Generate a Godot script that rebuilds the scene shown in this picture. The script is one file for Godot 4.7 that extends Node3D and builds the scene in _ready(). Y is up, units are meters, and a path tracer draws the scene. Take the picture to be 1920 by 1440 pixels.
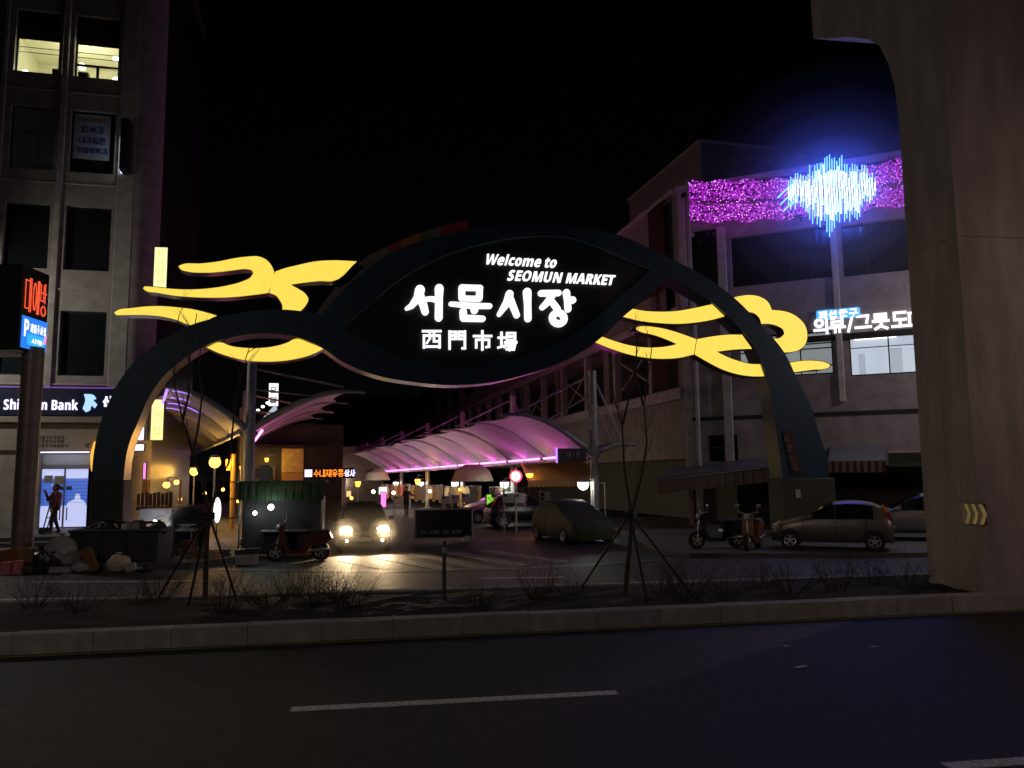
extends Node3D
# A market street gate at night, seen across a dual carriageway.
# Metres, y up. The camera stands over the near lane; the market street runs away at 13.5 degrees to the left.

var used := {}
var M := {}
var street: Transform3D
var rng := RandomNumberGenerator.new()

class Geo:
	var v := PackedVector3Array()
	var n := PackedVector3Array()
	var c := PackedColorArray()
	func p(a: Vector3, m: Vector3) -> void:
		v.append(a); n.append(m)
	func tri(a: Vector3, b: Vector3, d: Vector3) -> void:   # counter-clockwise from outside
		var m := (b - a).cross(d - a).normalized()
		p(a, m); p(d, m); p(b, m)
	func quad(a: Vector3, b: Vector3, d: Vector3, e: Vector3) -> void:
		tri(a, b, d); tri(a, d, e)
	func quad_n(a: Vector3, b: Vector3, d: Vector3, e: Vector3, na: Vector3, nb: Vector3, nd: Vector3, ne: Vector3) -> void:
		p(a, na); p(d, nd); p(b, nb); p(a, na); p(e, ne); p(d, nd)
	func box(at: Vector3, s: Vector3, t := Transform3D(), ch := 0.0) -> void:   # a box with chamfered edges
		var h := s * 0.5
		var k := minf(ch, h[h.min_axis_index()] * 0.8)
		if k <= 0.0:
			for ax in 3:
				for sg in [-1.0, 1.0]:
					_face(at, h, h, ax, sg, t)
			return
		for ax in 3:
			for sg in [-1.0, 1.0]:
				_face(at, h - Vector3(k, k, k), h, ax, sg, t)
		for ax in 3:
			var b := (ax + 1) % 3
			var d := (ax + 2) % 3
			for sb in [-1.0, 1.0]:
				for sd in [-1.0, 1.0]:
					var q := []
					for e in [[-1.0, 0], [1.0, 0], [1.0, 1], [-1.0, 1]]:
						var x := Vector3()
						x[ax] = e[0] * (h[ax] - k)
						x[b] = sb * (h[b] - (k if e[1] == 1 else 0.0))
						x[d] = sd * (h[d] - (k if e[1] == 0 else 0.0))
						q.append(t * (at + x))
					if sb * sd > 0: quad(q[0], q[1], q[2], q[3])
					else: quad(q[3], q[2], q[1], q[0])
		for sx in [-1.0, 1.0]:
			for sy in [-1.0, 1.0]:
				for sz in [-1.0, 1.0]:
					var a := t * (at + Vector3(sx * h.x, sy * (h.y - k), sz * (h.z - k)))
					var b2 := t * (at + Vector3(sx * (h.x - k), sy * h.y, sz * (h.z - k)))
					var d2 := t * (at + Vector3(sx * (h.x - k), sy * (h.y - k), sz * h.z))
					if sx * sy * sz > 0: tri(a, b2, d2)
					else: tri(a, d2, b2)
	func _face(at: Vector3, hi: Vector3, h: Vector3, ax: int, sg: float, t: Transform3D) -> void:
		var b := (ax + 1) % 3
		var d := (ax + 2) % 3
		var q := []
		for e in [[-1, -1], [1, -1], [1, 1], [-1, 1]]:
			var x := Vector3()
			x[ax] = sg * h[ax]
			x[b] = e[0] * hi[b]
			x[d] = e[1] * hi[d]
			q.append(t * (at + x))
		if sg > 0: quad(q[0], q[1], q[2], q[3])
		else: quad(q[3], q[2], q[1], q[0])
	func tube(pts: Array, r, sides := 8, caps := true) -> void:   # r: a radius or one for each point
		var prev := []
		var pn := []
		var ref := Vector3.UP
		for i in pts.size():
			var dir: Vector3 = (pts[mini(i + 1, pts.size() - 1)] - pts[maxi(i - 1, 0)]).normalized()
			if absf(dir.dot(ref)) > 0.95: ref = Vector3.RIGHT if absf(dir.x) < 0.8 else Vector3.BACK
			var x := dir.cross(ref).normalized()
			var y := dir.cross(x).normalized()
			ref = -y if i > 0 or true else ref
			var rad: float = r[i] if r is Array else r
			var ring := []
			var rn := []
			for k in sides:
				var a := TAU * k / sides
				var m := x * cos(a) + y * sin(a)
				ring.append(pts[i] + m * rad); rn.append(m)
			if i > 0:
				for k in sides:
					var l := (k + 1) % sides
					quad_n(prev[k], prev[l], ring[l], ring[k], pn[k], pn[l], rn[l], rn[k])
			if caps and (i == 0 or i == pts.size() - 1):
				for k in range(1, sides - 1):
					if i == 0: tri(ring[0], ring[k + 1], ring[k])
					else: tri(ring[0], ring[k], ring[k + 1])
			prev = ring; pn = rn
	func ball(at: Vector3, r: Vector3, rings := 8, segs := 12, low := -1.0, high := 1.0, wob := 0.0, sd := 0.0) -> void:
		var g := []
		for i in rings + 1:
			var th := lerpf(asin(low), asin(high), float(i) / rings)
			var row := []
			for k in segs:
				var a := TAU * k / segs
				var m := Vector3(cos(th) * cos(a), sin(th), cos(th) * sin(a))
				var w := 1.0 + wob * (sin(m.x * 5.0 + sd) * sin(m.y * 4.0 + sd * 2.0) + 0.6 * sin(m.z * 9.0 + sd * 3.0 + m.y * 7.0))
				row.append([at + m * r * w, (m / r).normalized()])
			g.append(row)
		for i in rings:
			for k in segs:
				var l := (k + 1) % segs
				quad_n(g[i][k][0], g[i + 1][k][0], g[i + 1][l][0], g[i][l][0], g[i][k][1], g[i + 1][k][1], g[i + 1][l][1], g[i][l][1])
	func lathe(prof: Array, segs := 20, t := Transform3D()) -> void:   # Vector2(radius, height), upwards
		for i in prof.size() - 1:
			var a: Vector2 = prof[i]
			var b: Vector2 = prof[i + 1]
			var m := Vector2(b.y - a.y, a.x - b.x).normalized()
			for k in segs:
				var u := TAU * k / segs
				var w := TAU * (k + 1) / segs
				var f := func(q: Vector2, g: float): return t * Vector3(q.x * cos(g), q.y, q.x * sin(g))
				var fn := func(g: float): return (t.basis * Vector3(m.x * cos(g), m.y, m.x * sin(g))).normalized()
				quad_n(f.call(a, u), f.call(b, u), f.call(b, w), f.call(a, w), fn.call(u), fn.call(u), fn.call(w), fn.call(w))
	func cap(poly: PackedVector2Array, z: float, up: bool, t := Transform3D()) -> void:
		var idx := Geometry2D.triangulate_polygon(poly)
		for i in range(0, idx.size(), 3):
			var a := poly[idx[i]]
			var b := poly[idx[i + 1]]
			var d := poly[idx[i + 2]]
			if ((b - a).cross(d - a) > 0) != up:
				var s := b
				b = d; d = s
			tri(t * Vector3(a.x, a.y, z), t * Vector3(b.x, b.y, z), t * Vector3(d.x, d.y, z))
	func sides(poly: PackedVector2Array, z0: float, z1: float, t := Transform3D()) -> void:
		var k := poly.size()
		var area := 0.0
		for i in k: area += poly[i].cross(poly[(i + 1) % k])
		var sg := 1.0 if area > 0 else -1.0
		var en := []
		for i in k:
			var e := poly[(i + 1) % k] - poly[i]
			en.append(Vector2(e.y, -e.x).normalized() * sg)
		for i in k:
			var j := (i + 1) % k
			var na: Vector2 = en[i]
			var nb: Vector2 = en[i]
			if en[(i + k - 1) % k].dot(en[i]) > 0.75: na = (en[(i + k - 1) % k] + en[i]).normalized()
			if en[j].dot(en[i]) > 0.75: nb = (en[j] + en[i]).normalized()
			var a := poly[i]
			var b := poly[j]
			if sg < 0:
				var s := a
				a = b; b = s
				var sn := na
				na = nb; nb = sn
			var ma := (t.basis * Vector3(na.x, na.y, 0)).normalized()
			var mb := (t.basis * Vector3(nb.x, nb.y, 0)).normalized()
			quad_n(t * Vector3(a.x, a.y, z1), t * Vector3(a.x, a.y, z0), t * Vector3(b.x, b.y, z0), t * Vector3(b.x, b.y, z1), ma, ma, mb, mb)
	func prism(poly: PackedVector2Array, z0: float, z1: float, t := Transform3D()) -> void:
		cap(poly, z1, true, t); cap(poly, z0, false, t); sides(poly, z0, z1, t)
	func mesh(m: Material) -> ArrayMesh:
		var a := []
		a.resize(Mesh.ARRAY_MAX)
		a[Mesh.ARRAY_VERTEX] = v
		a[Mesh.ARRAY_NORMAL] = n
		if c.size() == v.size(): a[Mesh.ARRAY_COLOR] = c
		var me := ArrayMesh.new()
		me.add_surface_from_arrays(Mesh.PRIMITIVE_TRIANGLES, a)
		me.surface_set_material(0, m)
		return me

# ---------- nodes

func numbered(called: String) -> String:
	var k: int = used.get(called, -1) + 1
	used[called] = k
	return called if k == 0 else "%s_%03d" % [called, k]

func tag(o: Node, label: String, category := "", group := "", kind := "") -> Node:
	if label: o.set_meta("label", label)
	if category: o.set_meta("category", category)
	if group: o.set_meta("group", group)
	if kind: o.set_meta("kind", kind)
	return o

func thing(called: String, label: String, category: String, at := Vector3.ZERO, turn := 0.0, group := "") -> Node3D:
	var o := Node3D.new()
	o.name = numbered(called)
	add_child(o)
	o.position = at
	o.rotation_degrees.y = turn
	tag(o, label, category, group)
	return o

func copy(src: Node3D, label: String, at: Vector3, turn: float) -> Node3D:
	var o: Node3D = src.duplicate()
	o.name = numbered(String(src.name).rstrip("0123456789").trim_suffix("_"))
	add_child(o)
	o.position = at
	o.rotation_degrees.y = turn
	o.set_meta("label", label)
	return o

func part(called: String, g: Geo, m: Material, parent: Node) -> MeshInstance3D:
	var o := MeshInstance3D.new()
	o.name = called
	o.mesh = g.mesh(m)
	parent.add_child(o, true)
	return o

func inst(called: String, me: Mesh, parent: Node, t := Transform3D()) -> MeshInstance3D:
	var o := MeshInstance3D.new()
	o.name = called
	o.mesh = me
	o.transform = t
	parent.add_child(o, true)
	return o

func sub(called: String, parent: Node) -> Node3D:
	var o := Node3D.new()
	o.name = called
	parent.add_child(o, true)
	return o

func ground_piece(called: String, g: Geo, m: Material) -> MeshInstance3D:
	var o := part(numbered(called), g, m, self)
	o.set_meta("kind", "structure")
	return o

func omni(parent: Node, at: Vector3, col: Color, e: float, size := 0.05) -> void:
	var l := OmniLight3D.new()
	l.name = "lamp_light"
	l.light_color = col.linear_to_srgb(); l.light_energy = e; l.light_size = size
	l.omni_range = 40.0; l.omni_attenuation = 2.0; l.shadow_enabled = true
	l.position = at
	parent.add_child(l, true)

func spot(parent: Node, at: Vector3, to: Vector3, col: Color, e: float, angle: float, size := 0.05) -> void:
	var l := SpotLight3D.new()
	l.name = "lamp_beam"
	l.light_color = col.linear_to_srgb(); l.light_energy = e; l.light_size = size
	l.spot_range = 60.0; l.spot_attenuation = 2.0; l.spot_angle = angle; l.spot_angle_attenuation = 0.6; l.shadow_enabled = true
	parent.add_child(l, true)
	l.transform = Transform3D(Basis.looking_at(to - at, Vector3.UP if absf((to - at).normalized().y) < 0.98 else Vector3.BACK), at)

func area(parent: Node, at: Vector3, facing: Vector3, w: float, h: float, col: Color, e: float) -> void:
	var l := AreaLight3D.new()
	l.name = "panel_light"
	l.light_color = col.linear_to_srgb(); l.light_energy = e
	l.area_size = Vector2(w, h)
	l.set("area_range", 40.0)
	l.shadow_enabled = true
	parent.add_child(l, true)
	l.transform = Transform3D(Basis.looking_at(facing, Vector3.UP if absf(facing.normalized().y) < 0.98 else Vector3.BACK), at)

# ---------- materials

func noise_tex(freq: float, seed_: int, lo: float, hi: float, kind := FastNoiseLite.TYPE_SIMPLEX_SMOOTH, size := 512, octaves := 4) -> NoiseTexture2D:
	var f := FastNoiseLite.new()
	f.noise_type = kind; f.seed = seed_; f.frequency = freq; f.fractal_octaves = octaves
	var t := NoiseTexture2D.new()
	t.width = size; t.height = size; t.seamless = true; t.noise = f
	var r := Gradient.new()
	r.set_color(0, Color(lo, lo, lo)); r.set_color(1, Color(hi, hi, hi))
	t.color_ramp = r
	return t

func mat(key: String, col: Color, rough: float, metal := 0.0, tex: Texture2D = null, scale := 0.5, relief: Texture2D = null, height := 0.0) -> StandardMaterial3D:
	var m := StandardMaterial3D.new()
	m.resource_name = key
	m.albedo_color = col.linear_to_srgb()
	m.roughness = rough; m.metallic = metal
	if tex or relief:
		m.uv1_triplanar = true; m.uv1_world_triplanar = true
		m.uv1_scale = Vector3(scale, scale, scale)
	if tex: m.albedo_texture = tex
	if relief:
		m.heightmap_enabled = true; m.heightmap_texture = relief; m.heightmap_scale = height
	M[key] = m
	return m

func streaked(m: StandardMaterial3D, across: float, down: float) -> void:   # grain drawn out along the vertical, as rain leaves it
	m.uv1_scale = Vector3(across, down, across)

func glow(key: String, col: Color, e := 1.0) -> StandardMaterial3D:
	var m := StandardMaterial3D.new()
	m.resource_name = key
	m.albedo_color = Color(0.5, 0.5, 0.5)
	m.roughness = 0.5
	m.emission_enabled = true
	var top := maxf(col.r, maxf(col.g, col.b))
	m.emission = Color(col.r / top, col.g / top, col.b / top).linear_to_srgb()
	m.emission_energy_multiplier = e * top
	M[key] = m
	return m

# ---------- outlines

func crv(pts: Array, closed := true, sub_ := 5, sharp := 48.0) -> PackedVector2Array:   # a smooth line through the points that keeps sharp corners
	var out := PackedVector2Array()
	var k := pts.size()
	var tin := []
	var tout := []
	for i in k:
		var a: Vector2 = pts[i] - pts[(i + k - 1) % k]
		var b: Vector2 = pts[(i + 1) % k] - pts[i]
		if not closed and i == 0: a = b
		if not closed and i == k - 1: b = a
		if absf(a.angle_to(b)) > deg_to_rad(sharp):
			tin.append(a.normalized()); tout.append(b.normalized())
		else:
			var d := (a.normalized() * b.length() + b.normalized() * a.length()).normalized()
			tin.append(d); tout.append(d)
	for i in (k if closed else k - 1):
		var p0: Vector2 = pts[i]
		var p1: Vector2 = pts[(i + 1) % k]
		var l := p0.distance_to(p1)
		var m0: Vector2 = tout[i] * l
		var m1: Vector2 = tin[(i + 1) % k] * l
		for s in sub_:
			var t := float(s) / sub_
			out.append(p0 * (2 * t * t * t - 3 * t * t + 1) + m0 * (t * t * t - 2 * t * t + t) + p1 * (3 * t * t - 2 * t * t * t) + m1 * (t * t * t - t * t))
	if not closed: out.append(pts[k - 1])
	return out

func brush(g: Geo, stroke: Array, z0: float, z1: float) -> void:   # a round-ended stroke: Vector3(x, y, half width)
	var line := []
	for i in stroke.size() - 1:
		for s in 4: line.append(stroke[i].lerp(stroke[i + 1], s / 4.0))
	line.append(stroke[-1])
	var l := PackedVector2Array()
	var r := PackedVector2Array()
	var e := line.size() - 1
	for i in line.size():
		var q := Vector2(line[i].x, line[i].y)
		var d := (Vector2(line[mini(i + 1, e)].x, line[mini(i + 1, e)].y) - Vector2(line[maxi(i - 1, 0)].x, line[maxi(i - 1, 0)].y)).normalized()
		var m: Vector2 = Vector2(-d.y, d.x) * line[i].z
		if i == 0:
			for s in range(1, 6): l.append(q + m.rotated(PI - PI * s / 6.0))
		l.append(q + m); r.append(q - m)
		if i == e:
			for s in range(1, 6): l.append(q + m.rotated(-PI * s / 6.0))
	r.reverse()
	l.append_array(r)
	var clean := PackedVector2Array()
	for q in l:
		if clean.is_empty() or q.distance_to(clean[-1]) > 0.001: clean.append(q)
	if Geometry2D.triangulate_polygon(clean).is_empty(): clean = Geometry2D.convex_hull(clean)
	g.prism(clean, z0, z1)

func ring(g: Geo, at: Vector2, r: Vector2, w: float, z0: float, z1: float) -> void:
	for k in 24:
		var d0 := Vector2.from_angle(TAU * k / 24)
		var d1 := Vector2.from_angle(TAU * (k + 1) / 24)
		g.prism(PackedVector2Array([at + d0 * (r - Vector2(w, w)), at + d0 * (r + Vector2(w, w)), at + d1 * (r + Vector2(w, w)), at + d1 * (r - Vector2(w, w))]), z0, z1)

func bars(g: Geo, lines: Array, w: float, z0: float, z1: float) -> void:   # straight square-ended strokes
	var k := 0
	for line in lines:
		for i in line.size() - 1:
			var a: Vector2 = line[i]
			var b: Vector2 = line[i + 1]
			var d := (b - a).normalized() * w * 0.5
			var m := Vector2(-d.y, d.x)
			g.prism(PackedVector2Array([a - d - m, b + d - m, b + d + m, a - d + m]), z0, z1 + k * 0.0008)
			k += 1

const LEAD := "ㄱㄲㄴㄷㄸㄹㅁㅂㅃㅅㅆㅇㅈㅉㅊㅋㅌㅍㅎ"
const TAIL := {1: "ㄱ", 4: "ㄴ", 7: "ㄷ", 8: "ㄹ", 16: "ㅁ", 17: "ㅂ", 19: "ㅅ", 20: "ㅆ", 21: "ㅇ", 22: "ㅈ", 23: "ㅊ", 24: "ㅋ", 25: "ㅌ", 26: "ㅍ", 27: "ㅎ"}

func arc(cx: float, cy: float, rx: float, ry: float) -> Array:
	var l := []
	for k in 11: l.append(Vector2(cx + rx * cos(TAU * k / 10), cy + ry * sin(TAU * k / 10)))
	return l

func jamo(ch: String) -> Array:
	var V := func(s: String) -> Array:
		var all := []
		for w in s.split("/"):
			var l := []
			for q in w.split(" "):
				var xy := q.split(",")
				l.append(Vector2(float(xy[0]), float(xy[1])))
			all.append(l)
		return all
	match ch:
		"ㄱ": return V.call("0,1 1,1 .85,0")
		"ㄴ": return V.call("0,1 0,0 1,0")
		"ㄷ": return V.call("1,1 0,1 0,0 1,0")
		"ㄹ": return V.call("0,1 1,1 1,.5 0,.5 0,0 1,0")
		"ㅁ": return V.call("0,0 0,1 1,1 1,0 0,0")
		"ㅂ": return V.call("0,1 0,0 1,0 1,1/0,.5 1,.5")
		"ㅅ": return V.call(".5,1 .45,.6 0,0/.47,.6 1,0")
		"ㅇ": return [arc(0.5, 0.5, 0.5, 0.5)]
		"ㅈ": return V.call("0,1 1,1/.5,1 .45,.6 0,0/.47,.6 1,0")
		"ㅊ": return V.call(".3,1.1 .7,1.1/0,.8 1,.8/.5,.8 .45,.5 0,0/.47,.5 1,0")
		"ㅋ": return V.call("0,1 1,1 .85,0/0,.55 .95,.55")
		"ㅌ": return V.call("1,1 0,1 0,0 1,0/0,.5 1,.5")
		"ㅍ": return V.call("0,1 1,1/0,0 1,0/.3,1 .3,0/.7,1 .7,0")
		"ㅎ": return V.call(".3,1.1 .7,1.1/0,.8 1,.8") + [arc(0.5, 0.3, 0.38, 0.3)]
		"ㅏ", "ㅣa": return V.call(".35,1 .35,0/.35,.5 .95,.5")
		"ㅐ": return V.call(".2,1 .2,0/.2,.5 .8,.5/.8,1 .8,0")
		"ㅑ": return V.call(".35,1 .35,0/.35,.65 .95,.65/.35,.35 .95,.35")
		"ㅓ": return V.call(".65,1 .65,0/.65,.5 .05,.5")
		"ㅔ": return V.call(".35,1 .35,0/.35,.5 0,.5/.9,1 .9,0")
		"ㅕ": return V.call(".65,1 .65,0/.65,.65 .05,.65/.65,.35 .05,.35")
		"ㅖ": return V.call(".35,1 .35,0/.35,.65 0,.65/.35,.35 0,.35/.9,1 .9,0")
		"ㅣ": return V.call(".5,1 .5,0")
		"ㅗ": return V.call("0,.15 1,.15/.5,.15 .5,.95")
		"ㅜ": return V.call("0,.85 1,.85/.5,.85 .5,.05")
		"ㅛ": return V.call("0,.15 1,.15/.35,.15 .35,.95/.65,.15 .65,.95")
		"ㅠ": return V.call("0,.85 1,.85/.35,.85 .35,.05/.65,.85 .65,.05")
		"ㅡ": return V.call("0,.5 1,.5")
	return []

func fit(lines: Array, r: Rect2) -> Array:
	var out := []
	for l in lines:
		var o := []
		for q in l: o.append(r.position + q * r.size)
		out.append(o)
	return out

func syllable(ch: String) -> Array:   # stroke lines of one Korean syllable in a unit square
	var code := ch.unicode_at(0) - 0xAC00
	if code < 0 or code > 11171:
		match ch:
			"/": return [[Vector2(0.2, 0), Vector2(0.7, 1)]]
			"1": return [[Vector2(0.5, 0), Vector2(0.5, 1), Vector2(0.35, 0.85)]]
			"!": return [[Vector2(0.5, 0.35), Vector2(0.5, 1)], [Vector2(0.5, 0), Vector2(0.5, 0.05)]]
			".": return [[Vector2(0.3, 0), Vector2(0.36, 0)]]
		return []
	var l := LEAD[code / 588]
	var v := (code % 588) / 28
	var t := code % 28
	var y0 := 0.4 if t else 0.0
	var hh := 1.0 - y0
	var out := []
	var vn: String = ["ㅏ", "ㅐ", "ㅑ", "ㅒ", "ㅓ", "ㅔ", "ㅕ", "ㅖ", "ㅗ", "ㅗㅏ", "ㅗㅐ", "ㅗㅣ", "ㅛ", "ㅜ", "ㅜㅓ", "ㅜㅔ", "ㅜㅣ", "ㅠ", "ㅡ", "ㅡㅣ", "ㅣ"][v]
	if vn.length() == 2:
		out += fit(jamo(l), Rect2(0.08, y0 + hh * 0.5, 0.5, hh * 0.5))
		out += fit(jamo(vn[0]), Rect2(0, y0 + hh * 0.06, 0.66, hh * 0.36))
		out += fit(jamo(vn[1]), Rect2(0.7, y0, 0.32, hh))
	elif v in [8, 12, 13, 17, 18]:
		out += fit(jamo(l), Rect2(0.14, y0 + hh * 0.52, 0.72, hh * 0.48))
		out += fit(jamo(vn), Rect2(0, y0, 1, hh * 0.42))
	else:
		out += fit(jamo(l), Rect2(0.0, y0 + hh * 0.08, 0.5, hh * 0.84))
		out += fit(jamo(vn), Rect2(0.6, y0, 0.4, hh))
	if t: out += fit(jamo(TAIL[t]), Rect2(0.14, 0, 0.76, 0.3))
	return out

func korean(parent: Node, text: String, at: Vector3, size: Vector2, gap: float, w: float, m: Material, called := "sign_letter", t := Basis(), thick := 0.03, down := false) -> void:
	var x := 0.0
	for ch in text:
		if ch != " ":
			var g := Geo.new()
			bars(g, fit(syllable(ch), Rect2(Vector2.ZERO, size)), w, 0.0, thick)
			var o := part(called, g, m, parent)
			o.transform = Transform3D(t, at + t * (Vector3(0, -x, 0) if down else Vector3(x, 0, 0)))
		x += (size.y if down else size.x) + gap

func latin(parent: Node, text: String, at: Vector3, width: float, height: float, m: Material, shear := 0.0, thick := 0.05, called := "sign_letter", t := Basis()) -> void:
	# one mesh for each letter, laid out as the whole line is, then scaled to the width and the height of a capital
	var font := SystemFont.new()
	font.font_names = PackedStringArray(["Droid Sans"])
	font.font_weight = 700
	var fs := 64
	var total := font.get_string_size(text, HORIZONTAL_ALIGNMENT_LEFT, -1, fs).x
	var cap_h := 0.714 * fs
	for i in text.length():
		if text[i] == " ": continue
		var tm := TextMesh.new()
		tm.font = font; tm.font_size = fs; tm.pixel_size = 1.0; tm.depth = 1.0; tm.text = text[i]
		tm.horizontal_alignment = HORIZONTAL_ALIGNMENT_LEFT; tm.vertical_alignment = VERTICAL_ALIGNMENT_BOTTOM
		var a := tm.surface_get_arrays(0)
		var vs: PackedVector3Array = a[Mesh.ARRAY_VERTEX]
		var idx: PackedInt32Array = a[Mesh.ARRAY_INDEX] if a[Mesh.ARRAY_INDEX] != null else PackedInt32Array(range(vs.size()))
		var x0 := font.get_string_size(text.substr(0, i), HORIZONTAL_ALIGNMENT_LEFT, -1, fs).x
		var base := font.get_descent(fs)
		var g := Geo.new()
		var f := func(q: Vector3) -> Vector3:
			var y := (q.y - base) / cap_h * height
			return Vector3((q.x + x0) / total * width + y * shear, y, (q.z + 0.5) * thick)
		for k in range(0, idx.size(), 3):
			g.tri(f.call(vs[idx[k]]), f.call(vs[idx[k + 2]]), f.call(vs[idx[k + 1]]))
		var o := part(called, g, m, parent)
		o.transform = Transform3D(t, at)

func wall_open(g: Geo, r: Rect2, holes: Array, z0: float, z1: float, t := Transform3D()) -> void:
	var us := [r.position.x, r.end.x]
	var vs := [r.position.y, r.end.y]
	for h in holes:
		us += [h.position.x, h.end.x]; vs += [h.position.y, h.end.y]
	us.sort(); vs.sort()
	for j in vs.size() - 1:
		if vs[j + 1] - vs[j] < 0.001: continue
		var start = null
		for i in us.size() - 1:
			if us[i + 1] - us[i] < 0.001: continue
			var mid := Vector2((us[i] + us[i + 1]) * 0.5, (vs[j] + vs[j + 1]) * 0.5)
			var solid := r.has_point(mid)
			for h in holes:
				if h.has_point(mid): solid = false
			if solid and start == null: start = us[i]
			if not solid and start != null:
				g.box(Vector3((start + us[i]) * 0.5, mid.y, (z0 + z1) * 0.5), Vector3(us[i] - start, vs[j + 1] - vs[j], z1 - z0), t)
				start = null
		if start != null:
			g.box(Vector3((start + r.end.x) * 0.5, (vs[j] + vs[j + 1]) * 0.5, (z0 + z1) * 0.5), Vector3(r.end.x - start, vs[j + 1] - vs[j], z1 - z0), t)

func slab(g: Geo, r: Rect2, z: float, thick: float) -> void:   # a panel in the wall's plane whose front is at z
	g.box(Vector3(r.get_center().x, r.get_center().y, z - thick * 0.5), Vector3(r.size.x, r.size.y, thick))

func st(x: float, y: float, away: float) -> Vector3:
	return street * Vector3(x, y, -away)

# ---------- materials of the place

func make_materials() -> void:
	var coarse := noise_tex(0.008, 3, 0.76, 1.0)
	var fine := noise_tex(0.06, 5, 0.55, 1.0)
	var grain := noise_tex(0.22, 8, 0.2, 1.0, FastNoiseLite.TYPE_CELLULAR, 512, 2)
	var rough_n := noise_tex(0.03, 11, 0.0, 1.0)
	var patch := noise_tex(0.014, 21, 0.32, 1.0, FastNoiseLite.TYPE_SIMPLEX, 512, 5)
	mat("asphalt", Color(0.017, 0.0175, 0.0175), 0.72, 0.0, patch, 0.35, grain, 1.2)
	mat("old_asphalt", Color(0.04, 0.04, 0.04), 0.62, 0.0, patch, 0.25, grain, 0.8)
	mat("gutter_concrete", Color(0.16, 0.155, 0.145), 0.6, 0.0, fine, 0.8)
	mat("road_paint", Color(0.8, 0.8, 0.77), 0.6, 0.0, fine, 0.5)
	mat("worn_paint", Color(0.36, 0.36, 0.34), 0.65, 0.0, patch, 0.8)
	mat("kerb_yellow", Color(0.3, 0.24, 0.07), 0.6, 0.0, fine, 0.9)
	mat("kerb_concrete", Color(0.3, 0.285, 0.265), 0.85, 0.0, coarse, 0.6, rough_n, 0.25)
	mat("kerb_concrete_grey", Color(0.26, 0.25, 0.24), 0.85, 0.0, coarse, 0.7, rough_n, 0.25)
	mat("pier_concrete", Color(0.3, 0.255, 0.25), 0.85, 0.0, coarse, 0.22, rough_n, 1.5)
	streaked(M.pier_concrete, 0.35, 0.08)
	mat("soil", Color(0.016, 0.012, 0.009), 0.95, 0.0, fine, 1.2, rough_n, 4.0)
	mat("paving", Color(0.13, 0.125, 0.12), 0.7, 0.0, fine, 0.7)
	mat("gate_paint", Color(0.003, 0.036, 0.078), 0.55, 0.0, coarse, 0.4)
	mat("gate_trim", Color(0.23, 0.24, 0.2), 0.36, 0.45, coarse, 0.6)
	mat("gate_gloss_lit", Color(0.035, 0.09, 0.08), 0.3, 0.2, coarse, 0.6)  # gloss edge paint, made paler than the face to look lit
	mat("gate_panel", Color(0.004, 0.005, 0.007), 0.55)
	mat("gate_stone", Color(0.075, 0.075, 0.055), 0.8, 0.0, fine, 0.8)
	mat("cloud_casing", Color(0.06, 0.055, 0.055), 0.3, 0.7)
	var yl := glow("yellow_light", Color(1.1, 0.8, 0.1))
	yl.emission_texture = noise_tex(0.012, 33, 0.955, 1.0)
	yl.emission_operator = BaseMaterial3D.EMISSION_OP_MULTIPLY
	yl.uv1_triplanar = true; yl.uv1_world_triplanar = true; yl.uv1_scale = Vector3(0.5, 0.25, 0.5)
	glow("white_light", Color(1.25, 1.22, 1.3))
	mat("bank_wall", Color(0.33, 0.3, 0.26), 0.85, 0.0, coarse, 0.3)
	mat("bank_pilaster", Color(0.38, 0.35, 0.31), 0.85, 0.0, coarse, 0.35)
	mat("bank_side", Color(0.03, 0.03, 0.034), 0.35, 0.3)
	mat("beige_stone", Color(0.46, 0.4, 0.3), 0.8, 0.0, fine, 0.6)
	mat("dark_glass", Color(0.01, 0.012, 0.014), 0.06)
	mat("navy_board", Color(0.008, 0.014, 0.04), 0.4)
	mat("dark_frame", Color(0.02, 0.02, 0.02), 0.4, 0.5)
	mat("steel", Color(0.35, 0.35, 0.36), 0.35, 0.8)
	mat("room_cream", Color(0.68, 0.66, 0.5), 0.9)
	mat("blind_dark", Color(0.03, 0.035, 0.03), 0.8)
	mat("print_sheet", Color(0.55, 0.6, 0.7), 0.7, 0.0, fine, 0.9)
	mat("frost_sheet", Color(0.33, 0.36, 0.36), 0.7, 0.0, fine, 0.9)
	mat("ink_blue", Color(0.03, 0.06, 0.22), 0.7)
	mat("ink_orange", Color(0.3, 0.13, 0.05), 0.7)
	mat("ink_dark", Color(0.05, 0.045, 0.035), 0.7)
	glow("tube_light", Color(2.6, 2.6, 2.5))
	glow("violet_light", Color(0.12, 0.03, 0.3))
	glow("bank_light", Color(1.2, 1.1, 1.6))
	glow("logo_light", Color(0.45, 0.75, 1.5))
	glow("film_blue_light", Color(0.03, 0.11, 0.52))
	glow("film_pale_light", Color(0.5, 0.55, 0.88))
	mat("post_brown", Color(0.25, 0.19, 0.165), 0.5, 0.3, coarse, 0.7)
	mat("box_black", Color(0.008, 0.008, 0.01), 0.45)
	mat("soffit_white", Color(0.55, 0.6, 0.6), 0.6)
	glow("red_neon_light", Color(1.1, 0.11, 0.04))
	glow("blue_panel_light", Color(0.01, 0.22, 0.95))
	glow("cyan_panel_light", Color(0.02, 0.5, 1.1))
	glow("pink_light", Color(1.2, 0.3, 0.9))
	mat("hall_wall", Color(0.34, 0.285, 0.29), 0.9, 0.0, coarse, 0.3, rough_n, 0.6)
	mat("hall_trim", Color(0.56, 0.52, 0.5), 0.85, 0.0, coarse, 0.4)
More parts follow.
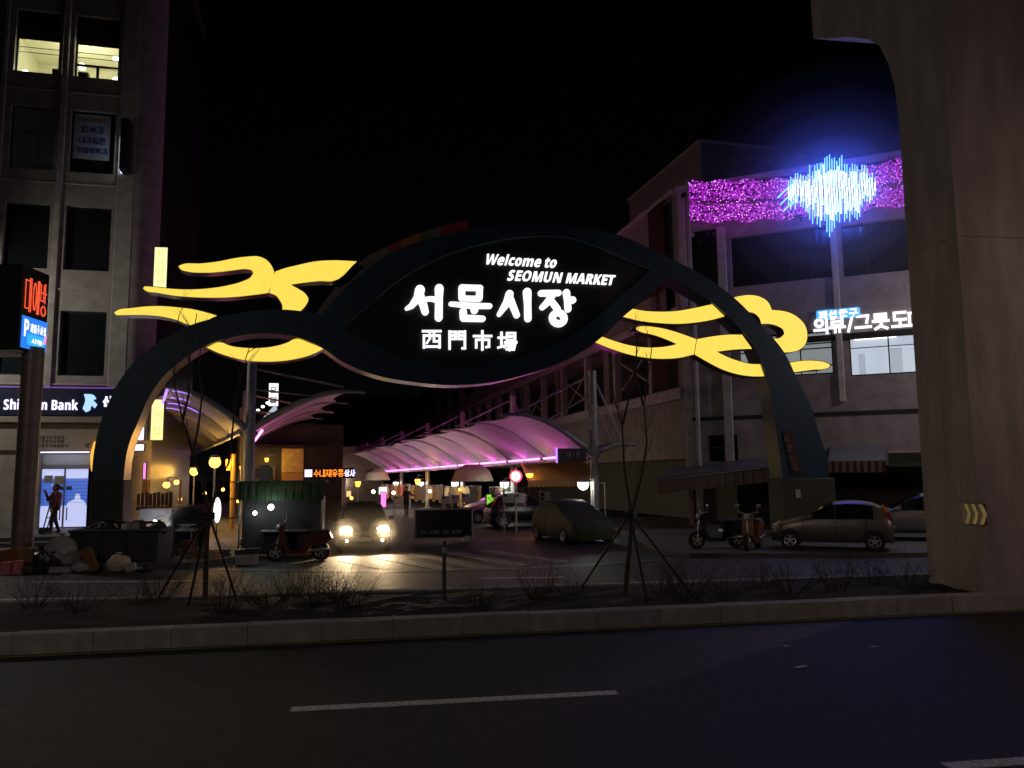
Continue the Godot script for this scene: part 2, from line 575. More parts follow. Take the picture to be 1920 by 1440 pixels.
	mat("hall_dark", Color(0.012, 0.012, 0.014), 0.8)
	glow("window_dim_light", Color(0.2, 0.225, 0.235))
	glow("window_bright_light", Color(0.46, 0.52, 0.62))
	glow("window_shade_light", Color(0.32, 0.37, 0.45))
	mat("awning_grey", Color(0.2, 0.2, 0.22), 0.45, 0.5)
	mat("awning_fringe", Color(0.17, 0.12, 0.12), 0.8)
	mat("cloth_cream", Color(0.5, 0.42, 0.3), 0.85)
	mat("stripe_cream", Color(0.26, 0.18, 0.13), 0.85)
	mat("cloth_brown", Color(0.07, 0.025, 0.015), 0.85)
	mat("cloth_amber", Color(0.5, 0.27, 0.08), 0.8)
	mat("banner_red", Color(0.09, 0.022, 0.02), 0.8, 0.0, fine, 0.7)
	mat("banner_pale", Color(0.25, 0.22, 0.22), 0.8, 0.0, fine, 0.7)
	var mem := mat("membrane", Color(0.62, 0.58, 0.6), 0.55, 0.0, fine, 0.3)
	mem.backlight_enabled = true
	mem.backlight = Color(0.5, 0.5, 0.5)
	mat("canopy_steel", Color(0.42, 0.41, 0.4), 0.45, 0.25, coarse, 0.6)
	glow("magenta_led_light", Color(3.0, 0.9, 2.6))
	glow("purple_led_light", Color(0.65, 0.3, 1.5))
	glow("globe_light", Color(3.4, 3.5, 3.1))
	glow("amber_light", Color(3.2, 1.35, 0.12))
	glow("sodium_light", Color(5.0, 2.2, 0.3))
	glow("led_wave_light", Color(0.42, 1.35, 13.0))
	glow("led_core_light", Color(2.0, 3.2, 14.0))
	glow("string_pink_light", Color(2.0, 0.6, 2.5))
	glow("string_bloom_light", Color(0.36, 0.008, 0.5))  # dim bulbs added for the bloom between the string lights
	glow("headlamp_light", Color(40.0, 30.0, 16.0))
	glow("bulb_light", Color(6.0, 6.6, 6.4))
	mat("tarp_green", Color(0.02, 0.06, 0.02), 0.7)
	mat("tarp_dark", Color(0.012, 0.013, 0.012), 0.6)
	mat("tarp_olive", Color(0.04, 0.05, 0.02), 0.65)
	mat("tyre", Color(0.012, 0.012, 0.012), 0.8)
	mat("rim_alloy", Color(0.5, 0.5, 0.5), 0.3, 0.8)
	mat("car_grey", Color(0.17, 0.145, 0.13), 0.32, 0.55)
	mat("car_black", Color(0.012, 0.012, 0.014), 0.22, 0.2)
	mat("car_silver", Color(0.3, 0.3, 0.3), 0.3, 0.6)
	mat("lamp_lens", Color(0.55, 0.5, 0.48), 0.1, 0.3)
	mat("lens_red", Color(0.3, 0.012, 0.012), 0.12)
	mat("lens_amber", Color(0.6, 0.22, 0.02), 0.12)
	mat("bark", Color(0.075, 0.05, 0.035), 0.9, 0.0, fine, 3.0)
	mat("twig", Color(0.026, 0.015, 0.012), 0.9)
	mat("dry_leaf", Color(0.06, 0.026, 0.016), 0.85)
	mat("stake", Color(0.045, 0.034, 0.025), 0.85, 0.0, fine, 2.0)
	mat("bag_white", Color(0.64, 0.6, 0.59), 0.35, 0.0, fine, 1.5)
	mat("bag_black", Color(0.012, 0.012, 0.014), 0.35)
	mat("card", Color(0.3, 0.19, 0.1), 0.85, 0.0, fine, 1.2)
	mat("card_orange", Color(0.32, 0.13, 0.035), 0.8, 0.0, fine, 1.2)
	mat("box_pink", Color(0.55, 0.16, 0.2), 0.7)
	mat("foam", Color(0.62, 0.62, 0.62), 0.8, 0.0, fine, 1.5)
	mat("wood", Color(0.25, 0.14, 0.07), 0.75, 0.0, fine, 1.5)
	mat("bin_plastic", Color(0.035, 0.04, 0.045), 0.5, 0.0, fine, 0.8)
	mat("rubber", Color(0.015, 0.015, 0.016), 0.55)
	mat("sign_white", Color(0.68, 0.66, 0.62), 0.6, 0.0, fine, 1.0)
	mat("sign_green", Color(0.05, 0.07, 0.045), 0.6)
	mat("marker_yellow", Color(0.7, 0.55, 0.12), 0.4)
	mat("scooter_orange", Color(0.15, 0.05, 0.012), 0.35)
	mat("scooter_red", Color(0.1, 0.008, 0.01), 0.35)
	mat("far_wall_dark", Color(0.04, 0.033, 0.028), 0.9, 0.0, coarse, 0.3)
	mat("far_wall", Color(0.16, 0.13, 0.11), 0.9, 0.0, coarse, 0.3)
	mat("shutter_grey", Color(0.2, 0.17, 0.14), 0.5, 0.4, fine, 0.6)
	mat("recess_shade", Color(0.075, 0.065, 0.06), 0.7, 0.1, fine, 0.6)  # dark colour carries the shade under the awning and in the gallery
	mat("yellow_wall", Color(0.8, 0.55, 0.16), 0.8, 0.0, coarse, 0.5)
	mat("lamplit_pole", Color(0.5, 0.33, 0.06), 0.5, 0.2)  # yellow lamp light on bare steel, put into the colour
	mat("skin_and_clothes", Color(1, 1, 1), 0.8).vertex_color_use_as_albedo = true
	for tint in [["panel_red", Color(0.4, 0.05, 0.035)], ["panel_orange", Color(0.45, 0.19, 0.03)], ["panel_green", Color(0.1, 0.2, 0.05)], ["panel_grey", Color(0.2, 0.175, 0.17)]]:
		mat(tint[0], tint[1], 0.5)

# ---------- the gate

func gate_text_strokes(o: Node3D, called: String, strokes: Array, rings := []) -> void:
	var g := Geo.new()
	var k := 0
	for s in strokes:
		brush(g, s, 0.0, 0.1 + k * 0.0012)
		k += 1
	for r in rings: ring(g, r[0], r[1], r[2], 0.0, 0.102 + k * 0.0012)
	part(called, g, M.white_light, o).position.z = -0.05

func cloud(o: Node3D, pts: Array, lights: Array) -> void:
	var poly := crv(pts, true, 5)
	var c := sub("cloud_light", o)
	var g := Geo.new()
	g.cap(poly, -0.1, true)
	g.sides(poly, -0.125, -0.1)
	part("lit_face", g, M.yellow_light, c)
	var inner := Geometry2D.offset_polygon(poly, 0.02, Geometry2D.JOIN_ROUND)
	var s := Geo.new()
	s.prism(inner[0], -0.55, -0.126)
	s.sides(inner[0], -0.126, -0.09)
	part("casing", s, M.cloud_casing, c)
	for l in lights:   # one soft panel lamp of the face's own brightness, just in front of it
		area(c, Vector3(l[0].x, l[0].y, -0.09), Vector3(0, 0, 1), l[1], 0.3, Color(1.05, 0.745, 0.088), l[1] * 0.3 / PI * 1.05)

func make_gate() -> void:
	var o := thing("market_gate", "tall dark teal gate of two crossing arches with yellow clouds and a name board", "market gate", Vector3(0, 0, -25.3), 13.5)
	var low := [Vector2(-12.091, 2.204), Vector2(-12.086, 2.723), Vector2(-11.989, 3.618), Vector2(-11.736, 4.494), Vector2(-11.391, 5.247), Vector2(-10.741, 6.003), Vector2(-9.654, 6.741), Vector2(-8.658, 7.062), Vector2(-7.529, 7.282), Vector2(-6.603, 7.284), Vector2(-5.657, 7.088), Vector2(-4.902, 6.568), Vector2(-3.829, 6.034), Vector2(-2.724, 5.759), Vector2(-1.546, 5.7), Vector2(-0.341, 5.862), Vector2(0.717, 6.181), Vector2(1.802, 6.682), Vector2(2.731, 7.296), Vector2(3.493, 7.952), Vector2(4.309, 8.641), Vector2(5.022, 9.282), Vector2(5.598, 9.034), Vector2(5.074, 8.511), Vector2(4.579, 8.087), Vector2(3.8, 7.459), Vector2(3.147, 6.846), Vector2(2.396, 6.293), Vector2(1.299, 5.743), Vector2(0.407, 5.466), Vector2(-0.469, 5.245), Vector2(-1.328, 5.129), Vector2(-2.173, 5.099), Vector2(-3.054, 5.169), Vector2(-4.084, 5.316), Vector2(-5.275, 5.752), Vector2(-5.959, 6.209), Vector2(-6.681, 6.482), Vector2(-7.314, 6.56), Vector2(-7.968, 6.524), Vector2(-8.58, 6.393), Vector2(-9.05, 6.221), Vector2(-9.555, 5.923), Vector2(-10.063, 5.505), Vector2(-10.409, 5.11), Vector2(-10.729, 4.536), Vector2(-10.945, 3.923), Vector2(-11.122, 3.438), Vector2(-11.238, 2.836), Vector2(-11.267, 2.194)]
	var high := [Vector2(11.291, 1.998), Vector2(11.248, 2.643), Vector2(10.953, 3.661), Vector2(10.694, 4.589), Vector2(10.262, 5.424), Vector2(9.756, 6.444), Vector2(8.877, 7.414), Vector2(7.9, 8.317), Vector2(6.823, 9.018), Vector2(5.269, 9.685), Vector2(4.181, 10.142), Vector2(2.617, 10.451), Vector2(0.778, 10.443), Vector2(-1.233, 10.191), Vector2(-2.167, 9.905), Vector2(-3.451, 9.448), Vector2(-4.39, 8.85), Vector2(-5.303, 7.965), Vector2(-6.036, 7.091), Vector2(-5.334, 6.687), Vector2(-4.54, 7.445), Vector2(-3.727, 8.204), Vector2(-2.168, 9.156), Vector2(-1.009, 9.587), Vector2(0.177, 9.887), Vector2(1.079, 9.994), Vector2(1.995, 9.994), Vector2(2.604, 9.866), Vector2(3.855, 9.424), Vector2(5.245, 8.998), Vector2(6.209, 8.561), Vector2(7.201, 8.008), Vector2(8.111, 7.202), Vector2(8.632, 6.602), Vector2(8.938, 5.791), Vector2(9.181, 4.943), Vector2(9.296, 4.024), Vector2(9.4, 2.928), Vector2(9.473, 2.02)]
	var lp := crv(low)
	var hp := crv(high)
	var g := Geo.new()
	g.cap(lp, 0.03, true); g.cap(lp, -0.83, false)
	var a1 := sub("lower_arch", o)
	part("arch_face", g, M.gate_paint, a1)
	g = Geo.new(); g.sides(lp, -0.83, 0.03)
	part("arch_edge", g, M.gate_trim, a1)
	var a2 := sub("upper_arch", o)
	g = Geo.new()
	g.cap(hp, 0.0, true); g.cap(hp, -0.8, false)
	part("arch_face", g, M.gate_paint, a2)
	g = Geo.new(); g.sides(hp, -0.8, 0.0)
	part("arch_edge", g, M.gate_gloss_lit, a2)
	g = Geo.new()
	var board := crv([Vector2(-5.73, 6.625), Vector2(-5.338, 6.967), Vector2(-4.541, 7.579), Vector2(-3.728, 8.323), Vector2(-2.168, 9.26), Vector2(-1.008, 9.711), Vector2(0.178, 9.994), Vector2(1.08, 10.084), Vector2(1.996, 10.085), Vector2(2.978, 9.869), Vector2(4.196, 9.35), Vector2(4.95, 8.873), Vector2(4.254, 8.11), Vector2(3.481, 7.501), Vector2(2.536, 6.827), Vector2(1.433, 6.268), Vector2(0.183, 5.857), Vector2(-1.377, 5.517), Vector2(-2.724, 5.558), Vector2(-4.04, 5.829), Vector2(-5.01, 6.268)])
	g.prism(board, -0.5, -0.05)
	part("name_board", g, M.gate_panel, o)
	var rim_a := crv([Vector2(-5.226, 6.922), Vector2(-4.54, 7.512), Vector2(-3.728, 8.272), Vector2(-2.168, 9.226), Vector2(-1.009, 9.658), Vector2(0.178, 9.958), Vector2(1.08, 10.066), Vector2(1.996, 10.067), Vector2(2.606, 9.939), Vector2(3.857, 9.497), Vector2(4.957, 9.076)], false, 5)
	var tube_pts := []
	for q in rim_a: tube_pts.append(Vector3(q.x, q.y, 0.005))
	g = Geo.new(); g.tube(tube_pts, 0.016, 6)
	part("trim_line", g, M.gate_trim, o)
	# the row of coloured panels along the crown's back edge
	var oc := crv([Vector2(-6.164, 7.218), Vector2(-5.671, 7.999), Vector2(-4.928, 8.941), Vector2(-3.52, 9.823), Vector2(-2.166, 10.396), Vector2(-1.318, 10.646)], false, 4)
	var ic := crv([Vector2(-5.878, 7.031), Vector2(-5.301, 7.782), Vector2(-4.389, 8.732), Vector2(-3.451, 9.362), Vector2(-2.167, 9.818), Vector2(-1.233, 10.085)], false, 4)
	var tints := ["panel_grey", "panel_grey", "panel_grey", "panel_grey", "panel_grey", "panel_grey", "panel_grey", "panel_grey", "panel_grey", "panel_grey", "panel_grey", "panel_red", "panel_orange", "panel_orange", "panel_green", "panel_grey", "panel_red", "panel_red", "panel_red", "panel_red"]
	for k in oc.size() - 1:
		g = Geo.new()
		g.prism(PackedVector2Array([oc[k], oc[k + 1].lerp(oc[k], 0.04), ic[k + 1].lerp(ic[k], 0.04), ic[k]]), -1.0, -0.6)
		part("colour_panel", g, M[tints[k]], o)
	# stone clad feet
	g = Geo.new()
	var lf := [Vector2(-12.107, 2.278), Vector2(-11.243, 2.268)]
	g.box(Vector3((lf[0].x + lf[1].x) * 0.5, lf[0].y * 0.5, -0.4), Vector3(lf[1].x - lf[0].x, lf[0].y, 0.98), Transform3D(), 0.03)
	part("stone_foot", g, M.gate_stone, o)
	g = Geo.new()
	var rf := [Vector2(9.435, 2.075), Vector2(11.423, 2.089)]
	g.box(Vector3((rf[0].x + rf[1].x) * 0.5, rf[0].y * 0.5, -0.4), Vector3(rf[1].x - rf[0].x, rf[0].y, 1.0), Transform3D(), 0.03)
	part("stone_foot", g, M.gate_stone, o)
	g = Geo.new()
	slab(g, Rect2(Vector2(9.848, 1.419), Vector2(0.2, 0.27)), 0.125, 0.02)
	part("sticker", g, M.sign_white, o)
	# red name plate on the right leg
	g = Geo.new()
	g.prism(PackedVector2Array([Vector2(9.524, 3.695), Vector2(9.894, 3.695), Vector2(10.225, 2.266), Vector2(9.812, 2.234)]), 0.005, 0.03)
	part("red_plate", g, M.banner_red, o)
	for k in 4:
		korean(o, "서문시장"[k], Vector3(0, 0, 0.03) + Vector3(lerpf(Vector2(9.584, 3.292).x, Vector2(9.861, 2.379).x, k / 3.0), lerpf(Vector2(9.586, 3.328).y, Vector2(9.859, 2.342).y, k / 3.0), 0), Vector2(0.19, 0.22), 0.0, 0.035, M.banner_pale, "plate_letter", Basis(), 0.01)
	# clouds
	cloud(o, [Vector2(-10.06, 8.518), Vector2(-9.943, 8.581), Vector2(-9.462, 8.627), Vector2(-8.938, 8.721), Vector2(-8.532, 8.831), Vector2(-8.121, 8.911), Vector2(-7.788, 8.929), Vector2(-7.577, 8.837), Vector2(-7.426, 8.666), Vector2(-7.346, 8.469), Vector2(-7.5, 7.829), Vector2(-7.885, 7.755), Vector2(-8.5, 7.662), Vector2(-9.109, 7.615), Vector2(-9.711, 7.612), Vector2(-10.229, 7.642), Vector2(-10.625, 7.703), Vector2(-10.92, 7.741), Vector2(-11, 7.807), Vector2(-10.956, 7.873), Vector2(-10.709, 7.863), Vector2(-10.235, 7.828), Vector2(-9.718, 7.829), Vector2(-9.117, 7.899), Vector2(-8.632, 8.008), Vector2(-8.266, 8.136), Vector2(-8.022, 8.28), Vector2(-7.942, 8.417), Vector2(-8.007, 8.512), Vector2(-8.152, 8.531), Vector2(-8.522, 8.477), Vector2(-8.929, 8.404), Vector2(-9.373, 8.36), Vector2(-9.776, 8.371), Vector2(-9.998, 8.434)], [[Vector2(-8.627, 8.631), 1.2], [Vector2(-8.755, 7.847), 1.0]])
	cloud(o, [Vector2(-7.318, 8.488), Vector2(-7.067, 8.595), Vector2(-6.645, 8.729), Vector2(-6.134, 8.868), Vector2(-5.615, 8.928), Vector2(-4.893, 8.934), Vector2(-5.606, 8.282), Vector2(-5.995, 8.264), Vector2(-6.422, 8.199), Vector2(-6.867, 8.111), Vector2(-6.631, 7.987), Vector2(-6.416, 7.839), Vector2(-6.328, 7.664), Vector2(-6.368, 7.55), Vector2(-6.638, 7.214), Vector2(-7.082, 7.291), Vector2(-7.085, 7.455), Vector2(-7.173, 7.629), Vector2(-7.281, 7.758), Vector2(-7.471, 7.83)], [[Vector2(-5.996, 8.55), 1.2]])
	cloud(o, [Vector2(-11.743, 7.056), Vector2(-11.688, 7.113), Vector2(-11.269, 7.214), Vector2(-10.883, 7.276), Vector2(-10.493, 7.3), Vector2(-10.058, 7.282), Vector2(-9.659, 7.246), Vector2(-9.297, 7.173), Vector2(-8.951, 7.077), Vector2(-9.664, 6.771), Vector2(-10.045, 6.908), Vector2(-10.482, 7), Vector2(-10.951, 7.026), Vector2(-11.376, 7.01), Vector2(-11.683, 6.995)], [[Vector2(-10.061, 7.122), 1.2]])
	cloud(o, [Vector2(-9.204, 6.118), Vector2(-8.827, 6.279), Vector2(-8.541, 6.179), Vector2(-8.173, 6.132), Vector2(-7.722, 6.135), Vector2(-7.268, 6.204), Vector2(-6.895, 6.333), Vector2(-6.708, 6.44), Vector2(-6.262, 6.329), Vector2(-5.855, 6.163), Vector2(-6.213, 5.976), Vector2(-6.633, 5.843), Vector2(-7.133, 5.757), Vector2(-7.63, 5.733), Vector2(-8.123, 5.765), Vector2(-8.532, 5.855), Vector2(-8.899, 5.975)], [[Vector2(-7.499, 5.943), 1.5]])
	cloud(o, [Vector2(3.873, 7.504), Vector2(4.143, 7.799), Vector2(4.571, 7.734), Vector2(5.198, 7.721), Vector2(5.833, 7.772), Vector2(6.429, 7.887), Vector2(7.134, 8.054), Vector2(7.595, 7.651), Vector2(7.061, 7.502), Vector2(6.41, 7.387), Vector2(5.817, 7.33), Vector2(5.185, 7.336), Vector2(4.464, 7.388)], [[Vector2(5.68, 7.526), 1.6]])
	cloud(o, [Vector2(2.852, 6.618), Vector2(3.103, 6.804), Vector2(3.497, 6.681), Vector2(3.964, 6.56), Vector2(4.532, 6.485), Vector2(5.108, 6.5), Vector2(5.497, 6.556), Vector2(5.792, 6.633), Vector2(5.408, 6.781), Vector2(4.93, 6.926), Vector2(4.453, 7.025), Vector2(4.322, 7.089), Vector2(4.348, 7.167), Vector2(4.506, 7.199), Vector2(4.938, 7.191), Vector2(5.42, 7.124), Vector2(5.903, 7.002), Vector2(6.496, 6.818), Vector2(6.391, 6.292), Vector2(5.872, 6.17), Vector2(5.288, 6.12), Vector2(4.664, 6.141), Vector2(4.097, 6.226), Vector2(3.489, 6.39)], [[Vector2(5.153, 6.292), 1.6]])
	cloud(o, [Vector2(6.525, 6.819), Vector2(7.137, 6.938), Vector2(7.743, 7.012), Vector2(8.225, 7.027), Vector2(8.585, 6.547), Vector2(7.973, 6.507), Vector2(7.239, 6.41), Vector2(7.607, 6.243), Vector2(8.005, 6.114), Vector2(8.457, 6.017), Vector2(8.994, 6.01), Vector2(9.204, 5.604), Vector2(8.588, 5.584), Vector2(7.983, 5.651), Vector2(7.437, 5.802), Vector2(6.949, 6.021), Vector2(6.426, 6.293)], [[Vector2(7.326, 6.751), 1.2]])
	cloud(o, [Vector2(7.955, 8.322), Vector2(8.213, 8.39), Vector2(8.678, 8.443), Vector2(9.037, 8.377), Vector2(9.289, 8.221), Vector2(9.43, 7.941), Vector2(9.691, 7.936), Vector2(10.108, 7.871), Vector2(10.468, 7.692), Vector2(10.717, 7.414), Vector2(10.778, 7.105), Vector2(10.679, 6.768), Vector2(10.402, 6.547), Vector2(10.082, 6.468), Vector2(9.715, 6.444), Vector2(9.403, 6.931), Vector2(9.69, 6.953), Vector2(9.881, 7.101), Vector2(9.838, 7.256), Vector2(9.609, 7.387), Vector2(9.3, 7.447), Vector2(9, 7.437), Vector2(8.923, 7.661), Vector2(8.699, 7.818), Vector2(8.484, 7.843)], [[Vector2(8.808, 8.071), 0.9], [Vector2(10.019, 6.677), 0.9]])
	cloud(o, [Vector2(9.982, 6.079), Vector2(10.432, 6.155), Vector2(10.962, 6.181), Vector2(11.386, 6.143), Vector2(11.596, 6.067), Vector2(11.617, 5.981), Vector2(11.48, 5.921), Vector2(10.943, 5.863), Vector2(10.411, 5.791), Vector2(10.147, 5.753)], [[Vector2(10.883, 5.981), 0.9]])
	# the name in three scripts
	var c0 := Vector2()
	gate_text_strokes(o, "sign_letter", [[Vector3(-2.938, 8.092, 0.151), Vector3(-3.002, 7.835, 0.135), Vector3(-3.212, 7.562, 0.089), Vector3(-3.352, 7.479, 0.058)], [Vector3(-2.945, 7.916, 0.135), Vector3(-2.829, 7.608, 0.12), Vector3(-2.772, 7.396, 0.108)], [Vector3(-2.726, 7.808, 0.07), Vector3(-2.58, 7.822, 0.077), Vector3(-2.34, 7.784, 0.097)], [Vector3(-2.332, 8.166, 0.135), Vector3(-2.34, 7.824, 0.116), Vector3(-2.348, 7.228, 0.12)]])
	gate_text_strokes(o, "sign_letter", [[Vector3(-1.608, 8.218, 0.104), Vector3(-1.606, 7.885, 0.104)], [Vector3(-1.608, 8.226, 0.097), Vector3(-1.011, 8.236, 0.093)], [Vector3(-1.031, 8.236, 0.1), Vector3(-1.045, 7.909, 0.104)], [Vector3(-1.606, 7.877, 0.085), Vector3(-1.041, 7.885, 0.089)], [Vector3(-1.959, 7.682, 0.07), Vector3(-1.331, 7.651, 0.093), Vector3(-0.712, 7.66, 0.085)], [Vector3(-1.193, 7.633, 0.116), Vector3(-1.206, 7.506, 0.116)], [Vector3(-1.568, 7.461, 0.112), Vector3(-1.561, 7.256, 0.112)], [Vector3(-1.561, 7.241, 0.108), Vector3(-0.946, 7.239, 0.097)]])
	gate_text_strokes(o, "sign_letter", [[Vector3(-0.049, 8.086, 0.124), Vector3(-0.125, 7.815, 0.128), Vector3(-0.398, 7.401, 0.073)], [Vector3(-0.031, 7.919, 0.116), Vector3(0.178, 7.398, 0.1)], [Vector3(0.538, 8.172, 0.135), Vector3(0.549, 7.781, 0.112), Vector3(0.551, 7.299, 0.112)]])
	gate_text_strokes(o, "sign_letter", [[Vector3(1.002, 8.151, 0.1), Vector3(1.595, 8.189, 0.1)], [Vector3(1.386, 8.119, 0.112), Vector3(1.224, 7.869, 0.112), Vector3(1.04, 7.688, 0.093)], [Vector3(1.333, 7.934, 0.1), Vector3(1.544, 7.658, 0.108)], [Vector3(1.867, 8.209, 0.116), Vector3(1.895, 7.937, 0.1), Vector3(1.911, 7.664, 0.108)], [Vector3(1.925, 7.938, 0.1), Vector3(2.072, 7.972, 0.116)]], [[[Vector2(1.572, 7.348)][0], Vector2(0.197, 0.182), 0.112]])
	for ch in [[[Vector2(-2.839, 6.784), Vector2(-2.29, 6.802)], [Vector2(-2.809, 6.646), Vector2(-2.317, 6.661)], [Vector2(-2.809, 6.646), Vector2(-2.808, 6.271)], [Vector2(-2.317, 6.661), Vector2(-2.317, 6.285)], [Vector2(-2.808, 6.298), Vector2(-2.317, 6.312)], [Vector2(-2.625, 6.791), Vector2(-2.625, 6.559), Vector2(-2.713, 6.417)], [Vector2(-2.494, 6.795), Vector2(-2.494, 6.473), Vector2(-2.387, 6.476)]], [[Vector2(-2, 6.799), Vector2(-2.001, 6.254)], [Vector2(-1.512, 6.814), Vector2(-1.514, 6.279), Vector2(-1.588, 6.277)], [Vector2(-2, 6.787), Vector2(-1.805, 6.793), Vector2(-1.806, 6.571), Vector2(-2, 6.565)], [Vector2(-2, 6.678), Vector2(-1.805, 6.684)], [Vector2(-1.512, 6.803), Vector2(-1.708, 6.796), Vector2(-1.708, 6.574), Vector2(-1.513, 6.579)], [Vector2(-1.708, 6.687), Vector2(-1.512, 6.693)]], [[Vector2(-0.948, 6.84), Vector2(-0.949, 6.702)], [Vector2(-1.218, 6.678), Vector2(-0.664, 6.695)], [Vector2(-1.148, 6.563), Vector2(-1.149, 6.316)], [Vector2(-1.148, 6.563), Vector2(-0.736, 6.575), Vector2(-0.738, 6.354), Vector2(-0.817, 6.336)], [Vector2(-0.95, 6.679), Vector2(-0.952, 6.254)]], [[Vector2(-0.324, 6.812), Vector2(-0.328, 6.365)], [Vector2(-0.417, 6.651), Vector2(-0.217, 6.657)], [Vector2(-0.428, 6.331), Vector2(-0.219, 6.4)], [Vector2(-0.143, 6.806), Vector2(0.119, 6.814), Vector2(0.116, 6.587), Vector2(-0.145, 6.58), Vector2(-0.143, 6.806)], [Vector2(-0.144, 6.695), Vector2(0.117, 6.703)], [Vector2(-0.206, 6.503), Vector2(0.156, 6.513)], [Vector2(-0.098, 6.498), Vector2(-0.228, 6.352)], [Vector2(-0.107, 6.435), Vector2(0.11, 6.441), Vector2(0.072, 6.281), Vector2(-0.008, 6.279)], [Vector2(-0.027, 6.437), Vector2(-0.157, 6.283)], [Vector2(0.054, 6.439), Vector2(-0.069, 6.262)]]]:
		var hg := Geo.new()
		bars(hg, ch, 0.066, 0.0, 0.08)
		part("sign_letter", hg, M.white_light, o).position.z = -0.05
	var w0: Vector2 = [Vector2(-0.866, 9.036)][0]
	var w1: Vector2 = [Vector2(1.527, 9.053)][0]
	latin(o, "Welcome to", Vector3(w0.x, w0.y, -0.05), w1.x - w0.x, 0.33, M.white_light, 0.28, 0.08)
	w0 = [Vector2(-0.137, 8.541)][0]
	w1 = [Vector2(3.512, 8.554)][0]
	latin(o, "SEOMUN MARKET", Vector3(w0.x, w0.y, -0.05), w1.x - w0.x, 0.33, M.white_light, 0.28, 0.08)
	area(o, Vector3(Vector2(0.293, 7.701).x, Vector2(0.293, 7.701).y, 0.06), Vector3(0, 0, 1), 0.12, 0.05, Color(1.0, 0.98, 1.05), 0.0024)

# ---------- the bank block on the left

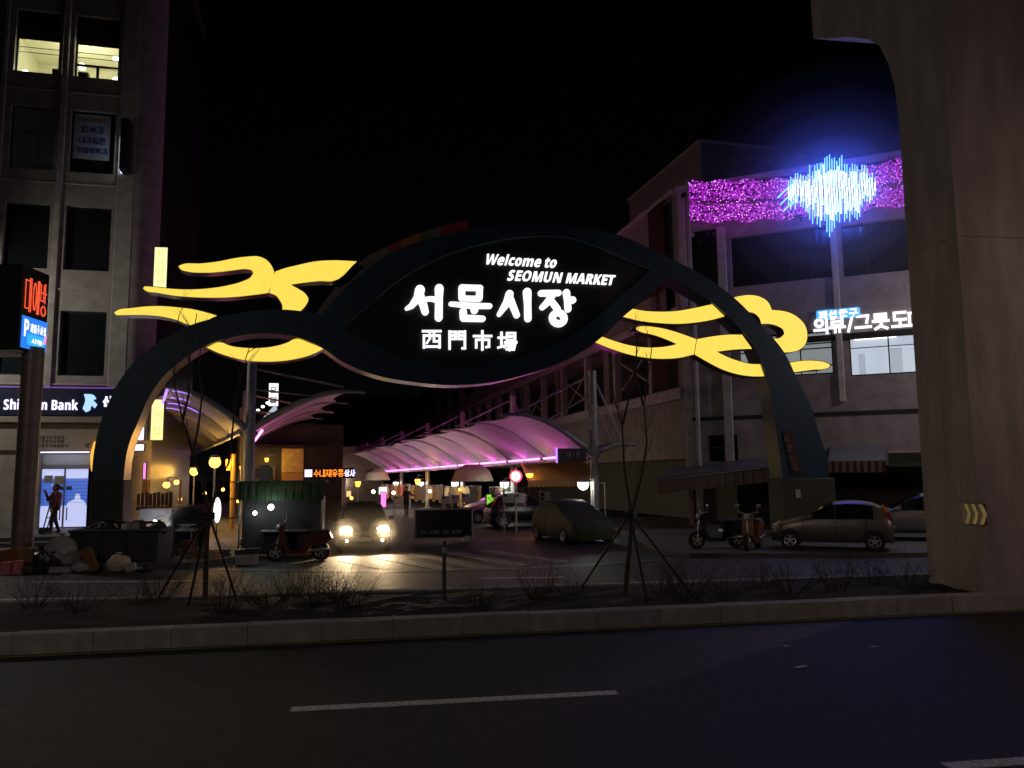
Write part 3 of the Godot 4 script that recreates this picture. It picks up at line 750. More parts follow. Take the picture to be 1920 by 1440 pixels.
func make_bank() -> void:
	var o := thing("bank_building", "tall beige bank block with lit upper windows and a blue doorway", "building", Vector3(-14.234, 0, -31.5), 13.5)
	var cols := [Vector2(-7.85, -6.2), Vector2(-5.62, -4.02), Vector2(-3.46, -1.8)]
	var rows := [Vector2(6.3, 8.85), Vector2(10.5, 13.1), Vector2(14.5, 17.1), Vector2(18.5, 21.15), Vector2(22.6, 25.2)]
	var holes := []
	for c in cols:
		for r in rows: holes.append(Rect2(c.x, r.x, c.y - c.x, r.y - r.x))
	var door := Rect2(-3.88, 0.45, 1.86, 2.85)
	holes.append(door)
	holes.append(Rect2(-9.0, 0.9, 3.4, 2.6))
	var g := Geo.new()
	wall_open(g, Rect2(-10.0, 0, 9.0, 27), holes, -0.4, 0.0)
	part("front_wall", g, M.bank_wall, o)
	# pilasters between the window bays and the round corner
	for p in [Vector2(-6.0, -5.82), Vector2(-3.86, -3.62), Vector2(-1.64, -0.98)]:
		g = Geo.new()
		g.box(Vector3((p.x + p.y) * 0.5, 16.4, 0.06), Vector3(p.y - p.x, 21.2, 0.13), Transform3D(), 0.03)
		part("pilaster", g, M.bank_pilaster, o)
	g = Geo.new()
	var cp := []
	for k in 13: cp.append(Vector2(-0.98 + 0.8 * sin(PI * 0.5 * k / 12), -0.9 + 1.0 * cos(PI * 0.5 * k / 12)))
	cp.append(Vector2(-0.18, -1.2)); cp.append(Vector2(-0.98, -1.2))
	var up := Transform3D(Basis(Vector3.RIGHT, Vector3.FORWARD, Vector3.UP), Vector3.ZERO)
	var cpp := PackedVector2Array()
	for q in cp: cpp.append(Vector2(q.x, -q.y))
	g.prism(cpp, 0.0, 27.0, Transform3D(Basis(Vector3(1, 0, 0), Vector3(0, 0, -1), Vector3(0, 1, 0)), Vector3.ZERO))
	part("round_corner", g, M.bank_wall, o)
	for y in [17.8, 14.0, 9.7, 5.95]:
		g = Geo.new()
		g.box(Vector3(-5.6, y, 0.03), Vector3(9.0, 0.08, 0.07), Transform3D(), 0.02)
		part("sill_course", g, M.bank_pilaster, o)
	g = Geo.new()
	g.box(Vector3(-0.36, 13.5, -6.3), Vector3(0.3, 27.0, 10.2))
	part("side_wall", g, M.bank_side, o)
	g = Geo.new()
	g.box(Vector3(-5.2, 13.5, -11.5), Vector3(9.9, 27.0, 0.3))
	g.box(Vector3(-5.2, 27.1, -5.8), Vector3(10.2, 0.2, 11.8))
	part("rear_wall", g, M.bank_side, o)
	# windows
	for ci in 3:
		for ri in 5:
			var r := Rect2(cols[ci].x, rows[ri].x, cols[ci].y - cols[ci].x, rows[ri].y - rows[ri].x)
			var w := sub("window", o)
			g = Geo.new()
			var fr := 0.06
			for b in [Rect2(r.position, Vector2(r.size.x, fr)), Rect2(r.position.x, r.end.y - fr, r.size.x, fr), Rect2(r.position.x, r.position.y + fr, fr, r.size.y - 2 * fr), Rect2(r.end.x - fr, r.position.y + fr, fr, r.size.y - 2 * fr)]:
				slab(g, b, -0.2, 0.1)
			if ri == 3 and ci == 2:
				slab(g, Rect2(r.position.x + fr, r.position.y + 0.56, r.size.x - 2 * fr, 0.08), -0.205, 0.09)
				slab(g, Rect2(r.get_center().x - 0.04, r.position.y + fr, 0.1, 0.5), -0.205, 0.09)
			part("frame", g, M.dark_frame, w)
			if ri == 3 and ci > 0:
				g = Geo.new()
				slab(g, Rect2(r.position.x + fr, r.position.y + r.size.y * 0.56, r.size.x - 2 * fr, r.size.y * 0.44 - fr), -0.24, 0.03)
				part("blind", g, M.blind_dark, w)
				for y in [0.36, 0.44]:
					g = Geo.new()
					slab(g, Rect2(r.position.x + fr, r.position.y + r.size.y * y, r.size.x - 2 * fr, 0.022), -0.3, 0.02)
					part("blind_cord", g, M.blind_dark, w)
			elif ri == 2 and ci == 2:
				g = Geo.new()
				slab(g, Rect2(r.position.x + 0.08, r.position.y + 0.62, r.size.x - 0.3, r.size.y - 0.72), -0.19, 0.02)
				part("printed_sheet", g, M.print_sheet, w)
				g = Geo.new()
				slab(g, Rect2(r.position.x + fr, r.position.y + fr, r.size.x - 2 * fr, r.size.y - 2 * fr), -0.24, 0.02)
				part("pane", g, M.dark_glass, w)
				korean(w, "진료과목안내", Vector3(r.position.x + 0.24, r.position.y + 2.2, -0.19), Vector2(0.14, 0.16), 0.035, 0.03, M.ink_orange, "print_letter", Basis(), 0.008)
				korean(w, "피부과", Vector3(r.position.x + 0.36, r.position.y + 1.74, -0.19), Vector2(0.24, 0.25), 0.05, 0.045, M.ink_blue, "print_letter", Basis(), 0.008)
				korean(w, "내과질환", Vector3(r.position.x + 0.3, r.position.y + 1.3, -0.19), Vector2(0.21, 0.24), 0.04, 0.042, M.ink_blue, "print_letter", Basis(), 0.008)
				korean(w, "가정의학과", Vector3(r.position.x + 0.2, r.position.y + 0.88, -0.19), Vector2(0.2, 0.22), 0.04, 0.04, M.ink_blue, "print_letter", Basis(), 0.008)
			elif ri == 2 and ci == 1:
				g = Geo.new()
				slab(g, Rect2(r.position.x + fr, r.position.y + fr, r.size.x - 2 * fr, r.size.y - 2 * fr), -0.22, 0.02)
				part("frosted_pane", g, M.frost_sheet, w)
				korean(w, "내과", Vector3(r.position.x + 0.3, r.position.y + 1.5, -0.22), Vector2(0.3, 0.28), 0.06, 0.04, M.ink_blue, "print_letter", Basis(), 0.008)
			else:
				g = Geo.new()
				slab(g, Rect2(r.position.x + fr, r.position.y + fr, r.size.x - 2 * fr, r.size.y - 2 * fr), -0.24, 0.02)
				part("pane", g, M.dark_glass, w)
	# the lit office behind the top windows
	g = Geo.new()
	g.box(Vector3(-3.9, 21.6, -3.0), Vector3(5.4, 0.1, 5.1))
	g.box(Vector3(-3.9, 18.2, -3.0), Vector3(5.4, 0.1, 5.1))
	g.box(Vector3(-3.9, 19.9, -5.6), Vector3(5.4, 3.5, 0.1))
	g.box(Vector3(-6.6, 19.9, -3.0), Vector3(0.1, 3.5, 5.1))
	g.box(Vector3(-1.25, 19.9, -3.0), Vector3(0.1, 3.5, 5.1))
	part("office_room", g, M.room_cream, o)
	g = Geo.new(); g.box(Vector3(-4.55, 21.3, -2.2), Vector3(0.7, 0.26, 0.7), Transform3D(), 0.04)
	part("air_unit", g, M.foam, o)
	g = Geo.new(); g.box(Vector3(-4.2, 18.72, -0.5), Vector3(0.32, 0.4, 0.25), Transform3D(), 0.02)
	g.box(Vector3(-3.2, 18.7, -0.5), Vector3(0.4, 0.4, 0.25), Transform3D(), 0.02)
	part("window_clutter", g, M.bin_plastic, o)
	for p in [Vector3(-5.38, 18.72, -0.55), Vector3(-2.05, 19.72, -0.6), Vector3(-2.0, 18.78, -0.55)]:
		g = Geo.new(); g.ball(p, Vector3(0.13, 0.11, 0.1))
		part("office_lamp", g, M.tube_light, o)
		omni(o, p, Color(1.0, 1.0, 0.74), 0.9, 0.08)
	omni(o, Vector3(-4.0, 20.4, -3.0), Color(1.0, 1.0, 0.74), 2.6, 0.1)
	g = Geo.new(); g.ball(Vector3(-4.0, 20.4, -3.0), Vector3(0.16, 0.16, 0.16))
	part("office_lamp", g, M.tube_light, o)
	# projecting blade sign by the printed window
	g = Geo.new(); g.box(Vector3(-1.26, 15.5, 0.5), Vector3(0.3, 2.1, 0.7), Transform3D(), 0.02)
	part("blade_sign", g, M.box_black, o)
	g = Geo.new(); g.box(Vector3(-1.46, 15.25, 0.2), Vector3(0.05, 1.5, 0.1), Transform3D(), 0.01)
	part("light_strip", g, M.bank_light, o)
	area(o, Vector3(-1.5, 15.3, 0.22), Vector3(-1, 0, -0.35), 0.06, 1.5, Color(0.75, 0.8, 1.0), 0.2)
	# bank fascia
	g = Geo.new(); g.box(Vector3(-5.2, 5.25, 0.16), Vector3(8.6, 1.05, 0.3), Transform3D(), 0.02)
	var fa := sub("fascia_sign", o)
	part("board", g, M.navy_board, fa)
	latin(fa, "Shinhan Bank", Vector3(Vector2(-5.134, 4.943).x, Vector2(-5.134, 4.943).y, 0.31), Vector2(-2.587, 4.964).x - Vector2(-5.134, 4.943).x, 0.37, M.bank_light, 0.0, 0.05)
	g = Geo.new()
	var lx := Vector2(-2.164, 5.218)
	g.prism(crv([lx + Vector2(-0.22, 0.34), lx + Vector2(0.12, 0.3), lx + Vector2(0.22, 0.16), lx + Vector2(0.1, 0.12), lx + Vector2(0.26, -0.06), lx + Vector2(0.18, -0.2), lx + Vector2(0.05, -0.08), lx + Vector2(0.02, -0.28), lx + Vector2(-0.12, -0.36), lx + Vector2(-0.24, -0.22), lx + Vector2(-0.16, 0.1)], true, 4), 0.31, 0.36)
	part("logo_light", g, M.logo_light, fa)
	korean(fa, "신한은행", Vector3(Vector2(-1.665, 5.118).x, Vector2(-1.665, 5.118).y, 0.31), Vector2(0.3, 0.34), 0.08, 0.08, M.bank_light)
	g = Geo.new(); g.box(Vector3(-4.7, 5.81, 0.2), Vector3(6.6, 0.025, 0.2))
	part("violet_tube", g, M.violet_light, fa)
	area(fa, Vector3(-4.4, 5.25, 0.4), Vector3(0.1, -0.3, 1), 0.1, 0.05, Color(0.8, 0.75, 1.0), 0.004)
	# cornice, stone band, notice
	g = Geo.new(); g.box(Vector3(-5.2, 4.58, 0.13), Vector3(8.5, 0.26, 0.3), Transform3D(), 0.03)
	part("cornice", g, M.beige_stone, o)
	g = Geo.new(); g.box(Vector3(-5.2, 4.05, 0.03), Vector3(8.4, 0.7, 0.1))
	part("stone_band", g, M.beige_stone, o)
	g = Geo.new(); slab(g, Rect2(-8.2, 3.42, 6.3, 0.66), 0.11, 0.04)
	part("notice_board", g, M.beige_stone, o)
	for k in 3:
		korean(o, ["은행업무시간안내", "평일오전구시부터", "자동화기기이용안내"][k], Vector3(-4.1, 3.86 - k * 0.16, 0.11), Vector2(0.085, 0.1), 0.05, 0.018, M.ink_dark, "notice_letter", Basis(), 0.006)
	g = Geo.new()
	g.prism(crv([Vector2(-2.32, 3.66), Vector2(-2.12, 3.68), Vector2(-2.2, 3.58), Vector2(-2.14, 3.5), Vector2(-2.24, 3.52), Vector2(-2.3, 3.48), Vector2(-2.27, 3.58)], true, 3), 0.11, 0.118)
	part("notice_logo", g, M.ink_dark, o)
	# the doorway
	var d := sub("doorway", o)
	g = Geo.new(); slab(g, Rect2(-3.88, 2.84, 1.86, 0.42), -0.12, 0.06)
	part("shutter_box", g, M.foam, d)
	g = Geo.new(); g.box(Vector3(-2.95, 3.33, 0.3), Vector3(1.7, 0.05, 0.06), Transform3D(), 0.015)
	part("light_strip", g, M.bank_light, d)  # added strip that brightens the shutter box below
	area(d, Vector3(-2.95, 3.3, 0.3), Vector3(0, -1, -0.9), 1.6, 0.05, Color(0.7, 0.76, 1.0), 0.5)
	for k in 5:
		g = Geo.new(); slab(g, Rect2(-3.86, 2.87 + k * 0.075, 1.82, 0.012), -0.108, 0.012)
		part("shutter_slat", g, M.steel, d)
	g = Geo.new()
	for b in [Rect2(-3.88, 2.7, 1.86, 0.13), Rect2(-3.06, 0.46, 0.06, 2.24), Rect2(-3.88, 0.46, 0.05, 2.24), Rect2(-2.07, 0.46, 0.05, 2.24)]: slab(g, b, -0.1, 0.08)
	part("door_frame", g, M.steel, d)
	for s in 2:
		var x0 := -3.83 if s == 0 else -3.0
		var leaf := sub("door_leaf", d)
		g = Geo.new(); slab(g, Rect2(x0, 2.34, 0.77, 0.36), -0.16, 0.02)
		part("pale_film_window", g, M.film_pale_light, leaf)
		g = Geo.new(); slab(g, Rect2(x0, 1.3, 0.77, 1.04), -0.16, 0.02)
		part("blue_film_window", g, M.film_blue_light, leaf)
		g = Geo.new(); slab(g, Rect2(x0, 0.5, 0.77, 0.8), -0.16, 0.02)
		part("pale_film_window", g, M.film_pale_light, leaf)
		if s == 1:
			g = Geo.new()
			g.prism(crv([Vector2(-2.93, 1.302), Vector2(-2.9, 1.4), Vector2(-2.75, 1.5), Vector2(-2.66, 1.55), Vector2(-2.65, 1.7), Vector2(-2.56, 1.76), Vector2(-2.47, 1.7), Vector2(-2.47, 1.55), Vector2(-2.35, 1.48), Vector2(-2.26, 1.36), Vector2(-2.25, 1.302)], true, 3), -0.16, -0.152)
			part("pale_film_window", g, M.film_pale_light, leaf)
		for k in 7:
			g = Geo.new(); slab(g, Rect2(x0, 1.42 + k * 0.13, 0.77, 0.01), -0.15, 0.01)
			part("film_stripe", g, M.ink_blue, leaf)
		g = Geo.new(); g.box(Vector3(-3.14 if s == 0 else -2.9, 1.0, -0.1), Vector3(0.035, 0.5, 0.05), Transform3D(), 0.01)
		part("handle", g, M.dark_frame, leaf)
	for q in [Rect2(-3.75, 2.18, 0.3, 0.28), Rect2(-3.4, 2.12, 0.34, 0.32)]:
		g = Geo.new(); slab(g, q, -0.13, 0.02)
		part("notice", g, M.beige_stone, d)
	for q in [Rect2(-3.22, 1.9, 0.16, 0.14), Rect2(-2.96, 1.9, 0.18, 0.14)]:
		g = Geo.new(); slab(g, q, -0.13, 0.02)
		part("notice", g, M.ink_dark, d)
	latin(d, "Powered", Vector3(-3.5, 2.06, -0.145), 0.3, 0.06, M.film_pale_light, 0.0, 0.008)
	area(o, Vector3(-2.95, 1.1, -0.08), Vector3(0, 0, 1), 0.5, 0.9, Color(0.6, 0.66, 1.0), 0.12)
	g = Geo.new(); slab(g, Rect2(-9.0, 0.9, 3.4, 2.6), -0.3, 0.04)
	part("shop_window", g, M.dark_glass, o)
	# raised forecourt
	g = Geo.new()
	g.box(Vector3(-4.6, 0.225, 2.2), Vector3(10.0, 0.45, 4.4), Transform3D(), 0.02)
	g.box(Vector3(-4.6, 0.15, 4.6), Vector3(10.0, 0.3, 0.36), Transform3D(), 0.02)
	part("forecourt", g, M.paving, o)
	# yellow rounded cash point sign left of the gate leg
	g = Geo.new()
	g.prism(crv([Vector2(-1.95, 2.6), Vector2(-2.0, 3.3), Vector2(-1.9, 3.72), Vector2(-1.7, 3.78), Vector2(-1.5, 3.6), Vector2(-1.5, 2.6)], true, 4), 0.3, 0.55)
	var ys := sub("cash_sign", o)
	part("lit_body", g, glow("cash_sign_light", Color(1.1, 0.55, 0.05)), ys)
	g = Geo.new(); g.box(Vector3(-1.72, 3.1, 0.16), Vector3(0.1, 0.1, 0.3))
	part("bracket", g, M.dark_frame, ys)

# ---------- the tall hall on the right

func make_hall() -> void:
	var o := thing("market_hall", "pale four storey market hall with dark upper windows and lit lower windows", "building", Vector3(7.389, 0, -34), -25)
	var holes := [Rect2(0.35, 10.1, 1.35, 2.6), Rect2(2.15, 10.05, 3.95, 2.15), Rect2(6.5, 10.0, 6.0, 2.1), Rect2(2.3, 6.15, 3.65, 1.75), Rect2(6.55, 6.0, 4.2, 1.62), Rect2(0.9, 2.75, 1.2, 1.1), Rect2(0.2, 0.0, 13.0, 2.5), Rect2(-0.2, 6.3, 1.9, 2.6)]
	holes.pop_back()
	var g := Geo.new()
	wall_open(g, Rect2(0, 0, 14, 14.6), holes, -0.45, 0.0)
	part("front_wall", g, M.hall_wall, o)
	for p in [[0.12, 0.3, 2.5, 14.6], [1.78, 0.36, 2.75, 12.7], [6.2, 0.24, 5.0, 12.5]]:
		g = Geo.new(); g.box(Vector3(p[0], (p[2] + p[3]) * 0.5, 0.05), Vector3(p[1], p[3] - p[2], 0.14), Transform3D(), 0.03)
		part("pilaster", g, M.hall_trim, o)
	g = Geo.new(); g.box(Vector3(7, 14.65, -0.15), Vector3(14.2, 0.22, 0.75), Transform3D(), 0.03)
	part("coping", g, M.hall_trim, o)
	g = Geo.new(); g.box(Vector3(7, 4.55, 0.0), Vector3(14, 0.16, 0.06), Transform3D(), 0.01)
	part("band_course", g, M.hall_dark, o)
	for k in 2:
		var r: Rect2 = [Rect2(2.3, 6.15, 3.65, 1.75), Rect2(6.55, 6.0, 4.2, 1.62)][k]
		var w := sub("window", o)
		g = Geo.new()
		slab(g, Rect2(r.position, Vector2(r.size.x, 0.06)), -0.1, 0.1)
		slab(g, Rect2(r.position.x, r.end.y - 0.06, r.size.x, 0.06), -0.1, 0.1)
		for i in 4:
			slab(g, Rect2(r.position.x + i * (r.size.x - 0.06) / 3.0, r.position.y + 0.06, 0.05, r.size.y - 0.12), -0.1, 0.09)
		if k == 1: slab(g, Rect2(r.position.x, r.position.y + 1.1, r.size.x, 0.03), -0.11, 0.06)
		part("frame", g, M.dark_frame, w)
		g = Geo.new(); slab(g, Rect2(r.position, r.size), -0.34, 0.05)
		part("window_light", g, M.window_dim_light if k == 0 else M.window_bright_light, w)
		if k == 0:
			for i in 4:
				g = Geo.new(); slab(g, Rect2(r.position.x, r.end.y - 0.28 - i * 0.2 - (0.5 if i == 3 else 0.0), r.size.x, 0.05), -0.28, 0.02)
				part("blind_slat", g, M.hall_dark, w)
			g = Geo.new(); slab(g, Rect2(r.end.x - 0.7, r.position.y + 0.06, 0.03, 0.5), -0.3, 0.02)
			part("blind_cord", g, M.hall_dark, w)
		else:
			g = Geo.new(); g.box(Vector3(r.position.x + 0.95, r.end.y - 0.14, -0.24), Vector3(1.5, 0.06, 0.06), Transform3D(), 0.02)
			part("tube_lamp", g, M.tube_light, w)
			for q in [Rect2(r.position.x + 1.45, r.position.y + 0.1, 0.42, 0.95), Rect2(r.position.x + 0.3, r.position.y + 0.05, 0.25, 0.85), Rect2(r.position.x + 2.85, r.position.y + 0.2, 1.3, 1.35)]:
				g = Geo.new(); slab(g, q, -0.3, 0.02)
				part("curtain_window", g, M.window_shade_light, w)
	for r in [Rect2(0.35, 10.1, 1.35, 2.6), Rect2(2.15, 10.05, 3.95, 2.15), Rect2(6.5, 10.0, 6.0, 2.1), Rect2(0.9, 2.75, 1.2, 1.1)]:
		var w := sub("window", o)
		g = Geo.new(); slab(g, r, -0.25, 0.04)
		part("pane", g, M.dark_glass, w)
		g = Geo.new()
		for i in int(r.size.x / 0.9) + 2:
			var n := int(r.size.x / 0.9) + 1
			slab(g, Rect2(r.position.x + i * (r.size.x - 0.05) / n, r.position.y, 0.05, r.size.y), -0.2, 0.06)
		slab(g, Rect2(r.position.x, r.get_center().y, r.size.x, 0.05), -0.21, 0.05)
		part("frame", g, M.dark_frame, w)
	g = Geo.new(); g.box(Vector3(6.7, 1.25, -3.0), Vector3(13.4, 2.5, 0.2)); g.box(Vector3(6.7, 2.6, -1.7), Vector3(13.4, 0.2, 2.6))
	part("shop_recess", g, M.recess_shade, o)  # shade under the awning is in its colour
	# the side along the market street: a gallery on columns over shops
	var t := Transform3D(Basis(Vector3.UP, deg_to_rad(128.5)), Vector3.ZERO)   # x runs along the street, z faces out of the wall ... to the right of it
	var s := sub("street_wing", o)
	var L := 95.0
	var side_holes := [Rect2(0.0, 0.0, L, 2.9)]
	for k in 10:
		side_holes.append(Rect2(0.6 + k * 9.4, 5.9, 8.6, 3.2))
		side_holes.append(Rect2(1.2 + k * 9.4, 10.6, 7.4, 1.7))
	g = Geo.new(); wall_open(g, Rect2(0, 0, L, 14.6), side_holes, 0.0, 0.45, t)
	part("street_wall", g, M.hall_wall, s)
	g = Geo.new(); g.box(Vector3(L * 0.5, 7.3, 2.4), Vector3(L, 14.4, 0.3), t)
	part("inner_wall", g, M.recess_shade, s)  # darkened by colour to read as shaded shop interior
	g = Geo.new()
	g.box(Vector3(L * 0.5, 5.8, 1.3), Vector3(L, 0.2, 2.0), t); g.box(Vector3(L * 0.5, 9.2, 1.3), Vector3(L, 0.2, 2.0), t); g.box(Vector3(L * 0.5, 2.95, 1.3), Vector3(L, 0.1, 2.0), t)
	g.box(Vector3(L * 0.5, 9.25, -0.12), Vector3(L, 0.4, 0.3), t, 0.03); g.box(Vector3(L * 0.5, 5.7, -0.1), Vector3(L, 0.5, 0.26), t, 0.03)
	part("gallery_beam", g, M.hall_trim, s)
	for k in 20:
		g = Geo.new()
		g.box(Vector3(3.2 + k * 4.7, 7.5, -0.02), Vector3(0.32, 3.1, 0.4), t, 0.03)
		part("gallery_column", g, M.hall_trim, s)
		if k % 2 == 0 and k < 10:
			g = Geo.new()
			g.tube([t * Vector3(3.2 + k * 4.7, 6.3, 0.1), t * Vector3(7.6 + k * 4.7, 8.0, 0.1)], 0.06, 6)
			g.tube([t * Vector3(3.2 + k * 4.7, 8.6, 0.15), t * Vector3(7.6 + k * 4.7, 6.6, 0.15)], 0.05, 6)
			part("brace", g, M.hall_trim, s)
	g = Geo.new(); g.box(Vector3(L * 0.5, 14.65, 0.1), Vector3(L, 0.22, 0.75), t, 0.03)
	part("coping", g, M.hall_trim, s)
	# roof, drain pipe
	g = Geo.new()
	g.prism(PackedVector2Array([Vector2(0.3, -0.3), Vector2(14, -0.3), Vector2(14, 6), Vector2(-40, 48), Vector2(-56, 70)]), 14.2, 14.4, Transform3D(Basis(Vector3(1, 0, 0), Vector3(0, 0, -1), Vector3(0, 1, 0)), Vector3.ZERO))
	part("roof", g, M.hall_dark, o)
	g = Geo.new(); g.tube([Vector3(0.55, 2.4, 0.22), Vector3(0.55, 9.4, 0.22)], 0.09, 8)
	g.tube([Vector3(0.55, 9.4, 0.22), Vector3(0.55, 9.7, -0.05)], 0.09, 8)
	part("drain_pipe", g, M.hall_trim, o)

func make_penthouse() -> void:
	var base := Vector3(9.659, 18.035, -39)
	var o := thing("roof_block", "plain windowless block on the roof behind the purple string lights", "building", Vector3(base.x, 14.3, base.z), 15)
	var g := Geo.new()
	g.box(Vector3(3.2, 2.35, -4.5), Vector3(6.4, 4.7, 9.0), Transform3D(), 0.04)
	part("wall", g, M.hall_wall, o)
	g = Geo.new(); g.box(Vector3(3.2, 4.75, -4.5), Vector3(6.6, 0.14, 9.2), Transform3D(), 0.03)
	part("coping", g, M.hall_trim, o)

# ---------- ground, roads, median

func sheet(pts: Array, y: float, m: Material, called: String) -> void:
	var poly := PackedVector2Array()
	for q in pts: poly.append(Vector2(q.x, -q.z))
	var g := Geo.new()
	g.prism(poly, y - 0.02, y, Transform3D(Basis(Vector3(1, 0, 0), Vector3(0, 0, -1), Vector3(0, 1, 0)), Vector3.ZERO))
	ground_piece(called, g, m)

func raised(pts: Array, y0: float, y1: float, m: Material, called: String) -> void:
	var poly := PackedVector2Array()
	for q in pts: poly.append(Vector2(q.x, -q.z))
	var g := Geo.new()
	g.prism(poly, y0, y1, Transform3D(Basis(Vector3(1, 0, 0), Vector3(0, 0, -1), Vector3(0, 1, 0)), Vector3.ZERO))
	ground_piece(called, g, m)

func strip(a: Vector3, b: Vector3, w: float, y: float, m: Material, called: String) -> void:
	var d := (b - a).normalized()
	var k := Vector3(-d.z, 0, d.x) * w * 0.5
	sheet([a - k, b - k, b + k, a + k], y, m, called)

func make_ground() -> void:
	var g := Geo.new()
	g.box(Vector3(0, -0.25, -150), Vector3(700, 0.5, 700))
	ground_piece("road", g, M.asphalt)
	sheet([Vector3(-60, 0, -6.5), Vector3(60, 0, -24.5), Vector3(60, 0, -36), Vector3(-60, 0, -24)], 0.004, M.old_asphalt, "far_carriageway")
	# pavements on the far side
	raised([Vector3(-60, 0, -17.5), Vector3(-8.3, 0, -20.9), Vector3(-7.6, 0, -22.2), Vector3(-9.5, 0, -28), Vector3(-20, 0, -75), Vector3(-60, 0, -60)], -0.1, 0.15, M.paving, "pavement")
	raised([Vector3(4.0, 0, -23.3), Vector3(4.8, 0, -22.2), Vector3(9.6, 0, -21.7), Vector3(30, 0, -21.2), Vector3(60, 0, -26), Vector3(60, 0, -60), Vector3(4.2, 0, -40)], -0.1, 0.12, M.paving, "pavement")
	# gutter where the market street meets the road, then the hatched box
	var gut := crv([Vector2(-8.2, 20.6), Vector2(-5.0, 20.0), Vector2(-2.2, 19.75), Vector2(0.6, 20.1), Vector2(4.2, 21.7)], false, 5)
	var inner := PackedVector2Array()
	var outer := PackedVector2Array()
	var lip := PackedVector2Array()
	for q in gut:
		inner.append(q + Vector2(0, 0.32)); outer.append(q); lip.append(q - Vector2(0, 0.22))
	var a := PackedVector2Array(inner); var rev := PackedVector2Array(outer); rev.reverse(); a.append_array(rev)
	var up := Transform3D(Basis(Vector3(1, 0, 0), Vector3(0, 0, -1), Vector3(0, 1, 0)), Vector3.ZERO)
	g = Geo.new(); g.prism(a, -0.02, 0.012, up)
	ground_piece("gutter", g, M.gutter_concrete)
	a = PackedVector2Array(outer); rev = PackedVector2Array(lip); rev.reverse(); a.append_array(rev)
	g = Geo.new(); g.prism(a, -0.02, 0.009, up)
	ground_piece("gutter_joint", g, M.rubber)
	var hatch := thing("hatch_marking", "", "", Vector3.ZERO)
	hatch.set_meta("kind", "structure")
	for h in [[Vector3(-4.061, 0, -23.529), Vector3(-1.465, 0, -19.696)], [Vector3(-2.988, 0, -24.197), Vector3(-0.643, 0, -20.172)], [Vector3(-1.894, 0, -24.403), Vector3(0.286, 0, -20.547)], [Vector3(-0.867, 0, -24.792), Vector3(1.343, 0, -21.303)], [Vector3(-4.575, 0, -22.288), Vector3(-2.933, 0, -20.047)]]:
		var d: Vector3 = (h[1] - h[0]).normalized()
		var k := Vector3(-d.z, 0, d.x) * 0.24
		var q := PackedVector2Array()
		for e in [h[0] - k, h[1] - k, h[1] + k, h[0] + k]: q.append(Vector2(e.x, -e.z))
		g = Geo.new(); g.prism(q, -0.02, 0.016, up)
		part("stripe", g, M.worn_paint, hatch)
	# lane lines
	strip(Vector3(-2.236, 0, -8.266), Vector3(1.074, 0, -8.761), 0.15, 0.008, M.road_paint, "lane_dash")
	strip(Vector3(3.356, 0, -6.537), Vector3(3.356, 0, -6.537) + (Vector3(1.074, 0, -8.761) - Vector3(-2.236, 0, -8.266)), 0.15, 0.008, M.road_paint, "lane_dash")
	strip(Vector3(-8.877, 0, -7.438), Vector3(-6.7, 0, -7.66), 0.15, 0.008, M.road_paint, "lane_dash")
	strip(Vector3(-13.423, 0, -15.112), Vector3(16.769, 0, -19.205), 0.16, 0.012, M.road_paint, "edge_line")
	strip(Vector3(-5.515, 0, -15.843), Vector3(-1.912, 0, -15.928), 0.13, 0.012, M.road_paint, "lane_dash")
	strip(Vector3(-11.414, 0, -15.723), Vector3(-8.444, 0, -15.914), 0.13, 0.012, M.road_paint, "lane_dash")
	strip(Vector3(0.591, 0, -16.244), Vector3(3.622, 0, -16.54), 0.13, 0.012, M.road_paint, "lane_dash")
	strip(Vector3(-10.883, 0, -18.436), Vector3(-6.978, 0, -18.299), 0.12, 0.012, M.road_paint, "lane_dash")
	strip(Vector3(-0.762, 0, -18.242), Vector3(1.146, 0, -18.267), 0.12, 0.012, M.road_paint, "lane_dash")
	# median: kerb stones, soil
	var k0 := Vector3(-8.632, 0, -10.557)
	var k1 := Vector3(12.393, 0, -14.269)
	var dir := (k1 - k0).normalized()
	var side := Vector3(dir.z, 0, -dir.x)
	if side.z > 0: side = -side
	var ln := k0.distance_to(k1)
	strip(k0 - side * 0.12, k1 - side * 0.12, 0.05, 0.008, M.kerb_yellow, "edge_line")  # thin yellow strip along the kerb foot
	var kerb := thing("median_kerb", "", "", Vector3.ZERO)
	kerb.set_meta("kind", "structure")
	var stones := []
	for v in 4:
		g = Geo.new()
		g.box(Vector3(0, 0.12, 0), Vector3(0.998, 0.27, 0.3), Transform3D(), 0.007)
		stones.append(g.mesh([M.kerb_concrete, M.kerb_concrete_grey, M.kerb_concrete, M.kerb_concrete][v]))
	var yaw := atan2(-dir.z, dir.x)
	for i in int(ln):
		var at := k0 + dir * (i + 0.5) + side * 0.15
		var j := Basis(Vector3.UP, yaw + rng.randf_range(-0.006, 0.006)) * Basis(Vector3.RIGHT, rng.randf_range(-0.01, 0.01))
		inst("kerb_stone", stones[rng.randi() % 4], kerb, Transform3D(j, at + Vector3(0, rng.randf_range(-0.008, 0.008), 0) + side * rng.randf_range(-0.008, 0.008)))
	# soil bed with an uneven top
	g = Geo.new()
	var f := FastNoiseLite.new()
	f.seed = 4; f.frequency = 0.9
	var e1 := Vector3(-13.423, 0, -15.112)
	var e2 := Vector3(16.769, 0, -19.205)
	var rows := []
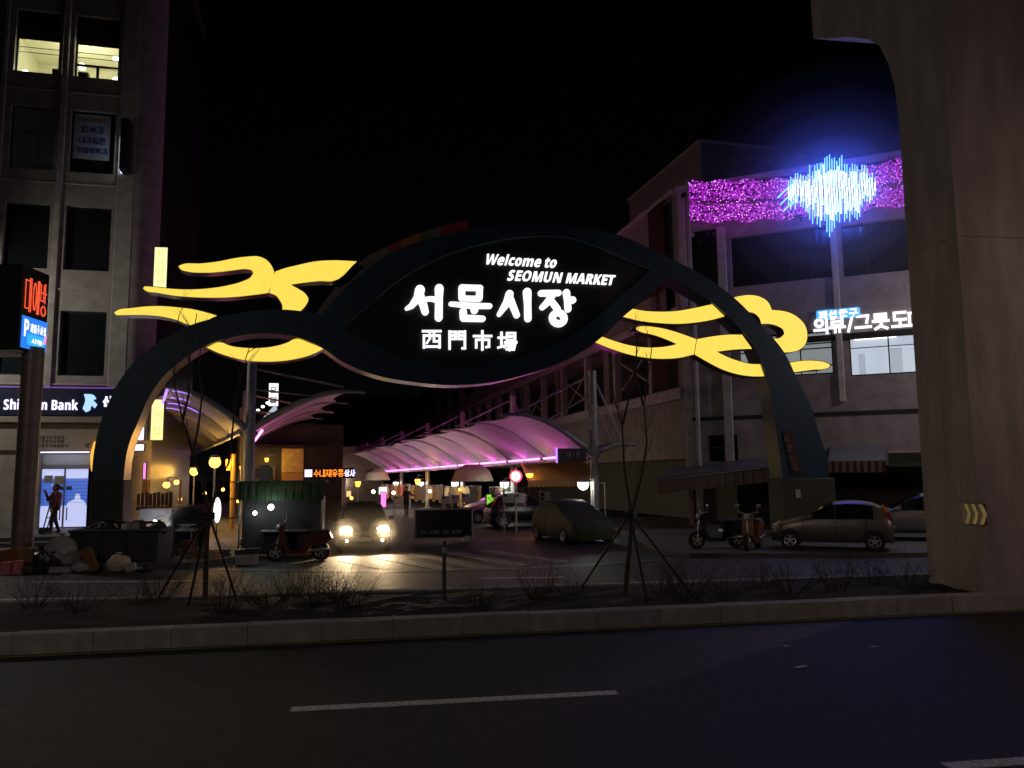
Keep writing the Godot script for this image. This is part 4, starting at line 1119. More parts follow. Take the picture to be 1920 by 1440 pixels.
	for i in 91:
		var row := []
		for q in 13:
			var near := k0.lerp(k1, i / 90.0) + side * 0.27
			var far := e1.lerp(e2, i / 90.0) - side * 1.72
			var p := near.lerp(far, q / 12.0)
			p.y = 0.2 + 0.05 * f.get_noise_2d(p.x * 2.0, p.z * 2.0) + (0.04 * sin(PI * q / 12.0))
			if q == 0 or q == 12: p.y = 0.19
			row.append(p)
		rows.append(row)
	for i in 90:
		for q in 12:
			g.quad(rows[i][q], rows[i + 1][q], rows[i + 1][q + 1], rows[i][q + 1])
	ground_piece("median_soil", g, M.soil)
	g = Geo.new()
	var b1 := e1 - side * 1.6
	var b2 := e2 - side * 1.6
	var l2 := b1.distance_to(b2)
	g.box(Vector3(l2 * 0.5, 0.1, 0), Vector3(l2, 0.25, 0.24), Transform3D(Basis(Vector3.UP, atan2(-(b2 - b1).z, (b2 - b1).x)), b1), 0.02)
	ground_piece("median_far_kerb", g, M.kerb_concrete_grey)

func make_pier() -> void:
	var o := thing("railway_pier", "massive bare concrete pier with a cap that flares out above the median", "pier", Vector3(7.9, 0, -13.4), 8.5)
	# its outline seen from the side: distance away from the camera, height
	var half := [Vector2(1.72, 0.1), Vector2(1.7, 4.1), Vector2(1.7, 7.3), Vector2(1.69, 8.4), Vector2(1.69, 9.2), Vector2(1.75, 9.9), Vector2(1.9, 10.45), Vector2(2.14, 10.95), Vector2(2.5, 11.3), Vector2(3.2, 11.75), Vector2(4.6, 12.5), Vector2(4.68, 15.0)]
	var pts := []
	for q in half: pts.append(q)
	for k in range(half.size() - 1, -1, -1): pts.append(Vector2(2.02 - half[k].x, half[k].y))
	var poly := PackedVector2Array(pts)
	var t := Transform3D(Basis(Vector3(0, 0, -1), Vector3(0, 1, 0), Vector3(1, 0, 0)), Vector3.ZERO)
	var g := Geo.new()
	g.prism(poly, 0.02, 2.2, t)
	part("shaft", g, M.pier_concrete, o)
	# a square arris strip and the formwork lines on the near faces
	for y in [6.4]:
		g = Geo.new()
		g.box(Vector3(1.1, y, -0.3), Vector3(2.22, 0.018, 0.012)); g.box(Vector3(0.012, y, -1.0), Vector3(0.012, 0.018, 1.38))
		part("form_line", g, M.kerb_concrete_grey, o)
	for q in [Vector2(0.5, 2.2), Vector2(1.2, 2.2), Vector2(0.5, 4.4), Vector2(1.2, 4.4), Vector2(0.5, 6.6), Vector2(1.2, 6.6)]:
		g = Geo.new(); g.tube([Vector3(0.03, q.y, -q.x), Vector3(0.014, q.y, -q.x)], 0.03, 8)
		part("form_tie", g, M.kerb_concrete_grey, o)
	# the beam that the pier carries, above the picture
	g = Geo.new()
	g.box(Vector3(1.0, 16.2, -1.0), Vector3(60, 2.2, 9.0))
	var dk := thing("railway_deck", "concrete railway deck that the pier carries overhead", "bridge", Vector3(7.9, 0, -13.4), 8.5)
	part("beam", g, M.pier_concrete, dk)
	# chevron marker on the side that faces the road junction
	var ch := thing("chevron_marker", "curved yellow and black chevron plate on the concrete pier", "road marker", Vector3(7.9, 0, -13.4), 98.5)
	g = Geo.new()
	g.box(Vector3(0.38, 1.55, -0.012), Vector3(0.56, 0.36, 0.03), Transform3D(), 0.008)
	part("plate", g, M.box_black, ch)
	for k in 3:
		g = Geo.new()
		var x := 0.14 + k * 0.18
		g.prism(PackedVector2Array([Vector2(x, 1.38), Vector2(x + 0.08, 1.38), Vector2(x + 0.0, 1.55), Vector2(x + 0.08, 1.72), Vector2(x, 1.72), Vector2(x - 0.08, 1.55)]), -0.036, -0.026)
		part("chevron", g, M.marker_yellow, ch)

# ---------- plants

func branch(g: Geo, a: Vector3, dir: Vector3, l: float, r: float, depth: int) -> void:
	var pts := [a]
	var rs := [r]
	var d := dir.normalized()
	var p := a
	for i in 4:
		d = (d + Vector3(rng.randf_range(-0.16, 0.16), rng.randf_range(-0.05, 0.14), rng.randf_range(-0.16, 0.16))).normalized()
		p += d * l / 4
		pts.append(p); rs.append(lerpf(r, r * 0.35, (i + 1) / 4.0))
		if depth > 0 and (i > 0 or rng.randf() < 0.5):
			var q := d.cross(Vector3(rng.randf_range(-1, 1), rng.randf_range(-1, 1), rng.randf_range(-1, 1))).normalized()
			branch(g, p, d + q * rng.randf_range(0.5, 0.9), l * rng.randf_range(0.3, 0.5), rs[-1] * 0.65, depth - 1)
	g.tube(pts, rs, 5 if r > 0.008 else 4, false)

func sapling(label: String, limbs: Array, stakes: Array, tie: Vector3, seed_: int) -> void:
	rng.seed = seed_
	var base: Vector3 = limbs[0][0]
	var o := thing("young_tree", label, "tree", base)
	var k := 0
	for limb in limbs:
		var g := Geo.new()
		var pts := []
		for q in limb: pts.append(q - base + Vector3(0, 0, 0 if k == 0 else rng.randf_range(-0.25, 0.25) * 0.0))
		var rs := []
		var r0: float = 0.042 if k == 0 else 0.02
		for i in pts.size(): rs.append(lerpf(r0, r0 * (0.7 if k == 0 else 0.32), float(i) / (pts.size() - 1)))
		if k > 0:   # limbs also lean towards and away from the road
			var lean := rng.randf_range(-0.35, 0.35)
			for i in pts.size(): pts[i].z += lean * pow(float(i) / pts.size(), 1.3)
		g.tube(pts, rs, 7, true)
		if k > 0:
			for i in range(1, pts.size()):
				for n in 2:
					var d: Vector3 = (pts[i] - pts[i - 1]).normalized()
					branch(g, pts[i - 1].lerp(pts[i], rng.randf()), d + Vector3(rng.randf_range(-0.9, 0.9), rng.randf_range(0, 0.4), rng.randf_range(-0.9, 0.9)), rng.randf_range(0.25, 0.55), 0.006, 1)
		part("trunk" if k == 0 else "limb", g, M.bark, o)
		k += 1
	if stakes.size():
		var s := thing("tree_prop", "wooden props tied round the " + label.split(" with")[0].trim_prefix("bare "), "tree prop", Vector3(tie.x, 0, tie.z))
		for e in stakes:
			var g := Geo.new()
			var foot: Vector3 = e
			var top := tie + (tie - foot).normalized() * 0.12 + (foot - tie) * Vector3(0.03, 0, 0.03)
			g.tube([foot - Vector3(tie.x, 0, tie.z), top - Vector3(tie.x, 0, tie.z)], [0.022, 0.018], 7)
			part("stake", g, M.stake, s)
		var g2 := Geo.new()
		for y in 4: g2.tube([Vector3(-0.09, tie.y + y * 0.025 - 0.03, 0), Vector3(0, tie.y + y * 0.025 - 0.03, 0.09), Vector3(0.09, tie.y + y * 0.025 - 0.03, 0), Vector3(0, tie.y + y * 0.025 - 0.03, -0.09), Vector3(-0.09, tie.y + y * 0.025 - 0.03, 0)], 0.014, 5)
		part("binding", g2, M.rubber, s)

func make_shrubs() -> void:
	var kinds := []
	for v in 3:
		rng.seed = 70 + v
		var g := Geo.new()
		var lf := Geo.new()
		for i in 40:
			var a := rng.randf() * TAU
			var d := Vector3(cos(a) * rng.randf_range(0.0, 1.3), 1.0, sin(a) * rng.randf_range(0.0, 1.3))
			var at := Vector3(cos(a), 0, sin(a)) * rng.randf_range(0.0, 0.12)
			branch(g, at * 1.8, d, rng.randf_range(0.35, 0.95), 0.005, 2)
		for i in 70:
			var a := rng.randf() * TAU
			var p := Vector3(cos(a) * rng.randf_range(0.05, 0.42), rng.randf_range(0.25, 0.72), sin(a) * rng.randf_range(0.05, 0.42))
			var u := Vector3(rng.randf_range(-1, 1), rng.randf_range(-1, 1), rng.randf_range(-1, 1)).normalized()
			var w := u.cross(Vector3(0.3, 1, 0.2)).normalized()
			lf.quad(p - u * 0.02, p + w * 0.011, p + u * 0.022, p - w * 0.011)
		kinds.append([g.mesh(M.twig), lf.mesh(M.dry_leaf)])
	var n := 0
	var where := ["in front of the left tree's left prop", "left of the left young tree", "right of the left young tree's trunk", "under the bright food stall bulbs", "before the red scooter", "left of the lit patch of road", "before the oncoming car's headlights, the tallest of its clump", "on the right edge of the headlight glow", "at the far left end of the bed", "below the rubbish container", "before the pole with the white plate", "left of the right tree's props", "under the right tree's right prop", "just right of the right tree's right prop", "before the two scooters", "before the grey hatchback's front wheel", "before the grey hatchback's rear wheel", "near the foot of the concrete pier", "closest to the concrete pier", "right of the slim guide post", "left of the dark scooter"]
	for q in [Vector3(-6.317, 0.2, -13.679), Vector3(-6.082, 0.2, -14.059), Vector3(-4.529, 0.2, -12.792), Vector3(-4.007, 0.2, -13.26), Vector3(-3.796, 0.2, -13.902), Vector3(-3.244, 0.2, -13.315), Vector3(-2.989, 0.2, -13.733), Vector3(-2.6, 0.2, -12.915), Vector3(-7.795, 0.2, -13.247), Vector3(-6.853, 0.2, -12.938), Vector3(0.404, 0.2, -13.614), Vector3(1.003, 0.2, -13.918), Vector3(2.522, 0.2, -14.049), Vector3(2.849, 0.2, -13.447), Vector3(4.321, 0.2, -14.549), Vector3(4.666, 0.2, -13.896), Vector3(5.601, 0.2, -14.197), Vector3(6.573, 0.2, -14.919), Vector3(6.881, 0.2, -14.357), Vector3(-0.547, 0.2, -13.034), Vector3(3.539, 0.2, -13.74)]:
		var o := thing("shrub", "bare twiggy shrub " + where[n], "shrub", q, n * 57.0, "bare shrubs along the median")
		inst("twigs", kinds[n % 3][0], o).scale = Vector3(0.75 + 0.6 * fmod(n * 0.53, 1.0), 0.5 + 0.45 * fmod(n * 0.37, 1.0), 0.8)
		inst("leaves", kinds[n % 3][1], o).scale = Vector3(0.75 + 0.6 * fmod(n * 0.53, 1.0), 0.5 + 0.45 * fmod(n * 0.37, 1.0), 0.8)
		n += 1

# ---------- market street canopies

func membrane(dir: float, w: float, y0: float, h: float, bay: float) -> Geo:
	var g := Geo.new()
	var nu := 10
	var nw := 10
	var at := func(i: float, j: float) -> Vector3:
		var u := i / nu
		var f := clampf(j / nw, 0.0, 1.2)
		var ww := w - 0.34 * sin(PI * u) * (0.15 + 0.85 * f)
		return Vector3(dir * (0.12 + f * (ww - 0.12)), y0 + h * pow(maxf(sin(f * PI * 0.5), 0.0), 0.95) - 0.16 * sin(PI * u) * sin(PI * f) - 0.05 * sin(PI * u), -u * bay)
	var gr := []
	for i in nu + 1:
		var row := []
		for j in nw + 1:
			var p: Vector3 = at.call(float(i), float(j))
			var du: Vector3 = at.call(i + 0.1, float(j)) - at.call(i - 0.1, float(j))
			var dw: Vector3 = at.call(float(i), j + 0.1) - at.call(float(i), j - 0.1)
			var m := du.cross(dw).normalized()
			if m.y < 0: m = -m
			row.append([p, m])
		gr.append(row)
	for i in nu:
		for j in nw:
			var q := [gr[i][j], gr[i + 1][j], gr[i + 1][j + 1], gr[i][j + 1]]
			if (q[1][0] - q[0][0]).cross(q[3][0] - q[0][0]).y < 0: q = [q[0], q[3], q[2], q[1]]
			g.quad_n(q[0][0], q[1][0], q[2][0], q[3][0], q[0][1], q[1][1], q[2][1], q[3][1])
	var hem := []
	for i in nu + 1: hem.append(at.call(float(i), float(nw)))
	g.tube(hem, 0.03, 6)
	return g

func rib(dir: float, w: float, y0: float, h: float, r: float) -> Array:
	var pts := []
	for j in 13:
		var f := j / 12.0
		pts.append(Vector3(dir * f * w, y0 + h * pow(maxf(sin(f * PI * 0.5), 0.0), 0.95) - 0.05, 0))
	return pts

func canopy(label: String, base: Vector3, wings: Array, bays: int, bay: float, top: float, led: Array, posts := true) -> void:
	var o := thing("street_canopy", label, "canopy", base, 13.5)
	for i in bays + 1:
		var z := -i * bay
		if i % 2 == 0 and posts:
			var g := Geo.new()
			g.tube([Vector3(0, 0, z), Vector3(0, top, z)], 0.17, 14)
			g.box(Vector3(0, 0.12, z), Vector3(0.5, 0.24, 0.5), Transform3D(), 0.03)
			g.tube([Vector3(0, wings[0][1] - 0.12, z), Vector3(0, wings[0][1] + 0.2, z)], 0.21, 14)
			part("post", g, M.canopy_steel, o)
			for w in wings:
				g = Geo.new()
				g.tube([Vector3(0, top - 0.15, z), Vector3(w[0] * w[3] * 0.92, w[1] + w[2] + 0.1, z)], 0.045, 7)
				g.tube([Vector3(0, top - 0.9, z), Vector3(w[0] * w[3] * 0.6, w[1] + w[2] * 0.82, z)], 0.035, 7)
				part("strut", g, M.canopy_steel, o)
		for w in wings:
			var g := Geo.new()
			var pts := rib(w[0], w[3], w[1], w[2], 0.1)
			for k in pts.size(): pts[k].z = z
			var tail: Vector3 = pts[-1] + Vector3(w[0] * 0.5, -0.03, 0)
			pts.append(tail)
			var thick := 0.13 if i % 2 == 0 else 0.05
			var rs := []
			for k in pts.size(): rs.append(lerpf(thick, thick * 0.45, float(k) / pts.size()))
			g.tube(pts, rs, 8)
			part("rib", g, M.canopy_steel, o)
	for w in wings:
		var me := membrane(w[0], w[3], w[1], w[2], bay).mesh(M.membrane)
		for i in bays: inst("membrane", me, o, Transform3D(Basis(), Vector3(0, 0, -i * bay)))
		var g := Geo.new()
		g.tube([Vector3(w[0] * 0.2, w[1] - 0.16, 0), Vector3(w[0] * 0.2, w[1] - 0.16, -bays * bay)], 0.07, 8)
		part("eave_pipe", g, M.canopy_steel, o)
	if not posts:   # this row also has tubes along the ribs of its outer wing
		for i in 4:
			var g := Geo.new()
			var pts := rib(-1.0, 2.45, wings[0][1], wings[0][2], 0.1).slice(6)
			for k in pts.size(): pts[k] += Vector3(0, -0.17, -i * bay * 0.5)
			g.tube(pts, 0.02, 6)
			part("led_tube", g, M.purple_led_light, o)
	for l in led:   # wing, distance out, height, material, light colour, energy
		for i in bays:
			for s in 2:
				var z := -i * bay - (0.3 if s == 0 else bay * 0.52)
				var len := bay * (0.4 if s == 0 else 0.43)
				var g := Geo.new()
				g.box(Vector3(l[0], l[1], z - len * 0.5), Vector3(0.09, 0.09, len), Transform3D(), 0.02)
				part("led_tube", g, l[2], o)
			if i < l[5]: area(o, Vector3(l[0], l[1] + 0.05, -(i + 0.5) * bay), Vector3(l[6], 1.0, 0), 0.08, bay * 0.85, l[3], l[4])

# ---------- vehicles

func wheel(parent: Node3D, at: Vector3, r: float, w: float, side: float) -> void:
	var n := sub("wheel", parent)
	n.position = at
	var t := Transform3D(Basis(Vector3.RIGHT, PI * 0.5 * side), Vector3.ZERO)
	var g := Geo.new()
	g.lathe([Vector2(r * 0.64, -w * 0.5), Vector2(r * 0.93, -w * 0.5), Vector2(r, -w * 0.36), Vector2(r, w * 0.36), Vector2(r * 0.93, w * 0.5), Vector2(r * 0.64, w * 0.5), Vector2(r * 0.64, -w * 0.5)], 28, t)
	part("tyre", g, M.tyre, n)
	g = Geo.new()
	g.lathe([Vector2(r * 0.56, w * 0.1), Vector2(r * 0.66, w * 0.42), Vector2(r * 0.62, w * 0.47), Vector2(r * 0.55, w * 0.4)], 28, t)
	g.lathe([Vector2(r * 0.17, w * 0.3), Vector2(r * 0.15, w * 0.46), Vector2(0.001, w * 0.48)], 16, t)
	for k in 5:
		var a := TAU * k / 5 + 0.3
		for d in [-0.13, 0.13]:
			g.box(Vector3(0, 0, 0), Vector3(r * 0.5, w * 0.1, r * 0.12), t * Transform3D(Basis(Vector3.UP, a), Vector3(cos(-a + d) * r * 0.36, w * 0.36, sin(-a + d) * r * 0.36)), 0.004)
	part("rim", g, M.rim_alloy, n)
	g = Geo.new()
	g.lathe([Vector2(r * 0.62, w * 0.05), Vector2(0.001, w * 0.06)], 24, t)
	part("brake_drum", g, M.rubber, n)

func car_body(o: Node3D, xs: Array, tops: Array, half: Array, belt: float, yb: float, glass: Array, paint: Material) -> void:
	# stations from the nose (-x) to the tail; glass marks the stations whose span to the next one is screen (1), cabin side (2) or both (3)
	var body := Geo.new()
	var win := Geo.new()
	var n := xs.size()
	var rings := []
	for i in n:
		var tp: float = tops[i]
		var w: float = half[i]
		var bl: float = minf(belt + 0.05 * float(i) / n, tp - 0.04)
		var k := clampf((tp - bl) / 0.5, 0.0, 1.0)
		rings.append([Vector3(xs[i], yb, w * 0.84), Vector3(xs[i], yb + 0.1, w * 0.95), Vector3(xs[i], lerpf(yb, bl, 0.5), w), Vector3(xs[i], lerpf(yb, bl, 0.78), w * 0.985), Vector3(xs[i], bl, w * 0.95), Vector3(xs[i], lerpf(bl, tp, 0.86), w * lerpf(0.9, 0.76, k)), Vector3(xs[i], tp, w * lerpf(0.8, 0.62, k)), Vector3(xs[i], tp + 0.025, 0.0)])
	for sd in [1.0, -1.0]:
		var mir := Vector3(1, 1, sd)
		for i in n - 1:
			for j in 7:
				var a: Vector3 = rings[i][j] * mir
				var b: Vector3 = rings[i + 1][j] * mir
				var c: Vector3 = rings[i + 1][j + 1] * mir
				var d: Vector3 = rings[i][j + 1] * mir
				var to := body
				if (j == 4 and glass[i] >= 2) or (j >= 5 and glass[i] % 2 == 1): to = win
				if sd > 0: to.quad(a, b, c, d)
				else: to.quad(d, c, b, a)
		for e in [0, n - 1]:
			for j in range(1, 7):
				var q := [rings[e][0] * mir, rings[e][j] * mir, rings[e][j + 1] * mir]
				if (sd > 0) == (e == 0): body.tri(q[0], q[1], q[2])
				else: body.tri(q[0], q[2], q[1])
			var m0: Vector3 = rings[e][0]
			body.tri(m0 * mir, rings[e][7], Vector3(m0.x, m0.y, 0))
		for i in n - 1:
			body.quad(rings[i][0] * mir, rings[i][0] * Vector3(1, 1, 0), rings[i + 1][0] * Vector3(1, 1, 0), rings[i + 1][0] * mir)
	part("body", smooth(body), paint, o)
	part("window", win, M.dark_glass, o)

func smooth(g: Geo) -> Geo:   # shares the normals of faces that meet at less than 38 degrees
	var at := {}
	for i in g.v.size():
		var k := Vector3i((g.v[i] * 2000.0).round())
		if not at.has(k): at[k] = []
		at[k].append(i)
	var out := PackedVector3Array(g.n)
	for k in at:
		for i in at[k]:
			var s := Vector3.ZERO
			for j in at[k]:
				if g.n[i].dot(g.n[j]) > 0.78: s += g.n[j]
			out[i] = s.normalized()
	g.n = out
	return g

func make_car(called: String, label: String, at: Vector3, turn: float, paint: Material, spec := {}) -> Node3D:
	var o := thing(called, label, "car", at, turn)
	var xs := [-1.74, -1.7, -1.58, -1.35, -1.0, -0.78, -0.5, -0.2, 0.1, 0.5, 0.9, 1.2, 1.45, 1.6, 1.7, 1.74]
	var tops := [0.5, 0.62, 0.74, 0.84, 0.92, 0.97, 1.14, 1.32, 1.42, 1.46, 1.44, 1.39, 1.27, 1.05, 0.86, 0.6]
	var half := [0.6, 0.68, 0.75, 0.79, 0.8, 0.8, 0.8, 0.8, 0.8, 0.8, 0.8, 0.8, 0.79, 0.77, 0.74, 0.7]
	var glass := [0, 0, 0, 0, 0, 1, 3, 3, 2, 2, 2, 0, 1, 1, 0, 0]
	car_body(o, xs, tops, half, 0.9, 0.24, glass, paint)
	for s in [-1.0, 1.0]:
		var g0 := Geo.new()
		g0.tube([Vector3(0.16, 0.92, s * 0.772), Vector3(0.16, 1.14, s * 0.7), Vector3(0.16, 1.38, s * 0.585)], 0.03, 6)
		g0.tube([Vector3(-0.82, 0.93, s * 0.772), Vector3(1.22, 0.955, s * 0.772)], 0.012, 5)
		part("pillar", g0, M.rubber, o)
		g0 = Geo.new()
		for x in [-0.78, 0.16, 1.0]: g0.tube([Vector3(x, 0.92, s * 0.772), Vector3(x, 0.74, s * 0.797), Vector3(x, 0.56, s * 0.8), Vector3(x, 0.36, s * 0.77)], 0.006, 4)
		part("door_seam", g0, M.rubber, o)
	for x in [-1.17, 1.2]:
		for s in [-1.0, 1.0]:
			wheel(o, Vector3(x, 0.285, s * 0.735), 0.285, 0.18, s)
			var g := Geo.new()
			var seg := []
			for k in 13: seg.append(Vector3(x + 0.345 * cos(PI * k / 12), 0.27 + 0.345 * sin(PI * k / 12), s * 0.785))
			g.tube(seg, 0.028, 6)
			for k in 12: g.tri(Vector3(x, 0.3, s * 0.806), seg[k] + Vector3(0, 0, s * 0.02), seg[k + 1] + Vector3(0, 0, s * 0.02))
			part("wheel_arch", g, M.rubber, o)
	for s in [-1.0, 1.0]:
		var g := Geo.new()
		g.ball(Vector3(-1.6, 0.66, s * 0.55), Vector3(0.13, 0.13, 0.19), 8, 12)
		part("headlight", g, spec.get("head", M.lamp_lens), o)
		g = Geo.new(); g.ball(Vector3(-1.7, 0.37, s * 0.53), Vector3(0.05, 0.05, 0.06))
		part("fog_light", g, spec.get("fog", M.lamp_lens), o)
		g = Geo.new(); g.box(Vector3(-0.62, 0.98, s * 0.87), Vector3(0.1, 0.13, 0.16), Transform3D(), 0.035)
		g.box(Vector3(-0.6, 0.93, s * 0.79), Vector3(0.05, 0.03, 0.1))
		part("mirror", g, paint, o)
		g = Geo.new(); g.tube([Vector3(1.46, 1.3, s * 0.52), Vector3(1.57, 1.12, s * 0.61)], [0.05, 0.06], 8)
		part("indicator_light", g, M.lens_amber, o)
		g = Geo.new(); g.tube([Vector3(1.57, 1.12, s * 0.61), Vector3(1.67, 0.92, s * 0.66)], [0.062, 0.058], 8)
		part("tail_light", g, M.lens_red, o)
		for x in [-0.05, 0.78]:
			g = Geo.new(); g.box(Vector3(x + 0.14, 0.82, s * 0.785), Vector3(0.16, 0.03, 0.04), Transform3D(), 0.01)
			part("door_handle", g, M.rim_alloy, o)
		g = Geo.new(); g.box(Vector3(0.0, 0.27, s * 0.73), Vector3(1.75, 0.07, 0.1), Transform3D(), 0.02)
		part("sill", g, M.rubber, o)
	var g3 := Geo.new(); g3.box(Vector3(-1.74, 0.56, 0), Vector3(0.04, 0.1, 0.7), Transform3D(), 0.015)
	part("grille", g3, M.rubber, o)
	g3 = Geo.new(); g3.box(Vector3(-1.755, 0.4, 0), Vector3(0.03, 0.11, 0.5), Transform3D(), 0.008)
	part("number_plate", g3, M.sign_white, o)
	g3 = Geo.new(); g3.box(Vector3(1.755, 0.62, 0), Vector3(0.03, 0.11, 0.5), Transform3D(), 0.008)
	part("number_plate", g3, M.sign_white, o)
	return o

func make_scooter(label: String, at: Vector3, turn: float, paint: Material) -> Node3D:
	var o := thing("scooter", label, "scooter", at, turn)
	wheel(o, Vector3(-0.62, 0.25, 0), 0.25, 0.12, 1.0)
	wheel(o, Vector3(0.6, 0.25, 0), 0.25, 0.14, 1.0)
	var g := Geo.new()
	g.prism(crv([Vector2(-0.55, 0.42), Vector2(-0.5, 0.98), Vector2(-0.4, 1.0), Vector2(-0.36, 0.5), Vector2(-0.25, 0.3), Vector2(0.1, 0.3), Vector2(0.15, 0.55), Vector2(0.3, 0.72), Vector2(0.85, 0.75), Vector2(0.9, 0.62), Vector2(0.7, 0.45), Vector2(0.35, 0.4), Vector2(0.2, 0.2), Vector2(-0.3, 0.2), Vector2(-0.42, 0.36)], true, 4), -0.15, 0.15)
	part("fairing", g, paint, o)
	g = Geo.new(); g.box(Vector3(0.5, 0.79, 0), Vector3(0.68, 0.1, 0.26), Transform3D(), 0.04)
	part("seat", g, M.rubber, o)
	g = Geo.new(); g.tube([Vector3(-0.36, 1.06, -0.32), Vector3(-0.42, 1.02, -0.1), Vector3(-0.45, 1.0, 0), Vector3(-0.42, 1.02, 0.1), Vector3(-0.36, 1.06, 0.32)], 0.016, 7)
	g.tube([Vector3(-0.45, 1.0, 0), Vector3(-0.56, 0.6, 0), Vector3(-0.62, 0.25, 0.09)], 0.025, 7)
	part("handlebar", g, M.steel, o)
	g = Geo.new(); g.ball(Vector3(-0.55, 0.92, 0), Vector3(0.07, 0.09, 0.09))
	part("headlight", g, M.lamp_lens, o)
	for s in [-1.0, 1.0]:
		g = Geo.new(); g.tube([Vector3(-0.42, 1.03, s * 0.22), Vector3(-0.38, 1.2, s * 0.3)], 0.008, 5); g.ball(Vector3(-0.38, 1.24, s * 0.3), Vector3(0.02, 0.05, 0.07), 6, 8)
		part("mirror", g, M.steel, o)
	g = Geo.new(); g.tube([Vector3(0.25, 0.28, 0.13), Vector3(0.8, 0.34, 0.16)], [0.03, 0.05], 8)
	part("exhaust", g, M.steel, o)
	return o

# ---------- people

func field_mesh(g: Geo, bones: Array, cell: float, k := 0.025) -> void:   # surface nets round a smooth union of tapered capsules [a, b, ra, rb, colour]
	var lo := Vector3.INF
	var hi := -Vector3.INF
	for b in bones:
		var r: float = maxf(b[2], b[3]) + 0.03
		lo = lo.min(b[0] - Vector3.ONE * r).min(b[1] - Vector3.ONE * r)
		hi = hi.max(b[0] + Vector3.ONE * r).max(b[1] + Vector3.ONE * r)
	var n := Vector3i(((hi - lo) / cell).ceil()) + Vector3i.ONE
	var sy := n.x
	var sz := n.x * n.y
	var f := PackedFloat32Array()
	f.resize(n.x * n.y * n.z); f.fill(1.0)
	var own := PackedInt32Array()
	own.resize(f.size())
	var near := PackedFloat32Array()
	near.resize(f.size()); near.fill(9.0)
	for bi in bones.size():
		var b: Array = bones[bi]
		var r: float = maxf(b[2], b[3]) + 0.05
		var a: Vector3 = b[0]
		var ab: Vector3 = b[1] - a
		var l2 := maxf(ab.length_squared(), 1e-6)
		var i0 := Vector3i((((a.min(b[1]) - Vector3.ONE * r) - lo) / cell).floor()).clamp(Vector3i.ZERO, n - Vector3i.ONE)
		var i1 := Vector3i((((a.max(b[1]) + Vector3.ONE * r) - lo) / cell).ceil()).clamp(Vector3i.ZERO, n - Vector3i.ONE)
		for z in range(i0.z, i1.z + 1):
			for y in range(i0.y, i1.y + 1):
				for x in range(i0.x, i1.x + 1):
					var p := lo + Vector3(x, y, z) * cell
					var t := clampf((p - a).dot(ab) / l2, 0.0, 1.0)
					var d := (p - a - ab * t).length() - lerpf(b[2], b[3], t)
					var q := x + y * sy + z * sz
					if d < near[q]: near[q] = d; own[q] = bi
					var h := clampf(0.5 + 0.5 * (f[q] - d) / k, 0.0, 1.0)
					f[q] = lerpf(f[q], d, h) - k * h * (1.0 - h)
	var vert := {}
	for z in n.z - 1:
		for y in n.y - 1:
			for x in n.x - 1:
				var q := x + y * sy + z * sz
				var neg := 0
				for c in 8: if f[q + (c & 1) + ((c >> 1) & 1) * sy + (c >> 2) * sz] < 0: neg += 1
				if neg == 0 or neg == 8: continue
				var s := Vector3.ZERO
				var m := 0
				for e in [[0, 1], [0, 2], [0, 4], [1, 3], [1, 5], [2, 3], [2, 6], [3, 7], [4, 5], [4, 6], [5, 7], [6, 7]]:
					var a: int = e[0]
					var b: int = e[1]
					var fa := f[q + (a & 1) + ((a >> 1) & 1) * sy + (a >> 2) * sz]
					var fb := f[q + (b & 1) + ((b >> 1) & 1) * sy + (b >> 2) * sz]
					if (fa < 0) != (fb < 0):
						s += Vector3(a & 1, (a >> 1) & 1, a >> 2).lerp(Vector3(b & 1, (b >> 1) & 1, b >> 2), fa / (fa - fb)); m += 1
				var gr := Vector3(f[q + 1] - f[q], f[q + sy] - f[q], f[q + sz] - f[q])
				gr += Vector3(f[q + 1 + sy + sz] - f[q + sy + sz], f[q + 1 + sy + sz] - f[q + 1 + sz], f[q + 1 + sy + sz] - f[q + 1 + sy])
				vert[q] = [lo + (Vector3(x, y, z) + s / m) * cell, gr.normalized(), bones[own[q]][4]]
	for z in range(1, n.z - 1):
		for y in range(1, n.y - 1):
			for x in range(1, n.x - 1):
				var q := x + y * sy + z * sz
				for ax in 3:
					var d: int = [1, sy, sz][ax]
					if (f[q] < 0) == (f[q + d] < 0): continue
					var u: int = [sy, sz, 1][ax]
					var w: int = [sz, 1, sy][ax]
					var l := [q - u - w, q - w, q, q - u]
					if f[q] > 0: l.reverse()
					var ok := true
					for e in l: ok = ok and vert.has(e)
					if not ok: continue
					for tri in [[0, 2, 1], [0, 3, 2]]:
						for e in tri:
							g.p(vert[l[e]][0], vert[l[e]][1]); g.c.append(vert[l[e]][2])

